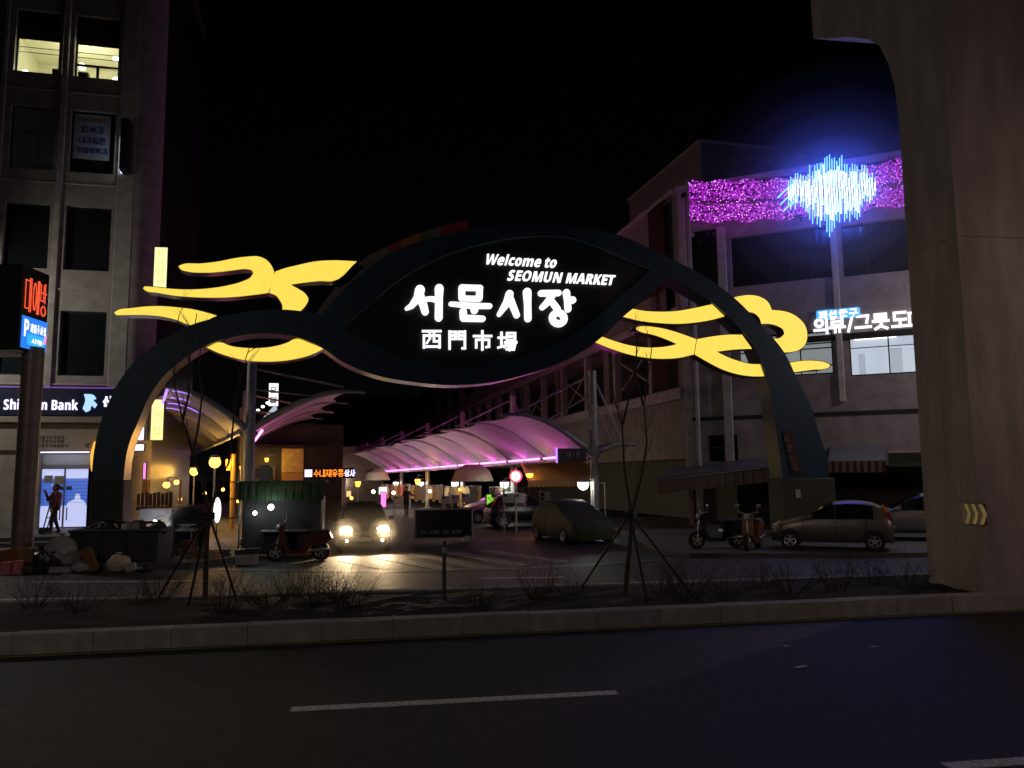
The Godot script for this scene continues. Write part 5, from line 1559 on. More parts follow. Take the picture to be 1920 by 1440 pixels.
func person(label: String, at: Vector3, turn: float, jacket: Color, legs: Color, arms: Array, stride: float) -> void:
	var o := thing("person", label, "person", at, turn)
	var skin := Color(0.33, 0.19, 0.13)
	var shoe := Color(0.015, 0.015, 0.015)
	var hair := Color(0.012, 0.01, 0.01)
	var b := []
	for s in [-1.0, 1.0]:
		var st_: float = stride * s
		b.append([Vector3(0.09 * s, 0.9, 0), Vector3(0.1 * s, 0.49, 0.03 + st_ * 0.5), 0.088, 0.06, legs])
		b.append([Vector3(0.1 * s, 0.49, 0.03 + st_ * 0.5), Vector3(0.11 * s, 0.1, -0.02 + st_), 0.058, 0.042, legs])
		b.append([Vector3(0.11 * s, 0.05, -0.04 + st_), Vector3(0.125 * s, 0.035, 0.15 + st_), 0.042, 0.032, shoe])
		b.append([Vector3(0.06 * s, 1.36, -0.01), Vector3(0.175 * s, 1.37, 0), 0.08, 0.062, jacket])
		var arm: Array = arms[0 if s < 0 else 1]
		b.append([Vector3(0.185 * s, 1.36, 0), arm[0], 0.066, 0.055, jacket])
		b.append([arm[0], arm[1], 0.047, 0.034, jacket])
	b.append([Vector3(0, 0.9, 0), Vector3(0, 1.08, 0.01), 0.145, 0.15, jacket])
	b.append([Vector3(0.0, 1.08, 0.01), Vector3(0, 1.3, -0.01), 0.155, 0.16, jacket])
	b.append([Vector3(0, 1.4, -0.01), Vector3(0, 1.5, 0.01), 0.055, 0.05, skin])
	var g := Geo.new()
	field_mesh(g, b, 0.02, 0.03)
	var head := [[Vector3(0, 1.6, 0.0), Vector3(0, 1.57, 0.03), 0.086, 0.07, skin], [Vector3(0, 1.52, 0.05), Vector3(0, 1.5, 0.04), 0.045, 0.04, skin], [Vector3(0, 1.585, 0.1), Vector3(0, 1.56, 0.115), 0.009, 0.013, skin], [Vector3(0.083, 1.585, 0), Vector3(0.083, 1.565, 0), 0.016, 0.012, skin], [Vector3(-0.083, 1.585, 0), Vector3(-0.083, 1.565, 0), 0.016, 0.012, skin]]
	field_mesh(g, head, 0.009, 0.012)
	for s in 2:
		var arm: Array = arms[s]
		var d: Vector3 = (arm[1] - arm[0]).normalized()
		var side := d.cross(Vector3.UP if absf(d.y) < 0.9 else Vector3.BACK).normalized()
		var palm := d.cross(side)
		var w: Vector3 = arm[1] + d * 0.02
		var hand := [[w, w + d * 0.075, 0.024, 0.03, skin]]
		for k in 4:
			var x := (k - 1.5) * 0.02
			var ln: float = [0.06, 0.072, 0.068, 0.052][k]
			var p0 := w + d * 0.085 + side * x
			var p1 := p0 + (d * 0.8 + palm * 0.5).normalized() * ln * 0.55
			hand.append([p0, p1, 0.0095, 0.009, skin]); hand.append([p1, p1 + (d * 0.35 + palm * 0.9).normalized() * ln * 0.5, 0.009, 0.0075, skin])
		hand.append([w + d * 0.02 + side * 0.025, w + d * 0.065 + side * 0.055 + palm * 0.02, 0.012, 0.009, skin])
		field_mesh(g, hand, 0.006, 0.006)
	part("body", g, M.skin_and_clothes, o)
	g = Geo.new()
	g.ball(Vector3(0, 1.615, -0.012), Vector3(0.097, 0.1, 0.1), 8, 14, -0.1, 1.0, 0.03, 2.0)
	g.ball(Vector3(0, 1.585, -0.04), Vector3(0.09, 0.09, 0.075), 8, 12)
	part("hair", g, M.rubber, o)
	g = Geo.new()
	for s in [-1.0, 1.0]: g.ball(Vector3(0.032 * s, 1.588, 0.089), Vector3(0.011, 0.007, 0.006), 5, 8)
	part("eyes", g, M.rubber, o)
	g = Geo.new(); g.ball(Vector3(0, 1.527, 0.09), Vector3(0.022, 0.006, 0.008), 5, 8)
	part("mouth", g, M.lens_red, o)

# ---------- lamps, signs and goods along the street

func globe_lamp(label: String, at: Vector3, to_post: Vector3, e: float) -> void:
	var o := thing("globe_lamp", label, "lamp", at, 0, "white bowl lamps on the canopy posts")
	var g := Geo.new()
	g.ball(Vector3.ZERO, Vector3(0.22, 0.25, 0.22), 8, 16, -1.0, 0.25)
	g.lathe([Vector2(0.213, 0.06), Vector2(0.12, 0.09), Vector2(0.001, 0.1)], 16)
	part("bowl_light", g, M.globe_light, o)
	g = Geo.new()
	g.lathe([Vector2(0.225, 0.055), Vector2(0.225, 0.09), Vector2(0.05, 0.15), Vector2(0.001, 0.15)], 16)
	g.tube([Vector3(0, 0.13, 0), Vector3(0, 0.22, 0), (to_post - at) * Vector3(0.5, 0, 0.5) + Vector3(0, 0.3, 0), (to_post - at) * Vector3(1, 0, 1) + Vector3(0, 0.24, 0)], 0.02, 6)
	part("bracket", g, M.canopy_steel, o)
	omni(o, Vector3(0, 0.0, 0), Color(0.95, 1.0, 0.85), e, 0.1)

func lantern(label: String, at: Vector3, e: float, m: Material, col: Color, r: float, pole: float) -> void:
	var o := thing("street_lantern", label, "lamp", at)
	var g := Geo.new()
	if m == M.sodium_light: g.ball(Vector3.ZERO, Vector3.ONE * r, 10, 14)
	else: g.lathe([Vector2(0.001, -r), Vector2(r * 0.6, -r), Vector2(r, r * 0.5), Vector2(r * 0.9, r * 0.75), Vector2(0.001, r * 0.8)], 8)
	part("lamp_light", g, m, o)
	g = Geo.new()
	g.lathe([Vector2(r * 1.15, r * 0.8), Vector2(r * 0.7, r * 1.25), Vector2(0.001, r * 1.4)], 8)
	if pole > 0: g.tube([Vector3(0, -r, 0), Vector3(0, -r - 0.1, 0), Vector3(0, -pole, 0)], [0.05, 0.04, 0.05], 8)
	else: g.tube([Vector3(0, r * 1.3, 0), Vector3(0.05, r * 2.2, 0), Vector3(0.4, r * 2.0, 0.1)], 0.02, 6)
	part("holder", g, M.canopy_steel, o)
	omni(o, Vector3.ZERO, col, e, 0.08)

func plate_on_pole(label: String, at: Vector3, foot: float, w: float, h: float, lines: Array, turn := 0.0, pole_h := 0.0) -> void:
	var o := thing("pole_sign", label, "sign", Vector3(at.x, foot, at.z), turn)
	var y := at.y - foot
	var g := Geo.new(); g.tube([Vector3.ZERO, Vector3(0, maxf(y + h * 0.6, pole_h), 0)], 0.03, 8)
	part("pole", g, M.canopy_steel, o)
	g = Geo.new(); g.box(Vector3(w * 0.35, y, 0.045), Vector3(w, h, 0.03), Transform3D(), 0.008)
	part("plate", g, M.sign_white, o)
	for k in lines.size():
		korean(o, lines[k], Vector3(w * 0.35 - w * 0.4, y + h * 0.16 - k * h * 0.36, 0.06), Vector2(w * 0.16, h * 0.22), w * 0.03, 0.022, M.ink_dark, "plate_letter", Basis(), 0.006)

func lit_box_sign(called: String, label: String, at: Vector3, turn: float, w: float, h: float, d: float, m: Material, text: String, ink: Material, e: float, col: Color, back := 0.5) -> Node3D:
	var o := thing(called, label, "sign", at, turn)
	var g := Geo.new(); g.box(Vector3(0, 0, -d * 0.5), Vector3(w + 0.06, h + 0.06, d), Transform3D(), 0.01)
	part("box", g, M.dark_frame, o)
	g = Geo.new(); g.box(Vector3(0, 0, 0.006), Vector3(w, h, 0.012))
	part("face_light", g, m, o)
	if text:
		var k := text.length()
		var s := minf(w * 0.62, h / (k + 0.5) * 0.8)
		korean(o, text, Vector3(-s * 0.5, h * 0.5 - h / (k + 0.3) * 0.98, 0.012), Vector2(s, s), h / (k + 0.3) - s, s * 0.13, ink, "sign_letter", Basis(), 0.006, true)
	g = Geo.new()
	for y in [-0.3, 0.3]: g.tube([Vector3(0, h * y, -d), Vector3(-0.1, h * y, -d - back)], 0.025, 6)
	part("bracket", g, M.dark_frame, o)
	if e > 0.0: area(o, Vector3(0, 0, 0.02), Vector3(0, 0, 1), w * 0.9, h * 0.9, col, e)
	return o

func bag(label: String, at: Vector3, r: Vector3, m: Material, sd: float) -> void:
	var o := thing("rubbish_bag", label, "rubbish bag", at)
	var g := Geo.new()
	var f := FastNoiseLite.new()
	f.seed = int(sd * 10.0); f.frequency = 1.0
	var rows := []
	for i in 19:
		var row := []
		for k in 26:
			var th := lerpf(-1.3, 1.5, i / 18.0)
			var a := TAU * k / 26
			var w := Vector3(cos(th) * cos(a), sin(th), cos(th) * sin(a))
			var q := w * r * (1.0 + 0.22 * f.get_noise_3dv(w * 1.3) + 0.1 * absf(f.get_noise_3dv(w * 4.0)) + 0.05 * sin(a * 9.0 + th * 3.0) * maxf(0.0, sin(th)))
			row.append(Vector3(q.x, maxf(q.y + r.y * 0.86, 0.012 + 0.004 * (k % 2)), q.z))
		rows.append(row)
	for i in 18:
		for k in 26:
			var l := (k + 1) % 26
			g.quad(rows[i][k], rows[i + 1][k], rows[i + 1][l], rows[i][l])
	smooth(g)
	part("bag", g, m, o)
	g = Geo.new()
	g.lathe([Vector2(r.x * 0.22, r.y * 1.72), Vector2(0.03, r.y * 1.9), Vector2(0.05, r.y * 2.0), Vector2(0.09, r.y * 2.12)], 9)
	part("knot", g, m, o)

func carton(called: String, label: String, category: String, at: Vector3, s: Vector3, turn: float, m: Material, tilt := 0.0) -> void:
	var o := thing(called, label, category, at, turn)
	o.rotation_degrees.z = tilt
	var g := Geo.new(); g.box(Vector3(0, s.y * 0.5, 0), s, Transform3D(), minf(0.02, s.y * 0.12))
	part("box", g, m, o)
	g = Geo.new()
	g.box(Vector3(0, s.y + 0.004, 0), Vector3(s.x * 0.98, 0.012, s.z * 0.98), Transform3D(), 0.004)
	g.box(Vector3(0, s.y + 0.012, 0), Vector3(s.x * 0.12, 0.006, s.z * 1.0))
	part("lid", g, m, o)

func crate(label: String, at: Vector3, turn: float, s: Vector3, m: Material) -> void:
	var o := thing("slatted_crate", label, "crate", at, turn)
	for sd in 4:
		for k in 3:
			var g := Geo.new()
			var l := s.x if sd < 2 else s.z
			var t := Transform3D(Basis(Vector3.UP, [0.0, PI, PI * 0.5, -PI * 0.5][sd]), Vector3.ZERO)
			g.box(Vector3(0, s.y * (0.18 + 0.32 * k), (s.z if sd < 2 else s.x) * 0.5), Vector3(l, s.y * 0.22, 0.014), t, 0.003)
			part("slat", g, m, o)
	var b := Geo.new(); b.box(Vector3(0, 0.02, 0), Vector3(s.x * 0.96, 0.03, s.z * 0.96))
	part("base", b, m, o)

func make_string_lights() -> void:
	var o := thing("string_light_band", "wide band of purple fairy lights strung along the hall's top floor", "string lights", Vector3(7.389, 0, -34), -25)
	var a0 := Vector2(0.647, 14.697)
	var a1 := Vector2(0.606, 12.895)
	var b0 := Vector2(8.993, 14.188)
	var b1 := Vector2(8.885, 12.37)
	rng.seed = 91
	var pos := [[], []]
	for k in 5200:
		var u := rng.randf()
		var v := rng.randf()
		if absf(v - 0.52) < 0.05 and rng.randf() < 0.75: continue
		if u > 0.82 and u < 0.93 and fmod(u * 40.0, 1.0) < 0.6: continue
		var top := a0.lerp(b0, u * 1.25) + Vector2(0, -0.32 * sin(PI * clampf(u * 1.25, 0, 1)) + 0.05 * sin(u * 60.0))
		var bot := a1.lerp(b1, u * 1.25) + Vector2(0, -0.2 * sin(PI * clampf(u * 1.25, 0, 1)) + 0.06 * sin(u * 47.0))
		var q := top.lerp(bot, v)
		pos[0 if k % 4 == 0 else 1].append(Vector3(q.x, q.y, 0.8 + rng.randf_range(-0.06, 0.06)))
	for s in 2:
		var g := Geo.new()
		g.ball(Vector3.ZERO, Vector3.ONE * (0.02 if s == 0 else 0.036), 4, 6)
		var mm := MultiMesh.new()
		mm.transform_format = MultiMesh.TRANSFORM_3D
		mm.mesh = g.mesh(M.string_pink_light if s == 0 else M.string_bloom_light)  # violet set is added to imitate diffuse glow
		mm.instance_count = pos[s].size()
		for i in pos[s].size(): mm.set_instance_transform(i, Transform3D(Basis(), pos[s][i]))
		var mi := MultiMeshInstance3D.new()
		mi.name = "bulbs_and_bloom"
		mi.multimesh = mm
		o.add_child(mi, true)
		mi.set_meta("kind", "stuff")
	var g := Geo.new()
	for v in [0.0, 0.26, 0.5, 0.76, 1.0]:
		var pts := []
		for i in 21:
			var u := i / 20.0
			var top := a0.lerp(b0, u * 1.25) + Vector2(0, -0.32 * sin(PI * clampf(u * 1.25, 0, 1)))
			var bot := a1.lerp(b1, u * 1.25) + Vector2(0, -0.2 * sin(PI * clampf(u * 1.25, 0, 1)))
			var q := top.lerp(bot, v)
			pts.append(Vector3(q.x, q.y, 0.8))
		g.tube(pts, 0.008, 4)
	part("wire", g, M.dark_frame, o)
	g = Geo.new()
	g.box(Vector3(a0.x - 0.05, (a0.y + 8.5) * 0.5, 0.8), Vector3(0.14, a0.y - 8.5, 0.14), Transform3D(), 0.02)
	g.box(Vector3(a0.x - 0.05, 12.5, 0.4), Vector3(0.1, 0.1, 0.8)); g.box(Vector3(a0.x - 0.05, 9.2, 0.4), Vector3(0.1, 0.1, 0.8))
	part("mast", g, M.hall_trim, o)

	var w := thing("wave_light", "blue white sound wave figure of upright glowing tubes", "light sculpture", Vector3(7.389, 0, -34), -25)
	var xs := [1020, 1040, 1075, 1110, 1145, 1180, 1200, 1235, 1255, 1280, 1310, 1350, 1380, 1410, 1440, 1468, 1500, 1540]
	var top := [365, 350, 350, 330, 300, 290, 255, 255, 222, 232, 260, 240, 300, 250, 310, 280, 320, 325]
	var bot := [540, 575, 560, 580, 620, 640, 655, 640, 700, 755, 650, 630, 660, 610, 610, 540, 570, 500]
	var c0 := [Vector2(4.72, 14.047), Vector2(7.865, 13.507), Vector2(4.591, 11.315), Vector2(7.717, 10.895)]
	var px := func(x: float, y: float) -> Vector2:
		var s := (x - 1020) / 520.0
		return c0[0].lerp(c0[1], s).lerp(c0[2].lerp(c0[3], s), (y - 360) / 400.0)
	for k in 36:
		var x := 1020 + k * 14.8
		var i := 0
		while i < xs.size() - 2 and xs[i + 1] < x: i += 1
		var f: float = clampf((x - xs[i]) / (xs[i + 1] - xs[i]), 0, 1)
		var y0: float = lerpf(top[i], top[i + 1], f) + rng.randf_range(-8, 30)
		var y1: float = lerpf(bot[i], bot[i + 1], f) + rng.randf_range(-45, 8)
		var a: Vector2 = px.call(x, y0)
		var b: Vector2 = px.call(x, y1)
		var t := Geo.new()
		var z := 1.1 + rng.randf_range(-0.25, 0.25)
		t.tube([Vector3(a.x, a.y, z), Vector3(b.x, b.y, z)], 0.02, 6)
		part("led_tube", t, M.led_wave_light, w)
		var mid := (a + b) * 0.5
		var hh := (a.y - b.y) * rng.randf_range(0.22, 0.4)
		t = Geo.new()
		t.tube([Vector3(mid.x, mid.y + hh, z), Vector3(mid.x, mid.y - hh, z)], 0.025, 6)
		part("led_core", t, M.led_core_light, w)
		if k % 9 == 4: area(w, Vector3(mid.x, mid.y, z + 0.05), Vector3(0, 0, 1), 0.05, (a.y - b.y) * 0.8, Color(0.03, 0.1, 1.0), 4.5)
	for k in 3:
		var t := Geo.new()
		var a: Vector2 = px.call(1060, 400 + k * 55)
		var b: Vector2 = px.call(950 + k * 18, 490 + k * 40)
		t.tube([Vector3(a.x, a.y, 1.2), Vector3(lerpf(a.x, b.x, 0.5), lerpf(a.y, b.y, 0.42), 1.2), Vector3(b.x, b.y, 1.2)], 0.026, 6)
		part("led_tube", t, M.led_wave_light, w)
	var mid_c: Vector2 = px.call(1285, 470)
	var bloom_fog := thing("added_bloom", "", "", w.transform * Vector3(mid_c.x, mid_c.y, 1.6), -25)   # added fog that stands in for lens glow, thinning outwards
	tag(bloom_fog, "added fog for the blue lens glow round the sound wave figure of glowing tubes", "added_fog", "", "stuff")
	for q in [[Vector3(4.6, 4.4, 3), 0.07], [Vector3(6.4, 6.2, 4.4), 0.034], [Vector3(8.4, 8, 5.6), 0.016], [Vector3(10.5, 10, 7), 0.007]]:
		var fv := FogVolume.new()
		fv.name = "added_fog"
		fv.shape = RenderingServer.FOG_VOLUME_SHAPE_ELLIPSOID
		fv.size = q[0]
		var fm := FogMaterial.new()
		fm.albedo = Color(0.9, 0.92, 1.0); fm.density = q[1]
		fv.material = fm
		bloom_fog.add_child(fv, true)
	var fr := Geo.new()
	for y in [450, 560]:
		var a: Vector2 = px.call(1015, y)
		var b: Vector2 = px.call(1545, y - 20)
		fr.box(Vector3((a.x + b.x) * 0.5, (a.y + b.y) * 0.5, 0.8), Vector3(b.x - a.x, 0.05, 0.05))
		for x in [a.x + 0.4, b.x - 0.4]: fr.box(Vector3(x, (a.y + b.y) * 0.5, 0.4), Vector3(0.05, 0.05, 0.8))
	part("frame", fr, M.dark_frame, w)

# ---------- the left side: sign column, rubbish, stalls

func make_left() -> void:
	# tall sign box on a round column, seen almost edge on
	var o := thing("column_sign", "black sign box on a thick brown column with red neon and a blue parking panel", "sign", Vector3(Vector3(-13.006, 4.878, -21.5).x, 0.12, -21.5))
	var g := Geo.new(); g.tube([Vector3(0, 0, 0), Vector3(0, 5.75, 0)], 0.27, 22)
	part("column", g, M.post_brown, o)
	g = Geo.new(); g.box(Vector3(-1.02, 6.75, 0.1), Vector3(2.1, 2.3, 1.25), Transform3D(), 0.03)
	part("sign_box", g, M.box_black, o)
	g = Geo.new(); g.box(Vector3(-1.02, 5.585, 0.1), Vector3(1.9, 0.03, 1.1))
	part("soffit", g, M.soffit_white, o)
	var t := Basis(Vector3.UP, PI * 0.5)   # text on the face towards +x reads from near to far
	g = Geo.new(); g.box(Vector3(0.045, 6.1, 0.08), Vector3(0.03, 0.86, 1.12), Transform3D(), 0.01)
	part("parking_panel_light", g, M.blue_panel_light, o)
	g = Geo.new(); g.box(Vector3(0.062, 5.93, 0.0), Vector3(0.008, 0.3, 0.8))
	part("parking_panel_light", g, M.cyan_panel_light, o)
	korean(o, "대예방", Vector3(0.04, 6.68, 0.56), Vector2(0.27, 0.9), 0.075, 0.03, M.red_neon_light, "neon_letter", t, 0.008)
	latin(o, "P", Vector3(0.062, 5.98, 0.6), 0.26, 0.46, M.white_light, 0.0, 0.004, "sign_letter", t)
	korean(o, "제일주차장", Vector3(0.062, 6.14, 0.28), Vector2(0.1, 0.22), 0.05, 0.02, M.white_light, "sign_letter", t, 0.004)
	korean(o, "시장", Vector3(0.068, 5.86, 0.2), Vector2(0.2, 0.1), 0.05, 0.025, M.white_light, "sign_letter", t, 0.01)
	g = Geo.new(); g.prism(PackedVector2Array([Vector2(0, 0), Vector2(0.1, 0), Vector2(0.14, 0.25), Vector2(0.05, 0.2)]), 0.062, 0.075, Transform3D(t, Vector3(0, 5.9, -0.32)))
	part("arrow_light", g, M.pink_light, o)
	area(o, Vector3(0.075, 6.1, 0.08), Vector3(1, -0.1, 0), 0.9, 0.7, Color(0.05, 0.35, 1.0), 0.12)
	# dumpster and what lies on it
	var d0 := Vector3(-11.837, 0, -21.696)
	var dp := thing("rubbish_container", "long dark open rubbish container heaped with bags and hoses", "rubbish container", Vector3(-10.45, 0.0, -21.7), 2)
	g = Geo.new()
	g.prism(PackedVector2Array([Vector2(-1.1, 0.08), Vector2(1.1, 0.08), Vector2(1.14, 0.92), Vector2(-1.14, 0.92)]), -0.55, 0.5)
	part("shell", g, M.bin_plastic, dp)
	g = Geo.new()
	for b in [[Vector3(0, 0.95, 0.5), Vector3(2.36, 0.08, 0.1)], [Vector3(0, 0.95, -0.55), Vector3(2.36, 0.08, 0.1)], [Vector3(1.15, 0.95, 0), Vector3(0.1, 0.08, 1.0)], [Vector3(-1.15, 0.95, 0), Vector3(0.1, 0.08, 1.0)]]: g.box(b[0], b[1], Transform3D(), 0.02)
	part("rim", g, M.bin_plastic, dp)
	for k in 4:
		g = Geo.new(); g.box(Vector3(-0.9 + k * 0.6, 0.5, 0.53), Vector3(0.07, 0.78, 0.06), Transform3D(), 0.02)
		part("stiffener", g, M.bin_plastic, dp)
	for x in [-0.9, 0.9]:
		g = Geo.new(); g.tube([Vector3(x, 0.09, 0.36), Vector3(x + 0.05, 0.09, 0.36)], 0.09, 14)
		part("caster", g, M.rubber, dp)
	var heap := [["black_hose", "thick black hose arched over the left half of the container", M.rubber, [Vector3(-11.40, 0.98, -21.70), Vector3(-11.20, 1.08, -21.70), Vector3(-10.80, 1.2, -21.80), Vector3(-10.40, 1.12, -21.80), Vector3(-10.20, 1.0, -21.80)]], ["black_hose", "thin black hose arched over the right end of the container", M.rubber, [Vector3(-10.05, 1.0, -21.65), Vector3(-9.80, 1.14, -21.65), Vector3(-9.55, 1.14, -21.65), Vector3(-9.30, 1.02, -21.65), Vector3(-9.27, 0.85, -21.55)]]]
	for h in heap:
		var q := thing(h[0], h[1], "hose", h[3][0])
		g = Geo.new()
		var pts := []
		for p in h[3]: pts.append(p - h[3][0])
		g.tube(pts, 0.035, 8)
		part("hose", g, h[2], q)
		g = Geo.new(); g.lathe([Vector2(0.03, 0), Vector2(0.055, 0.0), Vector2(0.055, 0.06), Vector2(0.03, 0.06)], 10)
		part("coupling", g, M.steel, q)
	bag("grey bag slumped on the container beside the hose", Vector3(-10.85, 0.8, -21.65), Vector3(0.24, 0.2, 0.22), M.tarp_dark, 1.0)
	bag("pale bag on the container, left of the drum lid", Vector3(-10.28, 0.82, -21.60), Vector3(0.16, 0.16, 0.16), M.bag_white, 2.2)
	bag("dark bag on the right end of the container", Vector3(-9.50, 0.82, -21.70), Vector3(0.2, 0.18, 0.2), M.rubber, 3.1)
	var dr := thing("drum_lid", "round pale drum lying on the container", "drum", Vector3(-10.02, 1.06, -21.60))
	g = Geo.new(); g.tube([Vector3(0, 0, -0.2), Vector3(0, 0, 0.1)], 0.15, 18)
	part("drum", g, M.bin_plastic, dr)
	g = Geo.new(); g.tube([Vector3(0, 0, 0.1), Vector3(0, 0, 0.12)], 0.11, 18)
	part("lid", g, M.foam, dr)
	# rubbish along the kerb, left to right
	bag("big clear white rubbish bag leaning on the container", Vector3(-11.7, 0.02, -21.021), Vector3(0.44, 0.42, 0.4), M.bag_white, 0.4)
	bag("black rubbish bag between the pink box and the big white bag", Vector3(-11.678, 0.02, -20.117), Vector3(0.2, 0.3, 0.2), M.bag_black, 4.0)
	carton("flat_carton", "flat white carton in front of the big white bag", "carton", Vector3(-11.301, 0, -20.36), Vector3(0.58, 0.12, 0.3), 4, M.foam)
	bag("small pale bag right of the flat white carton", Vector3(-10.845, 0, -20.429), Vector3(0.24, 0.13, 0.2), M.bag_white, 5.5)
	carton("leaning_carton", "orange brown carton leaning on the container front", "carton", Vector3(-10.542, 0, -20.514), Vector3(0.24, 0.62, 0.2), 8, M.card_orange, 24)
	bag("dirty cream sack in front of the container", Vector3(-9.924, 0, -20.458), Vector3(0.28, 0.22, 0.2), M.cloth_cream, 6.3)
	carton("small_carton", "small pinkish carton right of the cream sack", "carton", Vector3(-9.52, 0, -20.311), Vector3(0.24, 0.2, 0.2), 12, M.foam, 12)
	bag("flat grey bag at the container's right corner", Vector3(-9.149, 0, -20.168), Vector3(0.2, 0.08, 0.16), M.bin_plastic, 7.1)
	carton("pink_box", "pink box at the far left of the kerb rubbish", "box", Vector3(-12.382, 0, -19.919), Vector3(0.24, 0.3, 0.2), -6, M.box_pink)
	carton("pink_box", "pale pink box with red marks beside the green bag", "box", Vector3(-12.133, 0, -20.003), Vector3(0.24, 0.32, 0.2), 5, M.box_pink)
	bag("greenish bag right of the pale pink box", Vector3(-11.885, 0, -19.981), Vector3(0.16, 0.13, 0.14), M.tarp_olive, 8.0)
	carton("brown_carton", "large brown carton behind the pink boxes", "carton", Vector3(-12.868, 0.1, -20.662), Vector3(0.8, 0.42, 0.5), 14, M.card_orange, 14)
	carton("brown_carton", "upright brown carton against the sign column", "carton", Vector3(-12.063, 0.1, -20.355), Vector3(0.34, 0.5, 0.3), -12, M.card)
	# the person at the bank and the hand truck
	person("person in a dark red jacket lifting a hand to the face before the bank door", Vector3(Vector3(-15.873, 0.549, -28).x, 0.45, -28), -50, Color(0.12, 0.03, 0.035), Color(0.012, 0.012, 0.016), [[Vector3(-0.22, 1.15, 0.14), Vector3(-0.08, 1.4, 0.24)], [Vector3(0.24, 1.1, -0.02), Vector3(0.2, 0.88, 0.1)]], 0.12)
	get_node("person_001").scale = Vector3(1.2, 1.0, 1.2)
	var ht := thing("hand_truck", "thin black hand truck standing beside the person at the bank", "hand truck", Vector3(Vector3(-16.033, 0.667, -27.6).x, 0.45, -27.6), 10)
	g = Geo.new()
	g.tube([Vector3(0.0, 0.1, 0), Vector3(0.3, 1.5, 0), Vector3(0.62, 1.55, 0.05)], 0.022, 6)
	g.tube([Vector3(0.0, 0.1, -0.35), Vector3(0.3, 1.5, -0.35)], 0.022, 6)
	g.tube([Vector3(0.1, 0.55, 0), Vector3(0.1, 0.55, -0.35)], 0.016, 6)
	part("frame", g, M.rubber, ht)
	for z in [0.06, -0.41]:
		g = Geo.new(); g.tube([Vector3(0, 0.11, z - 0.02), Vector3(0, 0.11, z + 0.02)], 0.11, 16)
		part("wheel", g, M.tyre, ht)
	g = Geo.new(); g.box(Vector3(0.14, 0.03, -0.17), Vector3(0.3, 0.02, 0.36))
	part("toe_plate", g, M.steel, ht)
	# signs hung beside the bank
	lit_box_sign("vertical_sign", "yellow white vertical light box high beside the bank block", Vector3(Vector3(-13.669, 10.473, -30.5).x, Vector3(-13.669, 10.473, -30.5).y, -30.5), 8, 0.47, 1.62, 0.16, glow("yellow_sign_light", Color(1.15, 1.12, 0.5)), "시장약국", glow("faint_yellow_light", Color(0.85, 0.8, 0.3)), 0.25, Color(1, 0.95, 0.5), 1.2)
	lit_box_sign("vertical_sign", "yellow white vertical light box low behind the gate's left leg", Vector3(Vector3(-14.228, 4.64, -32).x, Vector3(-14.228, 4.64, -32).y, -32), 8, 0.46, 1.62, 0.16, glow("yellow_low_sign_light", Color(1.25, 1.05, 0.42)), "농협", M.faint_yellow_light, 0.3, Color(1, 0.85, 0.4), 1.0)
	lit_box_sign("violet_sign", "white violet house shaped light box behind the gate's left leg", Vector3(Vector3(-14.34, 4.015, -30.6).x, Vector3(-14.34, 4.015, -30.6).y, -30.6), 6, 0.46, 0.5, 0.14, M.bank_light, "", M.ink_dark, 0.12, Color(0.9, 0.6, 1.0))
	lit_box_sign("violet_sign", "flat white violet light box under the house shaped one", Vector3(Vector3(-14.318, 3.485, -30.6).x, Vector3(-14.318, 3.485, -30.6).y, -30.6), 6, 0.46, 0.24, 0.14, M.bank_light, "", M.ink_dark, 0.0, Color(0.9, 0.6, 1.0))
	lit_box_sign("magenta_sign", "narrow magenta neon strip below the violet light boxes", Vector3(Vector3(-14.199, 2.595, -31).x, Vector3(-14.199, 2.595, -31).y, -31), 6, 0.09, 0.62, 0.1, M.pink_light, "", M.ink_dark, 0.05, Color(1, 0.3, 0.9))
	# left row of shops running away along the street
	var s := thing("shop_row", "dim row of shops with shutters on the left of the market street", "building", st(-19.5, 0, 9), 24)
	var holes := []
	for k in 9: holes.append(Rect2(0.5 + k * 6.2, 0.1, 5.2, 2.9)); 
	for k in 9: holes.append(Rect2(1.2 + k * 6.2, 4.6, 1.5, 1.6)); holes.append(Rect2(3.5 + k * 6.2, 4.6, 1.5, 1.6))
	var tt := Transform3D(Basis(Vector3.UP, PI * 0.5), Vector3.ZERO)   # x runs away along the street, z faces the street
	g = Geo.new(); wall_open(g, Rect2(0, 0, 56, 8.2), holes, -0.3, 0.0, tt)
	part("front_wall", g, M.far_wall, s)
	g = Geo.new(); g.box(Vector3(28, 4.1, -6), Vector3(56, 8.2, 0.2), tt); g.box(Vector3(28, 8.3, -3), Vector3(56.4, 0.2, 6.6), tt); g.box(Vector3(0.1, 4.1, -3.1), Vector3(0.2, 8.2, 5.7), tt)
	part("roof", g, M.far_wall, s)
	for k in 9:
		var sh := sub("shutter", s)
		for q in 10:
			g = Geo.new(); g.box(Vector3(0.5 + k * 6.2 + 2.6, 0.25 + q * 0.28, -0.2 + 0.01 * (q % 2)), Vector3(5.2, 0.26, 0.06), tt, 0.02)
			part("slat", g, M.shutter_grey, sh)
		for h in 2:
			var w := sub("window", s)
			g = Geo.new(); g.box(Vector3(1.95 + k * 6.2 + 2.3 * h, 5.4, -0.2), Vector3(1.5, 1.6, 0.04), tt)
			part("pane", g, M.dark_glass, w)
			g = Geo.new(); g.box(Vector3(1.95 + k * 6.2 + 2.3 * h, 5.4, -0.15), Vector3(0.06, 1.6, 0.05), tt); g.box(Vector3(1.95 + k * 6.2 + 2.3 * h, 5.4, -0.15), Vector3(1.5, 0.06, 0.045), tt)
			part("frame", g, M.dark_frame, w)
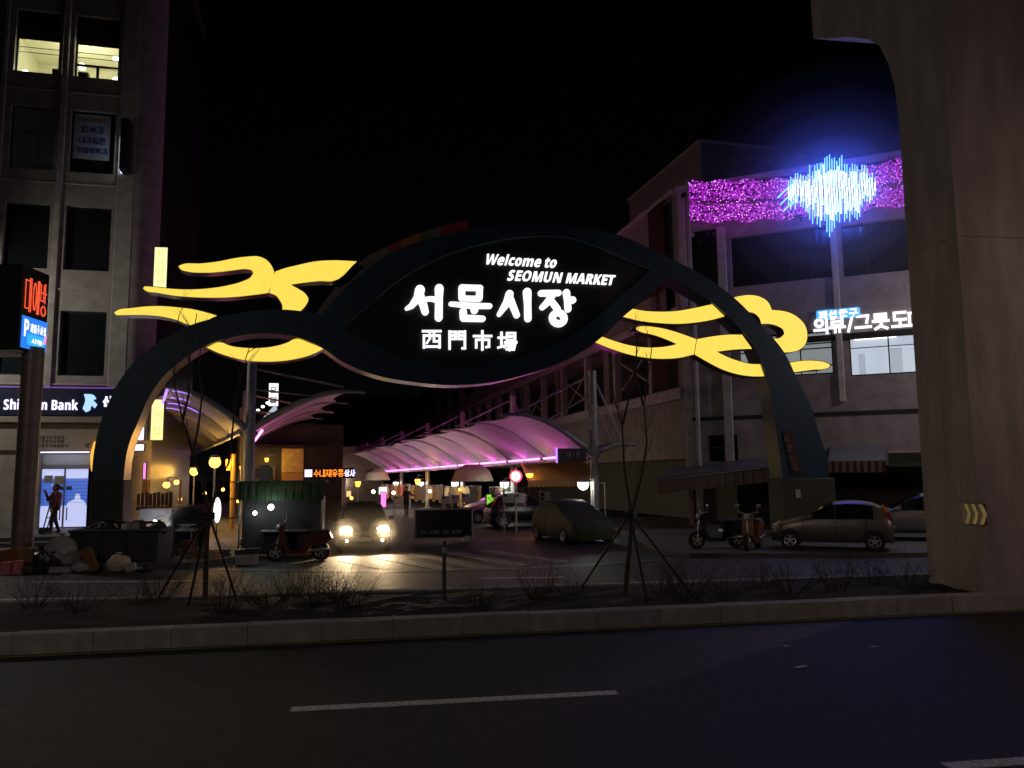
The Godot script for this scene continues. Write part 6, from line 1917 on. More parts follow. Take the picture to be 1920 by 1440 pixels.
	# lamps on the left
	lantern("big orange street lamp left of the first canopy post", Vector3(-12.237, 2.932, -33), 5.0, M.sodium_light, Color(1, 0.52, 0.1), 0.23, 2.5)
	lantern("smaller orange street lamp further down, left of the big one", Vector3(-15.457, 2.62, -39), 4.0, M.sodium_light, Color(1, 0.52, 0.1), 0.2, 2.3)
	lantern("orange lamp over the wooden stall roof", Vector3(-12.304, 2.074, -28.6), 0.1, M.sodium_light, Color(1, 0.55, 0.12), 0.12, 0.0)
	lantern("second orange lamp over the wooden stall roof, further right", Vector3(-12.114, 2.163, -29), 0.08, M.sodium_light, Color(1, 0.55, 0.12), 0.09, 0.0)
	lantern("faint small orange lamp just left of the first canopy post", Vector3(-14.876, 2.836, -44), 0.5, M.amber_light, Color(1, 0.55, 0.12), 0.1, 2.4)
	for q in [["faint amber bulb at a stall left of the smaller orange street lamp", Vector3(-13.607, 1.45, -33), 0.07], ["faint amber bulb low between the two orange street lamps", Vector3(-14.141, 1.601, -37), 0.08], ["faint amber bulb at a shutter right of the lamplit post", Vector3(-12.955, 1.192, -38), 0.07], ["faint amber bulb deep in the left alley under the big orange lamp", Vector3(-15.113, 1.689, -42), 0.09]]:
		var ab := thing("hanging_bulb", q[0], "lamp", q[1])
		g = Geo.new(); g.ball(Vector3.ZERO, Vector3.ONE * q[2], 8, 12); part("bulb_light", g, M.sodium_light, ab)
		g = Geo.new(); g.tube([Vector3(0, q[2], 0), Vector3(0.02, 0.7, 0)], 0.012, 5); part("cord", g, M.dark_frame, ab)
		omni(ab, Vector3.ZERO, Color(1, 0.62, 0.22), 0.7, 0.05)
	var yp := thing("lamplit_post", "tall steel post coloured as if lit yellow, with a box right of the big orange lamp", "post", Vector3(Vector3(-11.819, 2.203, -34).x, 0, -34))
	g = Geo.new(); g.tube([Vector3.ZERO, Vector3(0, 3.3, 0)], 0.11, 12)
	part("post", g, M.lamplit_pole, yp)  # steel post with the lamp light painted on
	g = Geo.new(); g.box(Vector3(-0.18, 2.85, 0), Vector3(0.24, 0.5, 0.26), Transform3D(), 0.02)
	part("meter_box", g, M.lamplit_pole, yp)
	g = Geo.new(); for y in [0.6, 1.4, 2.1]: g.tube([Vector3(0, y, 0), Vector3(0, y + 0.05, 0)], 0.125, 12)
	part("band", g, M.dark_frame, yp)
	# wooden stall roof with a cloth covered cart below
	var ws := thing("wooden_stall", "wooden stall front lit orange above the white covered cart", "stall", Vector3(Vector3(-12.691, 1.674, -29).x, 0.15, -29), 8)
	g = Geo.new(); g.box(Vector3(0, 1.12, 0), Vector3(1.2, 0.14, 1.4), Transform3D(), 0.02)
	part("shelf", g, M.wood, ws)
	for k in 9:
		g = Geo.new(); g.box(Vector3(-0.54 + k * 0.135, 1.42, 0.62), Vector3(0.11, 0.42 + 0.05 * (k % 3), 0.03), Transform3D(), 0.006)
		part("plank", g, M.wood, ws)
	for x in [-0.55, 0.55]:
		g = Geo.new(); g.box(Vector3(x, 1.05, -0.55), Vector3(0.07, 2.1, 0.07))
		part("leg", g, M.wood, ws)
	g = Geo.new(); g.box(Vector3(-0.42, 1.85, 0.3), Vector3(0.22, 0.55, 0.1), Transform3D(), 0.02)
	part("sign_plank", g, M.cloth_amber, ws)
	var ct := thing("covered_cart", "cart under a pale cloth with a clear plastic top band", "cart", Vector3(Vector3(-11.6, 0.685, -26.6).x, 0.15, -26.6), 5)
	g = Geo.new(); g.prism(crv([Vector2(-0.5, 0.05), Vector2(0.52, 0.05), Vector2(0.5, 1.06), Vector2(0.0, 1.12), Vector2(-0.48, 1.05)], true, 4), -0.5, 0.5)
	part("cloth", g, M.cloth_cream, ct)
	g = Geo.new(); g.prism(crv([Vector2(-0.5, 0.86), Vector2(0.0, 0.82), Vector2(0.52, 0.86), Vector2(0.51, 1.16), Vector2(-0.49, 1.16)], true, 4), -0.53, 0.53)
	part("plastic_band", g, M.foam, ct)
	for x in [-0.3, 0.3]:
		g = Geo.new(); g.tube([Vector3(x - 0.02, 0.1, 0.4), Vector3(x + 0.02, 0.1, 0.4)], 0.1, 14)
		part("wheel", g, M.tyre, ct)
	var wl := thing("white_lamp", "small white lamp low on the covered cart", "lamp", Vector3(-11.235, 0.958, -25.4))
	g = Geo.new(); g.ball(Vector3.ZERO, Vector3(0.07, 0.06, 0.06)); part("bulb_light", g, M.bulb_light, wl)
	g = Geo.new(); g.tube([Vector3(0, 0.05, -0.02), Vector3(0, 0.14, -0.05), Vector3(0.05, 0.16, -0.5)], 0.012, 6); part("holder", g, M.dark_frame, wl)
	omni(wl, Vector3.ZERO, Color(0.95, 0.9, 1.0), 0.35, 0.04)
	# tall glowing paper lamp on the ground behind the young tree
	var pl := thing("paper_lamp", "tall glowing white paper lamp behind the young tree", "lamp", Vector3(Vector3(-10.613, 0.801, -29).x, 0.3, -29))
	g = Geo.new(); g.ball(Vector3(0, 0.85, 0), Vector3(0.13, 0.46, 0.13), 10, 12)
	part("shade_light", g, glow("paper_light", Color(1.4, 1.4, 1.4)), pl)
	g = Geo.new(); g.tube([Vector3(0, 0.0, 0), Vector3(0, 0.42, 0)], 0.02, 6); g.lathe([Vector2(0.16, 0), Vector2(0.14, 0.03), Vector2(0.001, 0.04)], 12)
	part("stand", g, M.dark_frame, pl)
	omni(pl, Vector3(0, 0.85, 0.2), Color(1, 1, 1), 0.25, 0.05)
	# food stall with a green fringed awning
	var ks := thing("food_stall", "dark food stall with a green fringed awning and two white bulbs", "stall", Vector3(Vector3(-6.629, 0.01, -23.4).x, 0.0, -23.4), 10)
	g = Geo.new(); g.box(Vector3(0, 0.95, -0.4), Vector3(2.2, 1.6, 1.6), Transform3D(), 0.04)
	part("tarpaulin_wall", g, M.tarp_dark, ks)
	g = Geo.new(); g.prism(PackedVector2Array([Vector2(-1.2, 2.13), Vector2(1.2, 2.13), Vector2(1.16, 2.2), Vector2(-1.16, 2.2)]), -1.4, 0.85)
	part("awning", g, M.tarp_green, ks)
	for k in 22:
		g = Geo.new()
		var x := -1.17 + k * 0.1063
		g.prism(PackedVector2Array([Vector2(x, 1.72), Vector2(x + 0.03, 1.64), Vector2(x + 0.07, 1.64), Vector2(x + 0.1, 1.72), Vector2(x + 0.1, 2.14), Vector2(x, 2.14)]), 0.82 + 0.02 * (k % 2), 0.84 + 0.02 * (k % 2))
		part("fringe_strip", g, M.tarp_green, ks)
	for x in [-1.12, 1.12]:
		g = Geo.new(); g.tube([Vector3(x, 0, 0.75), Vector3(x, 2.13, 0.75)], 0.025, 7)
		part("pole", g, M.steel, ks)
	g = Geo.new(); g.box(Vector3(0.2, 0.8, 0.5), Vector3(1.5, 0.05, 0.5), Transform3D(), 0.01)
	part("counter", g, M.steel, ks)
	for b in [[Vector3(-6.685, 1.48, -22.3), 0.085, 0.9], [Vector3(-7.187, 1.316, -22.5), 0.06, 0.55]]:
		var bu := thing("stall_bulb", "brighter white bulb hanging in the food stall" if b[1] > 0.07 else "smaller white bulb hanging left in the food stall", "lamp", b[0])
		g = Geo.new(); g.ball(Vector3.ZERO, Vector3.ONE * b[1]); part("bulb_light", g, M.bulb_light, bu)
		g = Geo.new(); g.tube([Vector3(0, b[1], 0), Vector3(0, 0.5, -0.05), Vector3(0, 0.85, -0.1)], 0.01, 5); part("cord", g, M.dark_frame, bu)
		omni(bu, Vector3.ZERO, Color(0.9, 1.0, 0.95), b[2] * 0.16, 0.05)
	var mr := thing("traffic_mirror", "round grey back of a traffic mirror above the food stall", "traffic mirror", Vector3(Vector3(-7.702, 2.432, -25).x, 0, -25))
	g = Geo.new(); g.tube([Vector3(0, 0, 0), Vector3(0, 2.7, 0)], 0.035, 8); part("pole", g, M.steel, mr)
	g = Geo.new(); g.tube([Vector3(0, Vector3(-7.702, 2.432, -25).y, 0.05), Vector3(0, Vector3(-7.702, 2.432, -25).y, 0.08)], 0.24, 28); part("disc", g, M.sign_white, mr)
	g = Geo.new(); g.tube([Vector3(0, Vector3(-7.702, 2.432, -25).y, 0.03), Vector3(0, Vector3(-7.702, 2.432, -25).y, 0.06)], 0.255, 28); part("rim", g, M.dark_frame, mr)
	var gl := thing("green_signal", "tiny green light at the left end of the green awning", "lamp", Vector3(-8.165, 2.151, -24))
	g = Geo.new(); g.ball(Vector3.ZERO, Vector3.ONE * 0.045, 6, 8); part("lamp_light", g, glow("green_light", Color(0.1, 1.6, 0.6)), gl)
	g = Geo.new(); g.tube([Vector3(0, 0, -0.03), Vector3(0.3, 0, -0.1)], 0.015, 5); part("holder", g, M.dark_frame, gl)
	# goods and clutter between container and stall
	crate("slatted wooden crate right of the container", Vector3(-9.763, 0, -23.092), 12, Vector3(0.55, 0.34, 0.4), M.wood)
	crate("slatted crate in front of the young tree, filled with bags", Vector3(-8.533, 0, -22.146), -8, Vector3(0.6, 0.36, 0.42), M.card)
	crate("plastic crate with a yellow thing on it, right of the young tree", Vector3(-8.181, 0, -22.651), 6, Vector3(0.5, 0.32, 0.38), M.bin_plastic)
	carton("foam_box", "white foam box on the ground left of the food stall", "foam box", Vector3(-7.083, 0, -21.618), Vector3(0.52, 0.28, 0.34), -4, M.foam)
	carton("foam_slab", "long grey foam slab lying on the white foam box", "foam slab", Vector3(-7.083, 0, -21.618) + Vector3(0.02, 0.31, -0.02), Vector3(0.62, 0.1, 0.4), 6, M.bin_plastic, 4)
	carton("yellow_carton", "small yellow carton on the plastic crate", "carton", Vector3(-7.304, 0.34, -20.071), Vector3(0.16, 0.16, 0.14), 10, M.cloth_amber)
	carton("orange_carton", "orange lit carton beside the tree trunk", "carton", Vector3(-9.439, 0.1, -23.555), Vector3(0.3, 0.4, 0.28), -15, M.card_orange)
	var tb := thing("folding_table", "low folding table piled with white scraps right of the container", "table", Vector3(Vector3(-9.981, 0.527, -24).x, 0.15, -24), 6)
	g = Geo.new(); g.box(Vector3(0, 0.62, 0), Vector3(1.25, 0.04, 0.6), Transform3D(), 0.01); part("top", g, M.foam, tb)
	for x in [-0.55, 0.55]:
		for z in [-0.24, 0.24]:
			g = Geo.new(); g.tube([Vector3(x, 0, z), Vector3(x * 0.9, 0.6, z)], 0.016, 6); part("leg", g, M.steel, tb)
	rng.seed = 12
	for k in 7:
		g = Geo.new()
		var p := Vector3(rng.randf_range(-0.5, 0.5), 0.66 + 0.02 * k, rng.randf_range(-0.2, 0.2))
		g.box(Vector3.ZERO, Vector3(rng.randf_range(0.2, 0.4), 0.02, rng.randf_range(0.1, 0.25)), Transform3D(Basis(Vector3.UP, rng.randf() * 3.0) * Basis(Vector3.RIGHT, rng.randf_range(-0.2, 0.2)), p))
		part("paper_scrap", g, M.foam, tb)
	var rail := thing("metal_rail", "thin black handrail between the container and the tree", "handrail", Vector3(-9.219, 0, -21.952))
	g = Geo.new(); g.tube([Vector3(0, 0, 0), Vector3(0.05, 1.05, 0), Vector3(0.5, 1.08, -0.3), Vector3(0.55, 0, -0.3)], 0.022, 6)
	part("rail", g, M.rubber, rail)
	g = Geo.new(); g.tube([Vector3(0.02, 0.5, 0), Vector3(0.52, 0.5, -0.3)], 0.016, 6)
	part("rail", g, M.rubber, rail)
	make_scooter("red scooter parked before the food stall", Vector3(-5.925, 0, -22.424) + Vector3(0, 0, 0), 8, M.scooter_red)
	var cp := thing("sheeted_pile", "dark sheeted pile standing behind the young tree", "pile", Vector3(Vector3(-10.282, 0.571, -25.6).x, 0.15, -25.6))
	g = Geo.new(); g.ball(Vector3(0, 0.55, 0), Vector3(0.7, 0.75, 0.5), 14, 20, -0.7, 1.0, 0.06, 3.0); part("sheet", g, M.tarp_dark, cp)
	g = Geo.new(); g.tube([Vector3(-0.68, 0.5, 0.2), Vector3(0, 0.56, 0.53), Vector3(0.68, 0.5, 0.2)], 0.012, 5); part("rope", g, M.card, cp)

# ---------- the market street and the right side

func make_street() -> void:
	canopy("right hand row of white membrane canopies lit magenta along the market street", street.origin, [[-1.0, 3.05, 1.55, 3.25], [1.0, 3.1, 0.4, 1.3]], 26, 4.75, 6.3, [[-0.34, 3.02, M.magenta_led_light, Color(1, 0.1, 0.74), 5.0, 16, -0.75]])
	get_node("street_canopy").rotation_degrees = Vector3(-0.4, 19, 0)
	var foot := Vector3(Vector3(-9.176, 2.214, -28).x, 0, -28)
	canopy("left hand row of pink lit membrane canopies on tall posts behind the gate", foot, [[1.0, 4.0, 1.45, 3.5]], 10, 4.75, 6.3, [[0.4, 3.95, M.magenta_led_light, Color(1, 0.13, 0.5), 3.0, 6, 0.7]])
	get_node("street_canopy_001").rotation_degrees.y = 19.5
	canopy("outer left row of membrane canopies with purple tubes, left of the tall post", foot + Vector3(-0.1, 0, 0.02), [[-1.0, 4.0, 1.45, 2.8]], 8, 4.75, 6.3, [[-2.62, 5.3, M.purple_led_light, Color(0.5, 0.25, 1.0), 0.25, 5, 0.7]], false)
	get_node("street_canopy_002").rotation_degrees.y = 25
	var words := ["nearest", "second", "third", "fourth", "fifth", "sixth"]
	for k in 6:
		var post := st(0, 0, 9.5 * k)
		var at := st(-0.5, 1.93 - 0.05 * k, 9.5 * k) + Vector3(0, 0, 0.1)
		globe_lamp("white bowl lamp on the %s right hand canopy post" % words[k], at, post, 1.3)
	# fittings on the nearest post
	var mb := thing("meter_box", "pale meter box and pipes strapped to the nearest right hand canopy post", "meter box", st(0, 0, 0))
	var g := Geo.new(); g.box(Vector3(-0.08, 0.75, 0.2), Vector3(0.3, 0.5, 0.14), Transform3D(), 0.02); part("box", g, M.sign_white, mb)
	g = Geo.new(); g.tube([Vector3(-0.14, 0.98, 0.2), Vector3(-0.14, 2.6, 0.19)], 0.025, 6); g.tube([Vector3(0.22, 1.95, 0.1), Vector3(0.34, 1.95, 0.1), Vector3(0.36, 1.85, 0.1), Vector3(0.36, 0.6, 0.1), Vector3(0.1, 0.5, 0.18)], 0.018, 6); part("pipe", g, M.sign_white, mb)
	var bs := thing("street_name_sign", "dark blue name board under the canopy by the nearest post", "sign", Vector3(2.232, 3.018, -30.4), 14)
	g = Geo.new(); g.box(Vector3(0, 0, 0), Vector3(1.15, 0.5, 0.08), Transform3D(), 0.015); part("board", g, M.navy_board, bs)
	korean(bs, "제1문", Vector3(-0.2, -0.08, 0.042), Vector2(0.14, 0.17), 0.05, 0.025, M.print_sheet, "sign_letter", Basis(), 0.006)
	g = Geo.new(); g.box(Vector3(-0.6, -0.02, 0.02), Vector3(0.05, 0.56, 0.1), Transform3D(), 0.01); part("edge_light", g, M.purple_led_light, bs)
	g = Geo.new(); g.tube([Vector3(0.5, 0.0, -0.03), Vector3(0.9, 0.0, -0.1)], 0.03, 6); part("bracket", g, M.canopy_steel, bs)
	# amber lanterns and awnings of the hall's shops
	lantern("amber lantern right of the round red ringed sign", Vector3(0.763, 2.219, -37), 1.6, M.amber_light, Color(1, 0.5, 0.08), 0.17, 0.0)
	lantern("amber lantern by the fourth canopy post", Vector3(-6.633, 1.892, -56), 2.4, M.amber_light, Color(1, 0.5, 0.08), 0.2, 0.0)
	lantern("farthest amber lantern of the street, near the scrolling sign", Vector3(-12.324, 1.716, -64), 2.6, M.amber_light, Color(1, 0.5, 0.08), 0.24, 2.4)
	var aw := thing("shop_awning", "amber lit cloth awning with a scalloped edge behind the nearest bowl lamp", "awning", Vector3(2.134, 1.907, -37.5), 12)
	g = Geo.new()
	g.prism(PackedVector2Array([Vector2(0.55, 0.06), Vector2(-1.1, 0.95), Vector2(-1.1, 1.0), Vector2(0.55, 0.12)]), -1.6, 1.6, Transform3D(Basis(Vector3(0, 0, 1), Vector3(0, 1, 0), Vector3(-1, 0, 0)), Vector3.ZERO))
	part("cloth", g, M.cloth_amber, aw)
	for k in 16:
		g = Geo.new()
		var x := -1.6 + k * 0.2
		g.prism(crv([Vector2(x, 0.08), Vector2(x, -0.12), Vector2(x + 0.1, -0.2), Vector2(x + 0.2, -0.12), Vector2(x + 0.2, 0.08)], true, 3), 0.55, 0.565 + 0.006 * (k % 2))
		part("scallop", g, M.cloth_amber, aw)
	g = Geo.new(); g.tube([Vector3(-1.6, 0.08, 0.55), Vector3(1.6, 0.08, 0.55)], 0.025, 6); part("front_bar", g, M.steel, aw)
	for q in [["pale dome awning between the second and the third bowl lamp", Vector3(-2.061, 1.998, -41), 1.1], ["small pale dome awning beside the fourth post", Vector3(-9.866, 2.024, -58), 1.0]]:
		var da := thing("dome_awning", q[0], "awning", q[1], 14)
		g = Geo.new()
		for k in 8:
			var p := []
			for j in 2:
				var a := PI * (k + j) / 8.0
				p.append([Vector3(cos(a) * q[2], 0, sin(a) * 0.8), Vector3(cos(a) * 0.8 * q[2], 0.55, sin(a) * 0.6), Vector3(cos(a) * 0.35 * q[2], 0.85, sin(a) * 0.25)])
			for j in 2: g.quad(p[0][j], p[0][j + 1], p[1][j + 1], p[1][j])
		part("cloth", g, M.cloth_cream, da)
		g = Geo.new(); g.tube([Vector3(-q[2], 0, 0), Vector3(-q[2] * 0.7, 0, 0.56), Vector3(0, 0, 0.8), Vector3(q[2] * 0.7, 0, 0.56), Vector3(q[2], 0, 0)], 0.025, 6); part("hoop", g, M.steel, da)
	# small signs and posts at the street mouth
	var ne := thing("no_entry_sign", "reflective round traffic sign with a red ring and a painted glow under the canopy", "traffic sign", Vector3(Vector3(0.112, 2.233, -33).x, 0, -33))
	var ny := Vector3(0.112, 2.233, -33).y
	g = Geo.new(); g.tube([Vector3.ZERO, Vector3(0, ny + 0.35, 0)], 0.045, 10); part("post", g, M.canopy_steel, ne)
	g = Geo.new(); g.tube([Vector3(0, ny, 0.06), Vector3(0, ny, 0.09)], 0.27, 28); part("ring_reflection", g, glow("ring_reflect_glow", Color(0.9, 0.05, 0.06)), ne)  # sign is no lamp; its glow stands in for retroreflection
	g = Geo.new(); g.tube([Vector3(0, ny, 0.08), Vector3(0, ny, 0.1)], 0.2, 28); part("face_reflection", g, M.white_light, ne)
	plate_on_pole("white plate with dark lines on the pole nearest to the covered car", Vector3(0.99, 1.471, -29), 0.0, 0.4, 0.42, ["정차", "금지"], 10)
	plate_on_pole("dim white plate on the left one of two poles by the red ringed sign", Vector3(-0.354, 1.409, -31), 0.0, 0.42, 0.36, ["주차"], 10, 2.0)
	plate_on_pole("dim greenish plate on the red ringed sign's own pole side", Vector3(0.098, 1.389, -31.5), 0.0, 0.42, 0.38, ["공사"], 10)
	plate_on_pole("bright white square plate left of the green strip light", Vector3(-2.055, 1.369, -33), 0.0, 0.36, 0.36, ["안내"], 10)
	plate_on_pole("grey plate just left of the bright white square plate", Vector3(-2.566, 1.301, -34), 0.0, 0.36, 0.34, ["시장"], 10)
	plate_on_pole("grey plate over the left end of the black banner", Vector3(-3.145, 1.224, -36), 0.0, 0.4, 0.34, ["통행"], 10)
	plate_on_pole("farthest grey plate, beyond the person in the street", Vector3(-6.459, 1.012, -44), 0.0, 0.55, 0.42, ["하역"], 10)
	lit_box_sign("green_sign", "small bright green upright light box on the hall's shop front", Vector3(-1.079, 1.037, -36), 12, 0.2, 0.78, 0.08, glow("green_box_light", Color(0.28, 0.75, 0.06)), "주차장", M.ink_dark, 0.05, Color(0.4, 1, 0.1))
	lit_box_sign("pink_sign", "pink white upright light box far down the street", Vector3(-8.354, 0.786, -52), 14, 0.32, 0.95, 0.1, M.pink_light, "", M.ink_dark, 0.1, Color(1, 0.4, 0.8))
	lit_box_sign("white_sign", "small white lit board above the pink light box", Vector3(-8.716, 1.329, -54), 14, 0.55, 0.5, 0.1, glow("board_light", Color(0.75, 0.85, 0.8)), "", M.ink_dark, 0.05, Color(0.9, 1, 0.95))
	var ls := thing("scrolling_sign", "led board with orange letters between white violet blocks under the canopies", "sign", Vector3(-9.114, 2.477, -40), 13)
	g = Geo.new(); g.box(Vector3(0, 0, -0.06), Vector3(2.5, 0.52, 0.12), Transform3D(), 0.015); part("board", g, M.box_black, ls)
	g = Geo.new(); g.box(Vector3(-1.02, 0, 0.012), Vector3(0.36, 0.36, 0.02)); part("violet_block_light", g, M.bank_light, ls)
	korean(ls, "수내제유통", Vector3(-0.76, -0.17, 0.0), Vector2(0.25, 0.33), 0.045, 0.038, glow("orange_led_light", Color(1.6, 0.42, 0.02)), "led_letter")
	korean(ls, "상사", Vector3(0.74, -0.16, 0.0), Vector2(0.22, 0.31), 0.06, 0.05, M.bank_light, "led_letter")
	g = Geo.new(); g.tube([Vector3(0.7, -0.26, -0.06), Vector3(0.7, Vector3(-9.114, 2.477, -40).y * -1.0, -0.06)], 0.09, 8); part("post", g, M.canopy_steel, ls)
	area(ls, Vector3(0, -0.0, 0.03), Vector3(0, 0, 1), 0.3, 0.03, Color(1, 0.5, 0.2), 0.01)
	var bn := thing("black_banner", "long black banner on a frame with white lettering, across the street mouth", "banner", Vector3(Vector3(-2.454, 0.095, -28.5).x, 0.0, -28.5), 11)
	g = Geo.new(); g.box(Vector3(0, 0.62, 0), Vector3(1.98, 0.92, 0.03), Transform3D(), 0.006); part("cloth", g, M.box_black, bn)
	korean(bn, "서문시장", Vector3(-0.62, 0.62, 0.016), Vector2(0.2, 0.22), 0.1, 0.028, M.ink_dark, "banner_letter", Basis(), 0.005)
	korean(bn, "보고또오세요 오면 즐거운", Vector3(-0.8, 0.28, 0.016), Vector2(0.085, 0.1), 0.026, 0.017, M.print_sheet, "banner_letter", Basis(), 0.005)
	g = Geo.new()
	for x in [-1.02, 1.02]: g.tube([Vector3(x, 0, -0.02), Vector3(x, 1.15, -0.02)], 0.025, 7)
	g.tube([Vector3(-1.02, 1.1, -0.02), Vector3(1.02, 1.1, -0.02)], 0.02, 7); g.tube([Vector3(-1.02, 0.14, -0.02), Vector3(1.02, 0.14, -0.02)], 0.02, 7)
	part("frame", g, M.steel, bn)
	carton("white_block", "small pale block at the right foot of the black banner", "block", Vector3(Vector3(-1.602, 0.125, -28).x, 0, -28), Vector3(0.22, 0.2, 0.2), 5, M.foam)
	person("person in dark clothes standing in the market street with one arm held out", Vector3(Vector3(-6.077, -0.82, -46).x, 0, -46), -25, Color(0.05, 0.025, 0.025), Color(0.02, 0.02, 0.022), [[Vector3(-0.24, 1.12, 0), Vector3(-0.22, 0.88, 0.06)], [Vector3(0.38, 1.22, 0.06), Vector3(0.6, 1.18, 0.14)]], 0.06)
	# cars
	var hc := make_car("oncoming_car", "small dark car coming out of the market with its headlights on", Vector3(Vector3(-4.887, 0.131, -26.2).x, 0, -26.2), 103, M.car_black, {"head": M.headlamp_light, "fog": M.headlamp_light})
	for s in [-0.55, 0.55]:
		var d := hc.transform * Vector3(-1.76, 0.66, s)
		spot(self, d, d + hc.transform.basis * Vector3(-10, -0.5, s * 0.4), Color(1, 0.71, 0.4), 10.0, 46.0, 0.05)
	var grey := make_car("parked_car", "grey hatchback parked on the pavement before the gate's right leg", Vector3(Vector3(9.095, -0.002, -23.2).x, 0.12, -23.2), -24, M.car_grey)
	grey.scale = Vector3.ONE * 0.92
	make_car("parked_car", "dark car parked behind the two sign poles", Vector3(Vector3(0.52, -0.291, -36).x, 0, -36), 195, M.car_black)
	make_car("parked_car", "pale roofed car far back behind the green upright light box", Vector3(Vector3(-0.865, -0.175, -40).x, 0, -40), 20, M.car_silver)
	make_car("parked_car", "dim car standing at the far right beside the concrete pier", Vector3(Vector3(12.934, -0.041, -26).x, 0.12, -26), -20, M.car_silver)
	var cv := thing("covered_car", "car under a dark olive cover beside the nearest canopy post", "covered car", Vector3(Vector3(2.014, -0.02, -28.2).x, 0, -28.2), 112)
	car_body(cv, [-1.72, -1.6, -1.3, -0.95, -0.6, -0.2, 0.2, 0.7, 1.1, 1.4, 1.6, 1.72], [0.5, 0.76, 0.88, 0.96, 1.1, 1.32, 1.4, 1.4, 1.32, 1.15, 0.95, 0.5], [0.62, 0.78, 0.85, 0.87, 0.88, 0.88, 0.88, 0.88, 0.87, 0.86, 0.8, 0.66], 0.8, 0.14, [0, 0, 0, 0, 0, 0, 0, 0, 0, 0, 0, 0], M.tarp_olive)
	for x in [-1.1, 1.1]:
		for sd in [-1.0, 1.0]: wheel(cv, Vector3(x, 0.27, sd * 0.78), 0.27, 0.18, sd)
	g = Geo.new(); g.tube([Vector3(0.3, 0.2, -0.9), Vector3(0.3, 0.85, -0.86), Vector3(0.3, 1.41, -0.5), Vector3(0.3, 1.45, 0.0), Vector3(0.3, 1.41, 0.5), Vector3(0.3, 0.85, 0.86), Vector3(0.3, 0.2, 0.9)], 0.012, 5); part("strap", g, M.rubber, cv)
	make_scooter("orange scooter parked left of the grey hatchback", Vector3(Vector3(6.816, -0.008, -23.2).x, 0.12, -23.2), 60, M.scooter_orange)
	make_scooter("dark scooter hardly seen left of the orange scooter", Vector3(Vector3(5.897, -0.067, -23.6).x, 0.12, -23.6), 10, M.car_black)
	# the hall's street front: long awnings, hanging banners
	var la := thing("long_awning", "long grey metal awning with a hanging fringe on the dark shop front", "awning", Vector3(7.389, 0, -34), -25)
	g = Geo.new()
	var a0 := Vector2(-0.751, 2.068)
	var a1 := Vector2(4.129, 2.589)
	for k in 14:
		var x0 := lerpf(a0.x, a1.x, k / 14.0)
		var x1 := lerpf(a0.x, a1.x, (k + 0.97) / 14.0)
		var y0 := lerpf(a0.y, a1.y, k / 14.0)
		var y1 := lerpf(a0.y, a1.y, (k + 0.97) / 14.0)
		g = Geo.new()
		var lift := 0.012 * (k % 2)
		g.quad(Vector3(x0, y0 + lift, 2.2), Vector3(x1, y1 + lift, 2.2), Vector3(x1, y1 + 0.42 + lift, 0.0), Vector3(x0, y0 + 0.42 + lift, 0.0))
		g.quad(Vector3(x0, y0 - 0.04, 2.2), Vector3(x0, y0 + 0.38, 0.0), Vector3(x1, y1 + 0.38, 0.0), Vector3(x1, y1 - 0.04, 2.2))
		part("roof_sheet", g, M.awning_grey, la)
		for h in 3:
			g = Geo.new()
			var f0 := lerpf(x0, x1, h / 3.0)
			var f1 := lerpf(x0, x1, (h + 0.94) / 3.0)
			var fy := lerpf(y0, y1, h / 3.0)
			g.box(Vector3((f0 + f1) * 0.5, fy - 0.34, 2.1 + 0.03 * (h % 2)), Vector3(f1 - f0, 0.52, 0.02))
			part("fringe_strip", g, M.awning_fringe, la)
	g = Geo.new(); g.tube([Vector3(a0.x, a0.y - 0.05, 2.22), Vector3(a1.x, a1.y - 0.05, 2.22)], 0.04, 6); part("front_bar", g, M.steel, la)
	var sa := thing("striped_awning", "short awning with a striped cream and brown valance beside the gate's right leg", "awning", Vector3(7.389, 0, -34), -25)
	var b0 := Vector2(5.668, 2.644)
	var b1 := Vector2(7.598, 2.726)
	g = Geo.new()
	g.prism(PackedVector2Array([Vector2(-2.2, b0.y), Vector2(0, b0.y + 0.6), Vector2(0, b0.y + 0.64), Vector2(-2.2, b0.y + 0.04)]), b0.x, b1.x, Transform3D(Basis(Vector3(0, 0, -1), Vector3(0, 1, 0), Vector3(1, 0, 0)), Vector3.ZERO))
	part("cloth", g, M.awning_grey, sa)
	for k in 16:
		var x := lerpf(b0.x, b1.x, k / 16.0)
		g = Geo.new(); g.box(Vector3(x + (b1.x - b0.x) / 32.0, b0.y - 0.2, 2.2 + 0.008 * (k % 2)), Vector3((b1.x - b0.x) / 16.0 - 0.005, 0.4, 0.02))
		part("stripe", g, M.stripe_cream if k % 2 == 0 else M.cloth_brown, sa)
	var ga := thing("green_fascia", "plain dull green fascia board right of the striped awning", "fascia board", Vector3(7.389, 0, -34), -25)
	g = Geo.new(); g.box(Vector3(b1.x + 1.6, b1.y - 0.05, 1.6), Vector3(3.0, 0.5, 0.12), Transform3D(), 0.02); part("board", g, M.sign_green, ga)
	g = Geo.new(); g.box(Vector3(b1.x + 1.6, b1.y + 0.24, 1.62), Vector3(3.04, 0.06, 0.2), Transform3D(), 0.01); part("cap", g, M.cloth_cream, ga)
	g = Geo.new(); for x in [0.4, 2.8]: g.box(Vector3(b1.x + x, b1.y, 0.78), Vector3(0.08, 0.08, 1.56))
	part("bracket", g, M.dark_frame, ga)
	var hb := thing("hanging_banner", "long vertical red and pale banner hung at the hall's corner", "banner", Vector3(7.389, 0, -34), 103.5)
	g = Geo.new(); g.box(Vector3(1.5, 12.3, -0.42), Vector3(1.7, 4.0, 0.03)); part("upper_cloth", g, M.banner_red, hb)
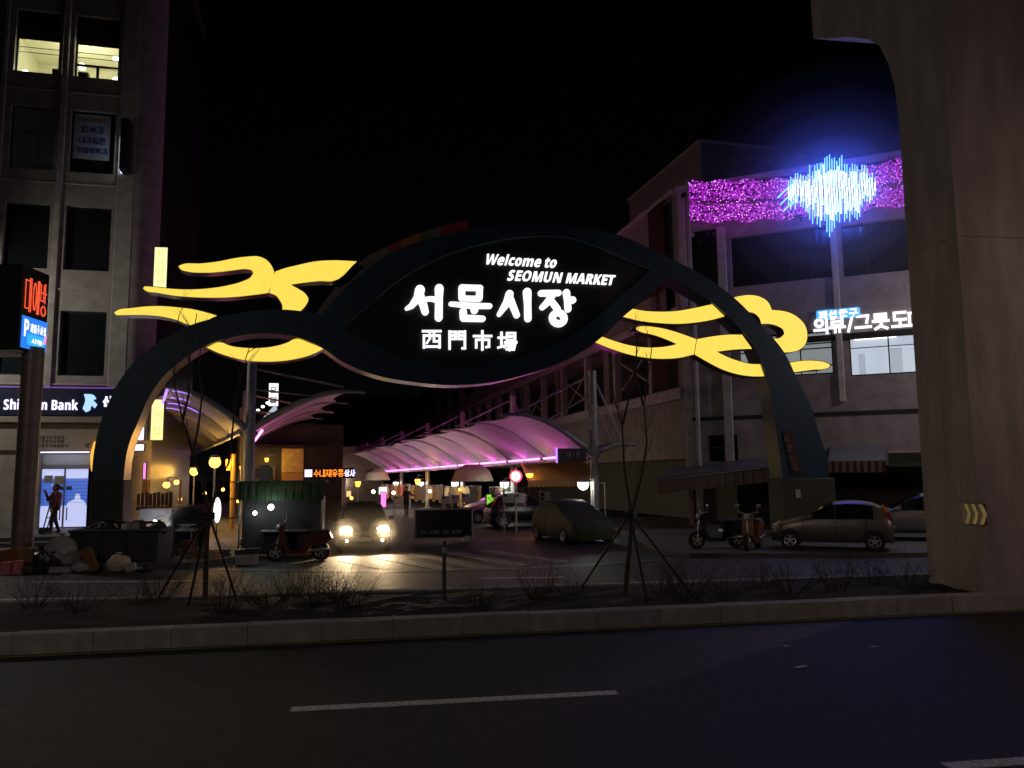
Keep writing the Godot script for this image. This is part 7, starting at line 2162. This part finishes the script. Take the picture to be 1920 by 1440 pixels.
	g = Geo.new(); g.box(Vector3(1.5, 9.3, -0.42), Vector3(1.7, 2.0, 0.028)); part("pale_cloth", g, M.banner_pale, hb)
	g = Geo.new(); g.box(Vector3(1.5, 7.2, -0.42), Vector3(1.7, 2.2, 0.03)); part("lower_cloth", g, M.banner_red, hb)
	g = Geo.new(); g.box(Vector3(1.5, 14.34, -0.38), Vector3(1.9, 0.08, 0.1)); g.box(Vector3(1.5, 6.06, -0.38), Vector3(1.9, 0.08, 0.1)); part("rod", g, M.dark_frame, hb)
	g = Geo.new(); ring(g, Vector2(-1.5, 11.6), Vector2(0.45, 0.5), 0.07, 0.436, 0.446)
	part("emblem", g, M.banner_pale, hb).rotation.y = PI
	for k in 3:
		korean(hb, "동산상가"[k], Vector3(1.75, 9.9 - k * 0.62, -0.437), Vector2(0.45, 0.5), 0, 0.07, M.box_black, "banner_letter", Basis(Vector3.UP, PI), 0.008)
	# lit shop letters on the hall front
	var sl := thing("hall_sign", "white lit letters on the hall front for clothes and dishes", "sign", Vector3(7.389, 0, -34), -25)
	var p0 := Vector2(5.277, 7.739)
	var p1 := Vector2(8.885, 7.849)
	var spots := [Vector2(5.319, 7.779), Vector2(5.897, 7.773), Vector2(6.506, 7.785), Vector2(6.835, 7.778), Vector2(7.467, 7.787), Vector2(8.144, 7.79), Vector2(8.735, 7.779)]
	for k in 7: korean(sl, "의류/그릇도매"[k], Vector3(spots[k].x, spots[k].y, 0.06), Vector2(0.3 if k == 2 else 0.53, 0.56), 0.0, 0.1, M.white_light, "sign_letter", Basis(), 0.06)
	g = Geo.new(); g.box(Vector3((p0.x + p1.x) * 0.5 + 0.8, p0.y - 0.16, 0.03), Vector3(p1.x - p0.x + 2.2, 0.26, 0.05)); part("recess_band", g, M.hall_dark, sl)  # dark board stands in for the shaded recess above the windows
	area(sl, Vector3(p0.x + 1.6, p0.y + 0.4, 0.14), Vector3(0, 0, 1), 0.1, 0.04, Color(1, 0.95, 1.0), 0.003)
	var bl := thing("blue_sign", "small pale blue light box above the white lit letters", "sign", Vector3(7.389, 0, -34), -25)
	var q0 := Vector2(5.409, 8.357)
	var q1 := Vector2(7.019, 8.677)
	g = Geo.new(); g.box(Vector3((q0.x + q1.x) * 0.5, (q0.y + q1.y) * 0.5, 0.07), Vector3(q1.x - q0.x, 0.4, 0.12), Transform3D(), 0.05); part("box_light", g, glow("pale_blue_light", Color(0.06, 0.5, 1.1)), bl)
	korean(bl, "패션문구", Vector3(q0.x + 0.12, (q0.y + q1.y) * 0.5 - 0.12, 0.13), Vector2(0.28, 0.24), 0.09, 0.06, M.white_light, "sign_letter", Basis(), 0.012)
	# distance: blocks that close the street, lit shop and signs
	var fb := thing("far_block", "dark block closing the far end of the market street", "building", Vector3(-34, 0, -118), 20)
	var hl := []
	for i in 8:
		for j in 3: hl.append(Rect2(2 + i * 6.0, 3.6 + j * 3.4, 3.2, 1.8))
	g = Geo.new(); wall_open(g, Rect2(0, 0, 50, 14), hl, -0.4, 0.0); g.box(Vector3(25, 7, -8), Vector3(50, 14, 0.3)); g.box(Vector3(25, 14.2, -4), Vector3(50, 0.4, 8.4)); part("wall", g, M.far_wall, fb)
	for r in hl:
		g = Geo.new(); slab(g, r, -0.3, 0.05); part("window", g, M.dark_glass, fb)
	var yb := thing("yellow_fronted_shop", "shop with a blank lamp lit yellow front behind the food stall", "building", Vector3(Vector3(-12.059, 2.14, -44).x, 0, -44), 14)
	g = Geo.new(); g.box(Vector3(0, 2.6, -2), Vector3(5.4, 5.2, 4), Transform3D(), 0.03); part("wall", g, M.far_wall_dark, yb)
	g = Geo.new(); g.box(Vector3(0, 3.2, 0.03), Vector3(1.15, 1.3, 0.08), Transform3D(), 0.01); part("upper_panel", g, M.yellow_wall, yb)
	g = Geo.new(); g.box(Vector3(0, 2.0, 0.02), Vector3(1.15, 1.06, 0.08), Transform3D(), 0.01); part("lower_panel", g, M.cloth_amber, yb)
	g = Geo.new(); g.box(Vector3(-0.3, 4.0, 0.5), Vector3(3.4, 0.12, 1.0), Transform3D(), 0.03); part("canopy", g, M.dark_frame, yb)
	for k in 4:
		g = Geo.new(); g.box(Vector3(-2.2 + k * 0.42, 1.4, 0.03), Vector3(0.12, 2.8, 0.08)); part("pilaster", g, M.shutter_grey, yb)
	lantern("added amber lantern on the left of the yellow fronted shop", Vector3(-13.178, 3.236, -43), 1.0, M.amber_light, Color(1, 0.62, 0.16), 0.12, 0.0)  # lantern put in to light the yellow panel
	for q in [["bare warm bulb nearest to the left of the scrolling board's post", Vector3(-12.726, 0.311, -60), 0.1], ["bare warm bulb right above the oncoming car's roof", Vector3(-11.617, 0.75, -58), 0.12], ["bare white bulb between the oncoming car and the pink light box", Vector3(-9.704, 1.227, -56), 0.13], ["bare white bulb right of the pink light box", Vector3(-8.001, 1.18, -54), 0.12], ["bare white bulb over the rack of tan cloths", Vector3(-4.955, 1.376, -48), 0.1], ["bare warm bulb over the pale rack beyond the banner", Vector3(-2.846, 1.539, -43), 0.08]]:
		var hbulb := thing("hanging_bulb", q[0], "lamp", q[1])
		g = Geo.new(); g.ball(Vector3.ZERO, Vector3.ONE * q[2], 8, 12); part("bulb_light", g, M.bulb_light if "white" in q[0] else M.sodium_light, hbulb)
		g = Geo.new(); g.tube([Vector3(0, q[2], 0), Vector3(0.02, 0.7, 0)], 0.012, 5); part("cord", g, M.dark_frame, hbulb)
		omni(hbulb, Vector3.ZERO, Color(1, 0.95, 0.85) if "white" in q[0] else Color(1, 0.7, 0.3), 1.6, 0.06)
	var goods := [["rack of tan and brown cloths left of the third canopy post", Vector3(-5.358, 0.554, -50), [M.cloth_amber, M.card, M.cloth_cream, M.card_orange, M.wood]], ["rack of pale and dark cloths beyond the black banner", Vector3(-2.742, 0.599, -44), [M.foam, M.bin_plastic, M.cloth_cream, M.tarp_dark, M.card]], ["rack of reddish cloths far right of the oncoming car", Vector3(-8.435, 0.185, -58), [M.card_orange, M.cloth_brown, M.cloth_amber, M.box_pink, M.card]], ["rack of dark cloths behind the round red ringed sign", Vector3(-0.197, 0.729, -40), [M.tarp_dark, M.card, M.bin_plastic, M.cloth_brown, M.tarp_olive]]]
	for q in goods:
		var rk := thing("clothes_rack", q[0], "clothes rack", Vector3(q[1].x, 0, q[1].z), 15)
		g = Geo.new()
		for x in [-1.0, 1.0]: g.tube([Vector3(x, 0, 0), Vector3(x, 1.7, 0)], 0.025, 6)
		g.tube([Vector3(-1.0, 1.7, 0), Vector3(1.0, 1.7, 0)], 0.025, 6)
		part("rail", g, M.steel, rk)
		for k in 9:
			g = Geo.new()
			var x := -0.86 + k * 0.215
			var l := 0.8 + 0.3 * fmod(k * 0.61, 1.0)
			g.prism(crv([Vector2(x - 0.04, 1.68), Vector2(x + 0.04, 1.68), Vector2(x + 0.1, 1.6), Vector2(x + 0.095, 1.68 - l), Vector2(x - 0.095, 1.68 - l), Vector2(x - 0.1, 1.6)], true, 3), -0.05 - 0.03 * (k % 3), 0.05 + 0.03 * (k % 2))
			part("cloth", g, q[2][(k * 3) % 5], rk)
	lit_box_sign("far_white_sign", "tall white light box high up far down the street, right of the first post", Vector3(-20.978, 9.517, -70), 14, 0.8, 2.0, 0.2, M.white_light, "모텔", M.ink_dark, 0.0, Color(1, 1, 1))
	var fs := thing("far_strip_sign", "row of three white blobs of light below the far white light box", "sign", Vector3(-21.308, 8.178, -68), 14)
	for k in 3:
		g = Geo.new(); g.ball(Vector3(-0.35 + k * 0.38, -0.2 + k * 0.32, 0), Vector3(0.15, 0.12, 0.12), 6, 10); part("spot_lamp", g, M.tube_light, fs)
	g = Geo.new(); g.tube([Vector3(-0.6, -0.5, -0.12), Vector3(0.7, 0.62, -0.12)], 0.05, 6); part("rail", g, M.dark_frame, fs)
	g = Geo.new(); g.prism(PackedVector2Array([Vector2(0.0, -0.9), Vector2(1.1, 0.4), Vector2(1.2, -0.1), Vector2(0.3, -1.2)]), -0.2, -0.14); part("slanted_panel_light", g, M.window_bright_light, fs)
	lit_box_sign("far_violet_sign", "violet edged light box just right of the first canopy post", Vector3(-14.922, 4.174, -48), 14, 0.5, 0.95, 0.1, glow("peach_light", Color(0.9, 0.75, 0.75)), "의류", M.ink_dark, 0.05, Color(0.8, 0.5, 1))
	var lsw := thing("lit_shop", "small lamp lit shop front far behind the oncoming car", "shop", Vector3(Vector3(-15.078, -0.37, -72).x, 0, -72), 16)
	g = Geo.new(); g.box(Vector3(0, 2.5, -1.5), Vector3(7, 5, 3), Transform3D(), 0.03); part("wall", g, M.far_wall, lsw)
	for k in 5:
		g = Geo.new(); g.box(Vector3(-1.6 + k * 0.5, 0.75, 0.04), Vector3(0.4, 0.5, 0.05)); part("window_light", g, M.amber_light if k == 0 else glow("shop_window_light", Color(0.9, 0.6, 0.22)), lsw)
	g = Geo.new(); g.ball(Vector3(-0.3, 1.9, 0.3), Vector3.ONE * 0.1); part("lamp_light", g, M.bulb_light, lsw)
	omni(lsw, Vector3(-0.3, 1.9, 0.3), Color(1, 0.85, 0.6), 4.0, 0.08)
	for q in [["largest of three pale paper scraps on the near lane", Vector3(3.365, 0, -9.735), 0.08], ["small pale paper scrap on the near lane, left of two in a row", Vector3(3.573, 0, -10.865), 0.045], ["small pale paper scrap on the near lane, right of two in a row", Vector3(4.685, 0, -10.776), 0.04]]:
		var ps := thing("paper_scrap", q[0], "paper scrap", q[1], 30)
		g = Geo.new()
		for k in 5: g.quad(Vector3(-q[2] + k * q[2] * 0.4, 0.018 + 0.006 * (k % 2), -0.04), Vector3(-q[2] + k * q[2] * 0.4, 0.02 + 0.004 * (k % 2), 0.04), Vector3(-q[2] + (k + 1) * q[2] * 0.4, 0.02 + 0.004 * ((k + 1) % 2), 0.045), Vector3(-q[2] + (k + 1) * q[2] * 0.4, 0.018 + 0.006 * ((k + 1) % 2), -0.035))
		part("paper", g, M.sign_white, ps)
	var added_fog := thing("added_beam_bloom", "", "", hc.transform * Vector3(-2.2, 0.75, 0), 103)   # added fog that imitates the bloom of the headlamps
	tag(added_fog, "added fog for the warm lens glow at the headlights of the oncoming car", "added_fog", "", "stuff")
	for sd in [-0.55, 0.55]:
		var ball := FogVolume.new()
		ball.name = "added_fog"
		ball.shape = RenderingServer.FOG_VOLUME_SHAPE_ELLIPSOID
		ball.size = Vector3(0.9, 0.8, 0.9)
		ball.position = Vector3(0.35, -0.08, sd)
		var bm := FogMaterial.new()
		bm.albedo = Color(0.95, 0.93, 0.9); bm.density = 0.22
		ball.material = bm
		added_fog.add_child(ball, true)
	for q in [[Vector3(1.6, 1.3, 2.4), 0.035], [Vector3(3.0, 2.0, 3.6), 0.012]]:
		var fv := FogVolume.new()
		fv.name = "added_fog"
		fv.shape = RenderingServer.FOG_VOLUME_SHAPE_ELLIPSOID
		fv.size = q[0]
		var fm := FogMaterial.new()
		fm.albedo = Color(0.95, 0.93, 0.9); fm.density = q[1]
		fv.material = fm
		added_fog.add_child(fv, true)
	# guide post and parking clutter in front
	var gp := thing("guide_post", "slim grey guide post standing in the median", "post", Vector3(-1.174, 0.2, -13.722))
	g = Geo.new(); g.tube([Vector3.ZERO, Vector3(0, 1.0, 0)], 0.034, 10); part("post", g, M.sign_green, gp)
	g = Geo.new(); g.tube([Vector3(0, 0.8, 0), Vector3(0, 0.9, 0)], 0.04, 10); part("reflector", g, M.sign_white, gp)

func make_street_lamps() -> void:
	# near lamps behind and beside the camera; far ones added to brighten the facades
	for q in [["added unseen street lamp on the far pavement left of the bank", Vector3(-21, 0, -23.5), 170.0, Color(1.0, 0.93, 0.84), 3.0], ["added unseen street lamp on the far pavement beyond the concrete pier", Vector3(18.5, 0, -23.5), 140.0, Color(1.0, 0.9, 0.88), -3.0], ["tall street lamp behind the camera on the left", Vector3(-11, 0, 5.5), 190.0, Color(1.0, 0.88, 0.76), 2.4], ["tall street lamp on the near right, before the concrete pier", Vector3(14.0, 0, -6.6), 95.0, Color(1.0, 0.7, 0.62), -2.4]]:
		var o := thing("street_lamp", q[0], "street lamp", q[1])
		var g := Geo.new(); g.tube([Vector3.ZERO, Vector3(0, 4, 0), Vector3(0, 8.6, 0), Vector3(0, 9.2, -0.5), Vector3(0, 9.4, -2.0)], [0.1, 0.085, 0.06, 0.05, 0.045], 10); part("pole", g, M.steel, o)
		g = Geo.new(); g.box(Vector3(0, 9.42, -2.3), Vector3(0.3, 0.14, 0.7), Transform3D(), 0.04); part("lamp_head", g, M.canopy_steel, o)
		g = Geo.new(); g.box(Vector3(0, 9.345, -2.3), Vector3(0.2, 0.02, 0.5)); part("lamp_light", g, M.sodium_light, o)
		if q[1].x == 14.0: o.scale = Vector3(1, 0.66, 1)
		if q[1].z < 0: omni(o, Vector3(0, 9.3, -2.3), q[3], q[2] * 0.2, 0.12)
		else: spot(o, Vector3(0, 9.3, -2.3), Vector3(q[4], 0, -8.5), q[3], q[2] * 0.2, 78.0, 0.15)

func _ready() -> void:
	rng.seed = 7
	var cam := Camera3D.new()
	cam.name = "camera"
	cam.fov = rad_to_deg(2.0 * atan(720.0 / 1500.0))
	cam.position = Vector3(0, 2.3, 0)
	cam.rotation = Vector3(atan(170.0 / 1500.0), 0, -0.0108)
	cam.near = 0.1; cam.far = 800.0
	add_child(cam)
	cam.current = true
	var we := WorldEnvironment.new()
	we.name = "world"
	var e := Environment.new()
	var sky := ProceduralSkyMaterial.new()
	sky.sky_top_color = Color(0.0004, 0.0004, 0.0007).linear_to_srgb()
	sky.sky_horizon_color = Color(0.002, 0.0017, 0.0019).linear_to_srgb()
	sky.ground_horizon_color = Color(0.004, 0.0035, 0.0035).linear_to_srgb()
	sky.ground_bottom_color = Color(0.002, 0.002, 0.002).linear_to_srgb()
	sky.sky_curve = 0.12
	e.sky = Sky.new()
	e.sky.sky_material = sky
	e.background_mode = Environment.BG_SKY
	e.tonemap_mode = Environment.TONE_MAPPER_LINEAR
	e.tonemap_exposure = 1.0
	e.volumetric_fog_enabled = true; e.volumetric_fog_density = 0.0
	e.sdfgi_enabled = true; e.ssao_enabled = true; e.ssil_enabled = true
	we.environment = e
	add_child(we)
	make_materials()
	street = Transform3D(Basis(Vector3.UP, deg_to_rad(19.0)), Vector3(3.145, 0, -31))
	make_street_lamps()
	make_ground()
	make_pier()
	make_hall()
	make_penthouse()
	make_bank()
	make_gate()
	make_street()
	make_string_lights()
	make_left()
	sapling("bare young tree in the median before the gate's left leg", [[Vector3(-4.68, 0.488, -12.4), Vector3(-4.687, 0.979, -12.4), Vector3(-4.679, 1.459, -12.4), Vector3(-4.656, 1.781, -12.4)], [Vector3(-4.656, 1.765, -12.4), Vector3(-4.821, 2.311, -12.4), Vector3(-4.958, 2.722, -12.4), Vector3(-5.123, 3.178, -12.4), Vector3(-5.275, 3.721, -12.4), Vector3(-5.332, 4.353, -12.4), Vector3(-5.267, 4.862, -12.4)], [Vector3(-4.94, 2.681, -12.4), Vector3(-4.872, 3.092, -12.4), Vector3(-4.83, 3.591, -12.4), Vector3(-4.902, 4.011, -12.4), Vector3(-4.869, 4.517, -12.4)], [Vector3(-4.656, 1.765, -12.4), Vector3(-4.531, 2.226, -12.4), Vector3(-4.392, 2.527, -12.4), Vector3(-4.356, 3.004, -12.4), Vector3(-4.315, 3.585, -12.4), Vector3(-4.235, 4.003, -12.4), Vector3(-4.144, 4.34, -12.4)], [Vector3(-5.123, 3.178, -12.4), Vector3(-5.046, 3.593, -12.4), Vector3(-5.086, 4.013, -12.4), Vector3(-5.042, 4.434, -12.4), Vector3(-4.999, 4.902, -12.4)]], [Vector3(-6.283, 0.2, -14.43), Vector3(-4.723, 0.2, -13.965), Vector3(-5.318, 0.2, -13.345)], Vector3(-4.671, 1.717, -12.4), 31)
	sapling("bare young tree in the median right of the nearest canopy post", [[Vector3(1.718, 0.408, -12.7), Vector3(1.782, 0.959, -12.7), Vector3(1.835, 1.368, -12.7), Vector3(1.852, 1.681, -12.7)], [Vector3(1.852, 1.665, -12.7), Vector3(1.761, 2.365, -12.7), Vector3(1.755, 3.081, -12.7), Vector3(1.631, 3.55, -12.7), Vector3(1.613, 4.195, -12.7)], [Vector3(1.852, 1.665, -12.7), Vector3(2.009, 2.195, -12.7), Vector3(2.119, 2.781, -12.7), Vector3(2.086, 3.375, -12.7), Vector3(2.169, 3.888, -12.7), Vector3(2.254, 4.448, -12.7)], [Vector3(2.086, 3.375, -12.7), Vector3(1.981, 3.89, -12.7), Vector3(2.03, 4.407, -12.7), Vector3(1.988, 4.756, -12.7)], [Vector3(1.755, 3.081, -12.7), Vector3(1.869, 3.548, -12.7), Vector3(1.847, 3.977, -12.7)]], [Vector3(3.028, 0.2, -13.776), Vector3(1.21, 0.2, -14.984), Vector3(2.094, 0.2, -12.862)], Vector3(1.834, 1.632, -12.7), 47)
	make_shrubs()
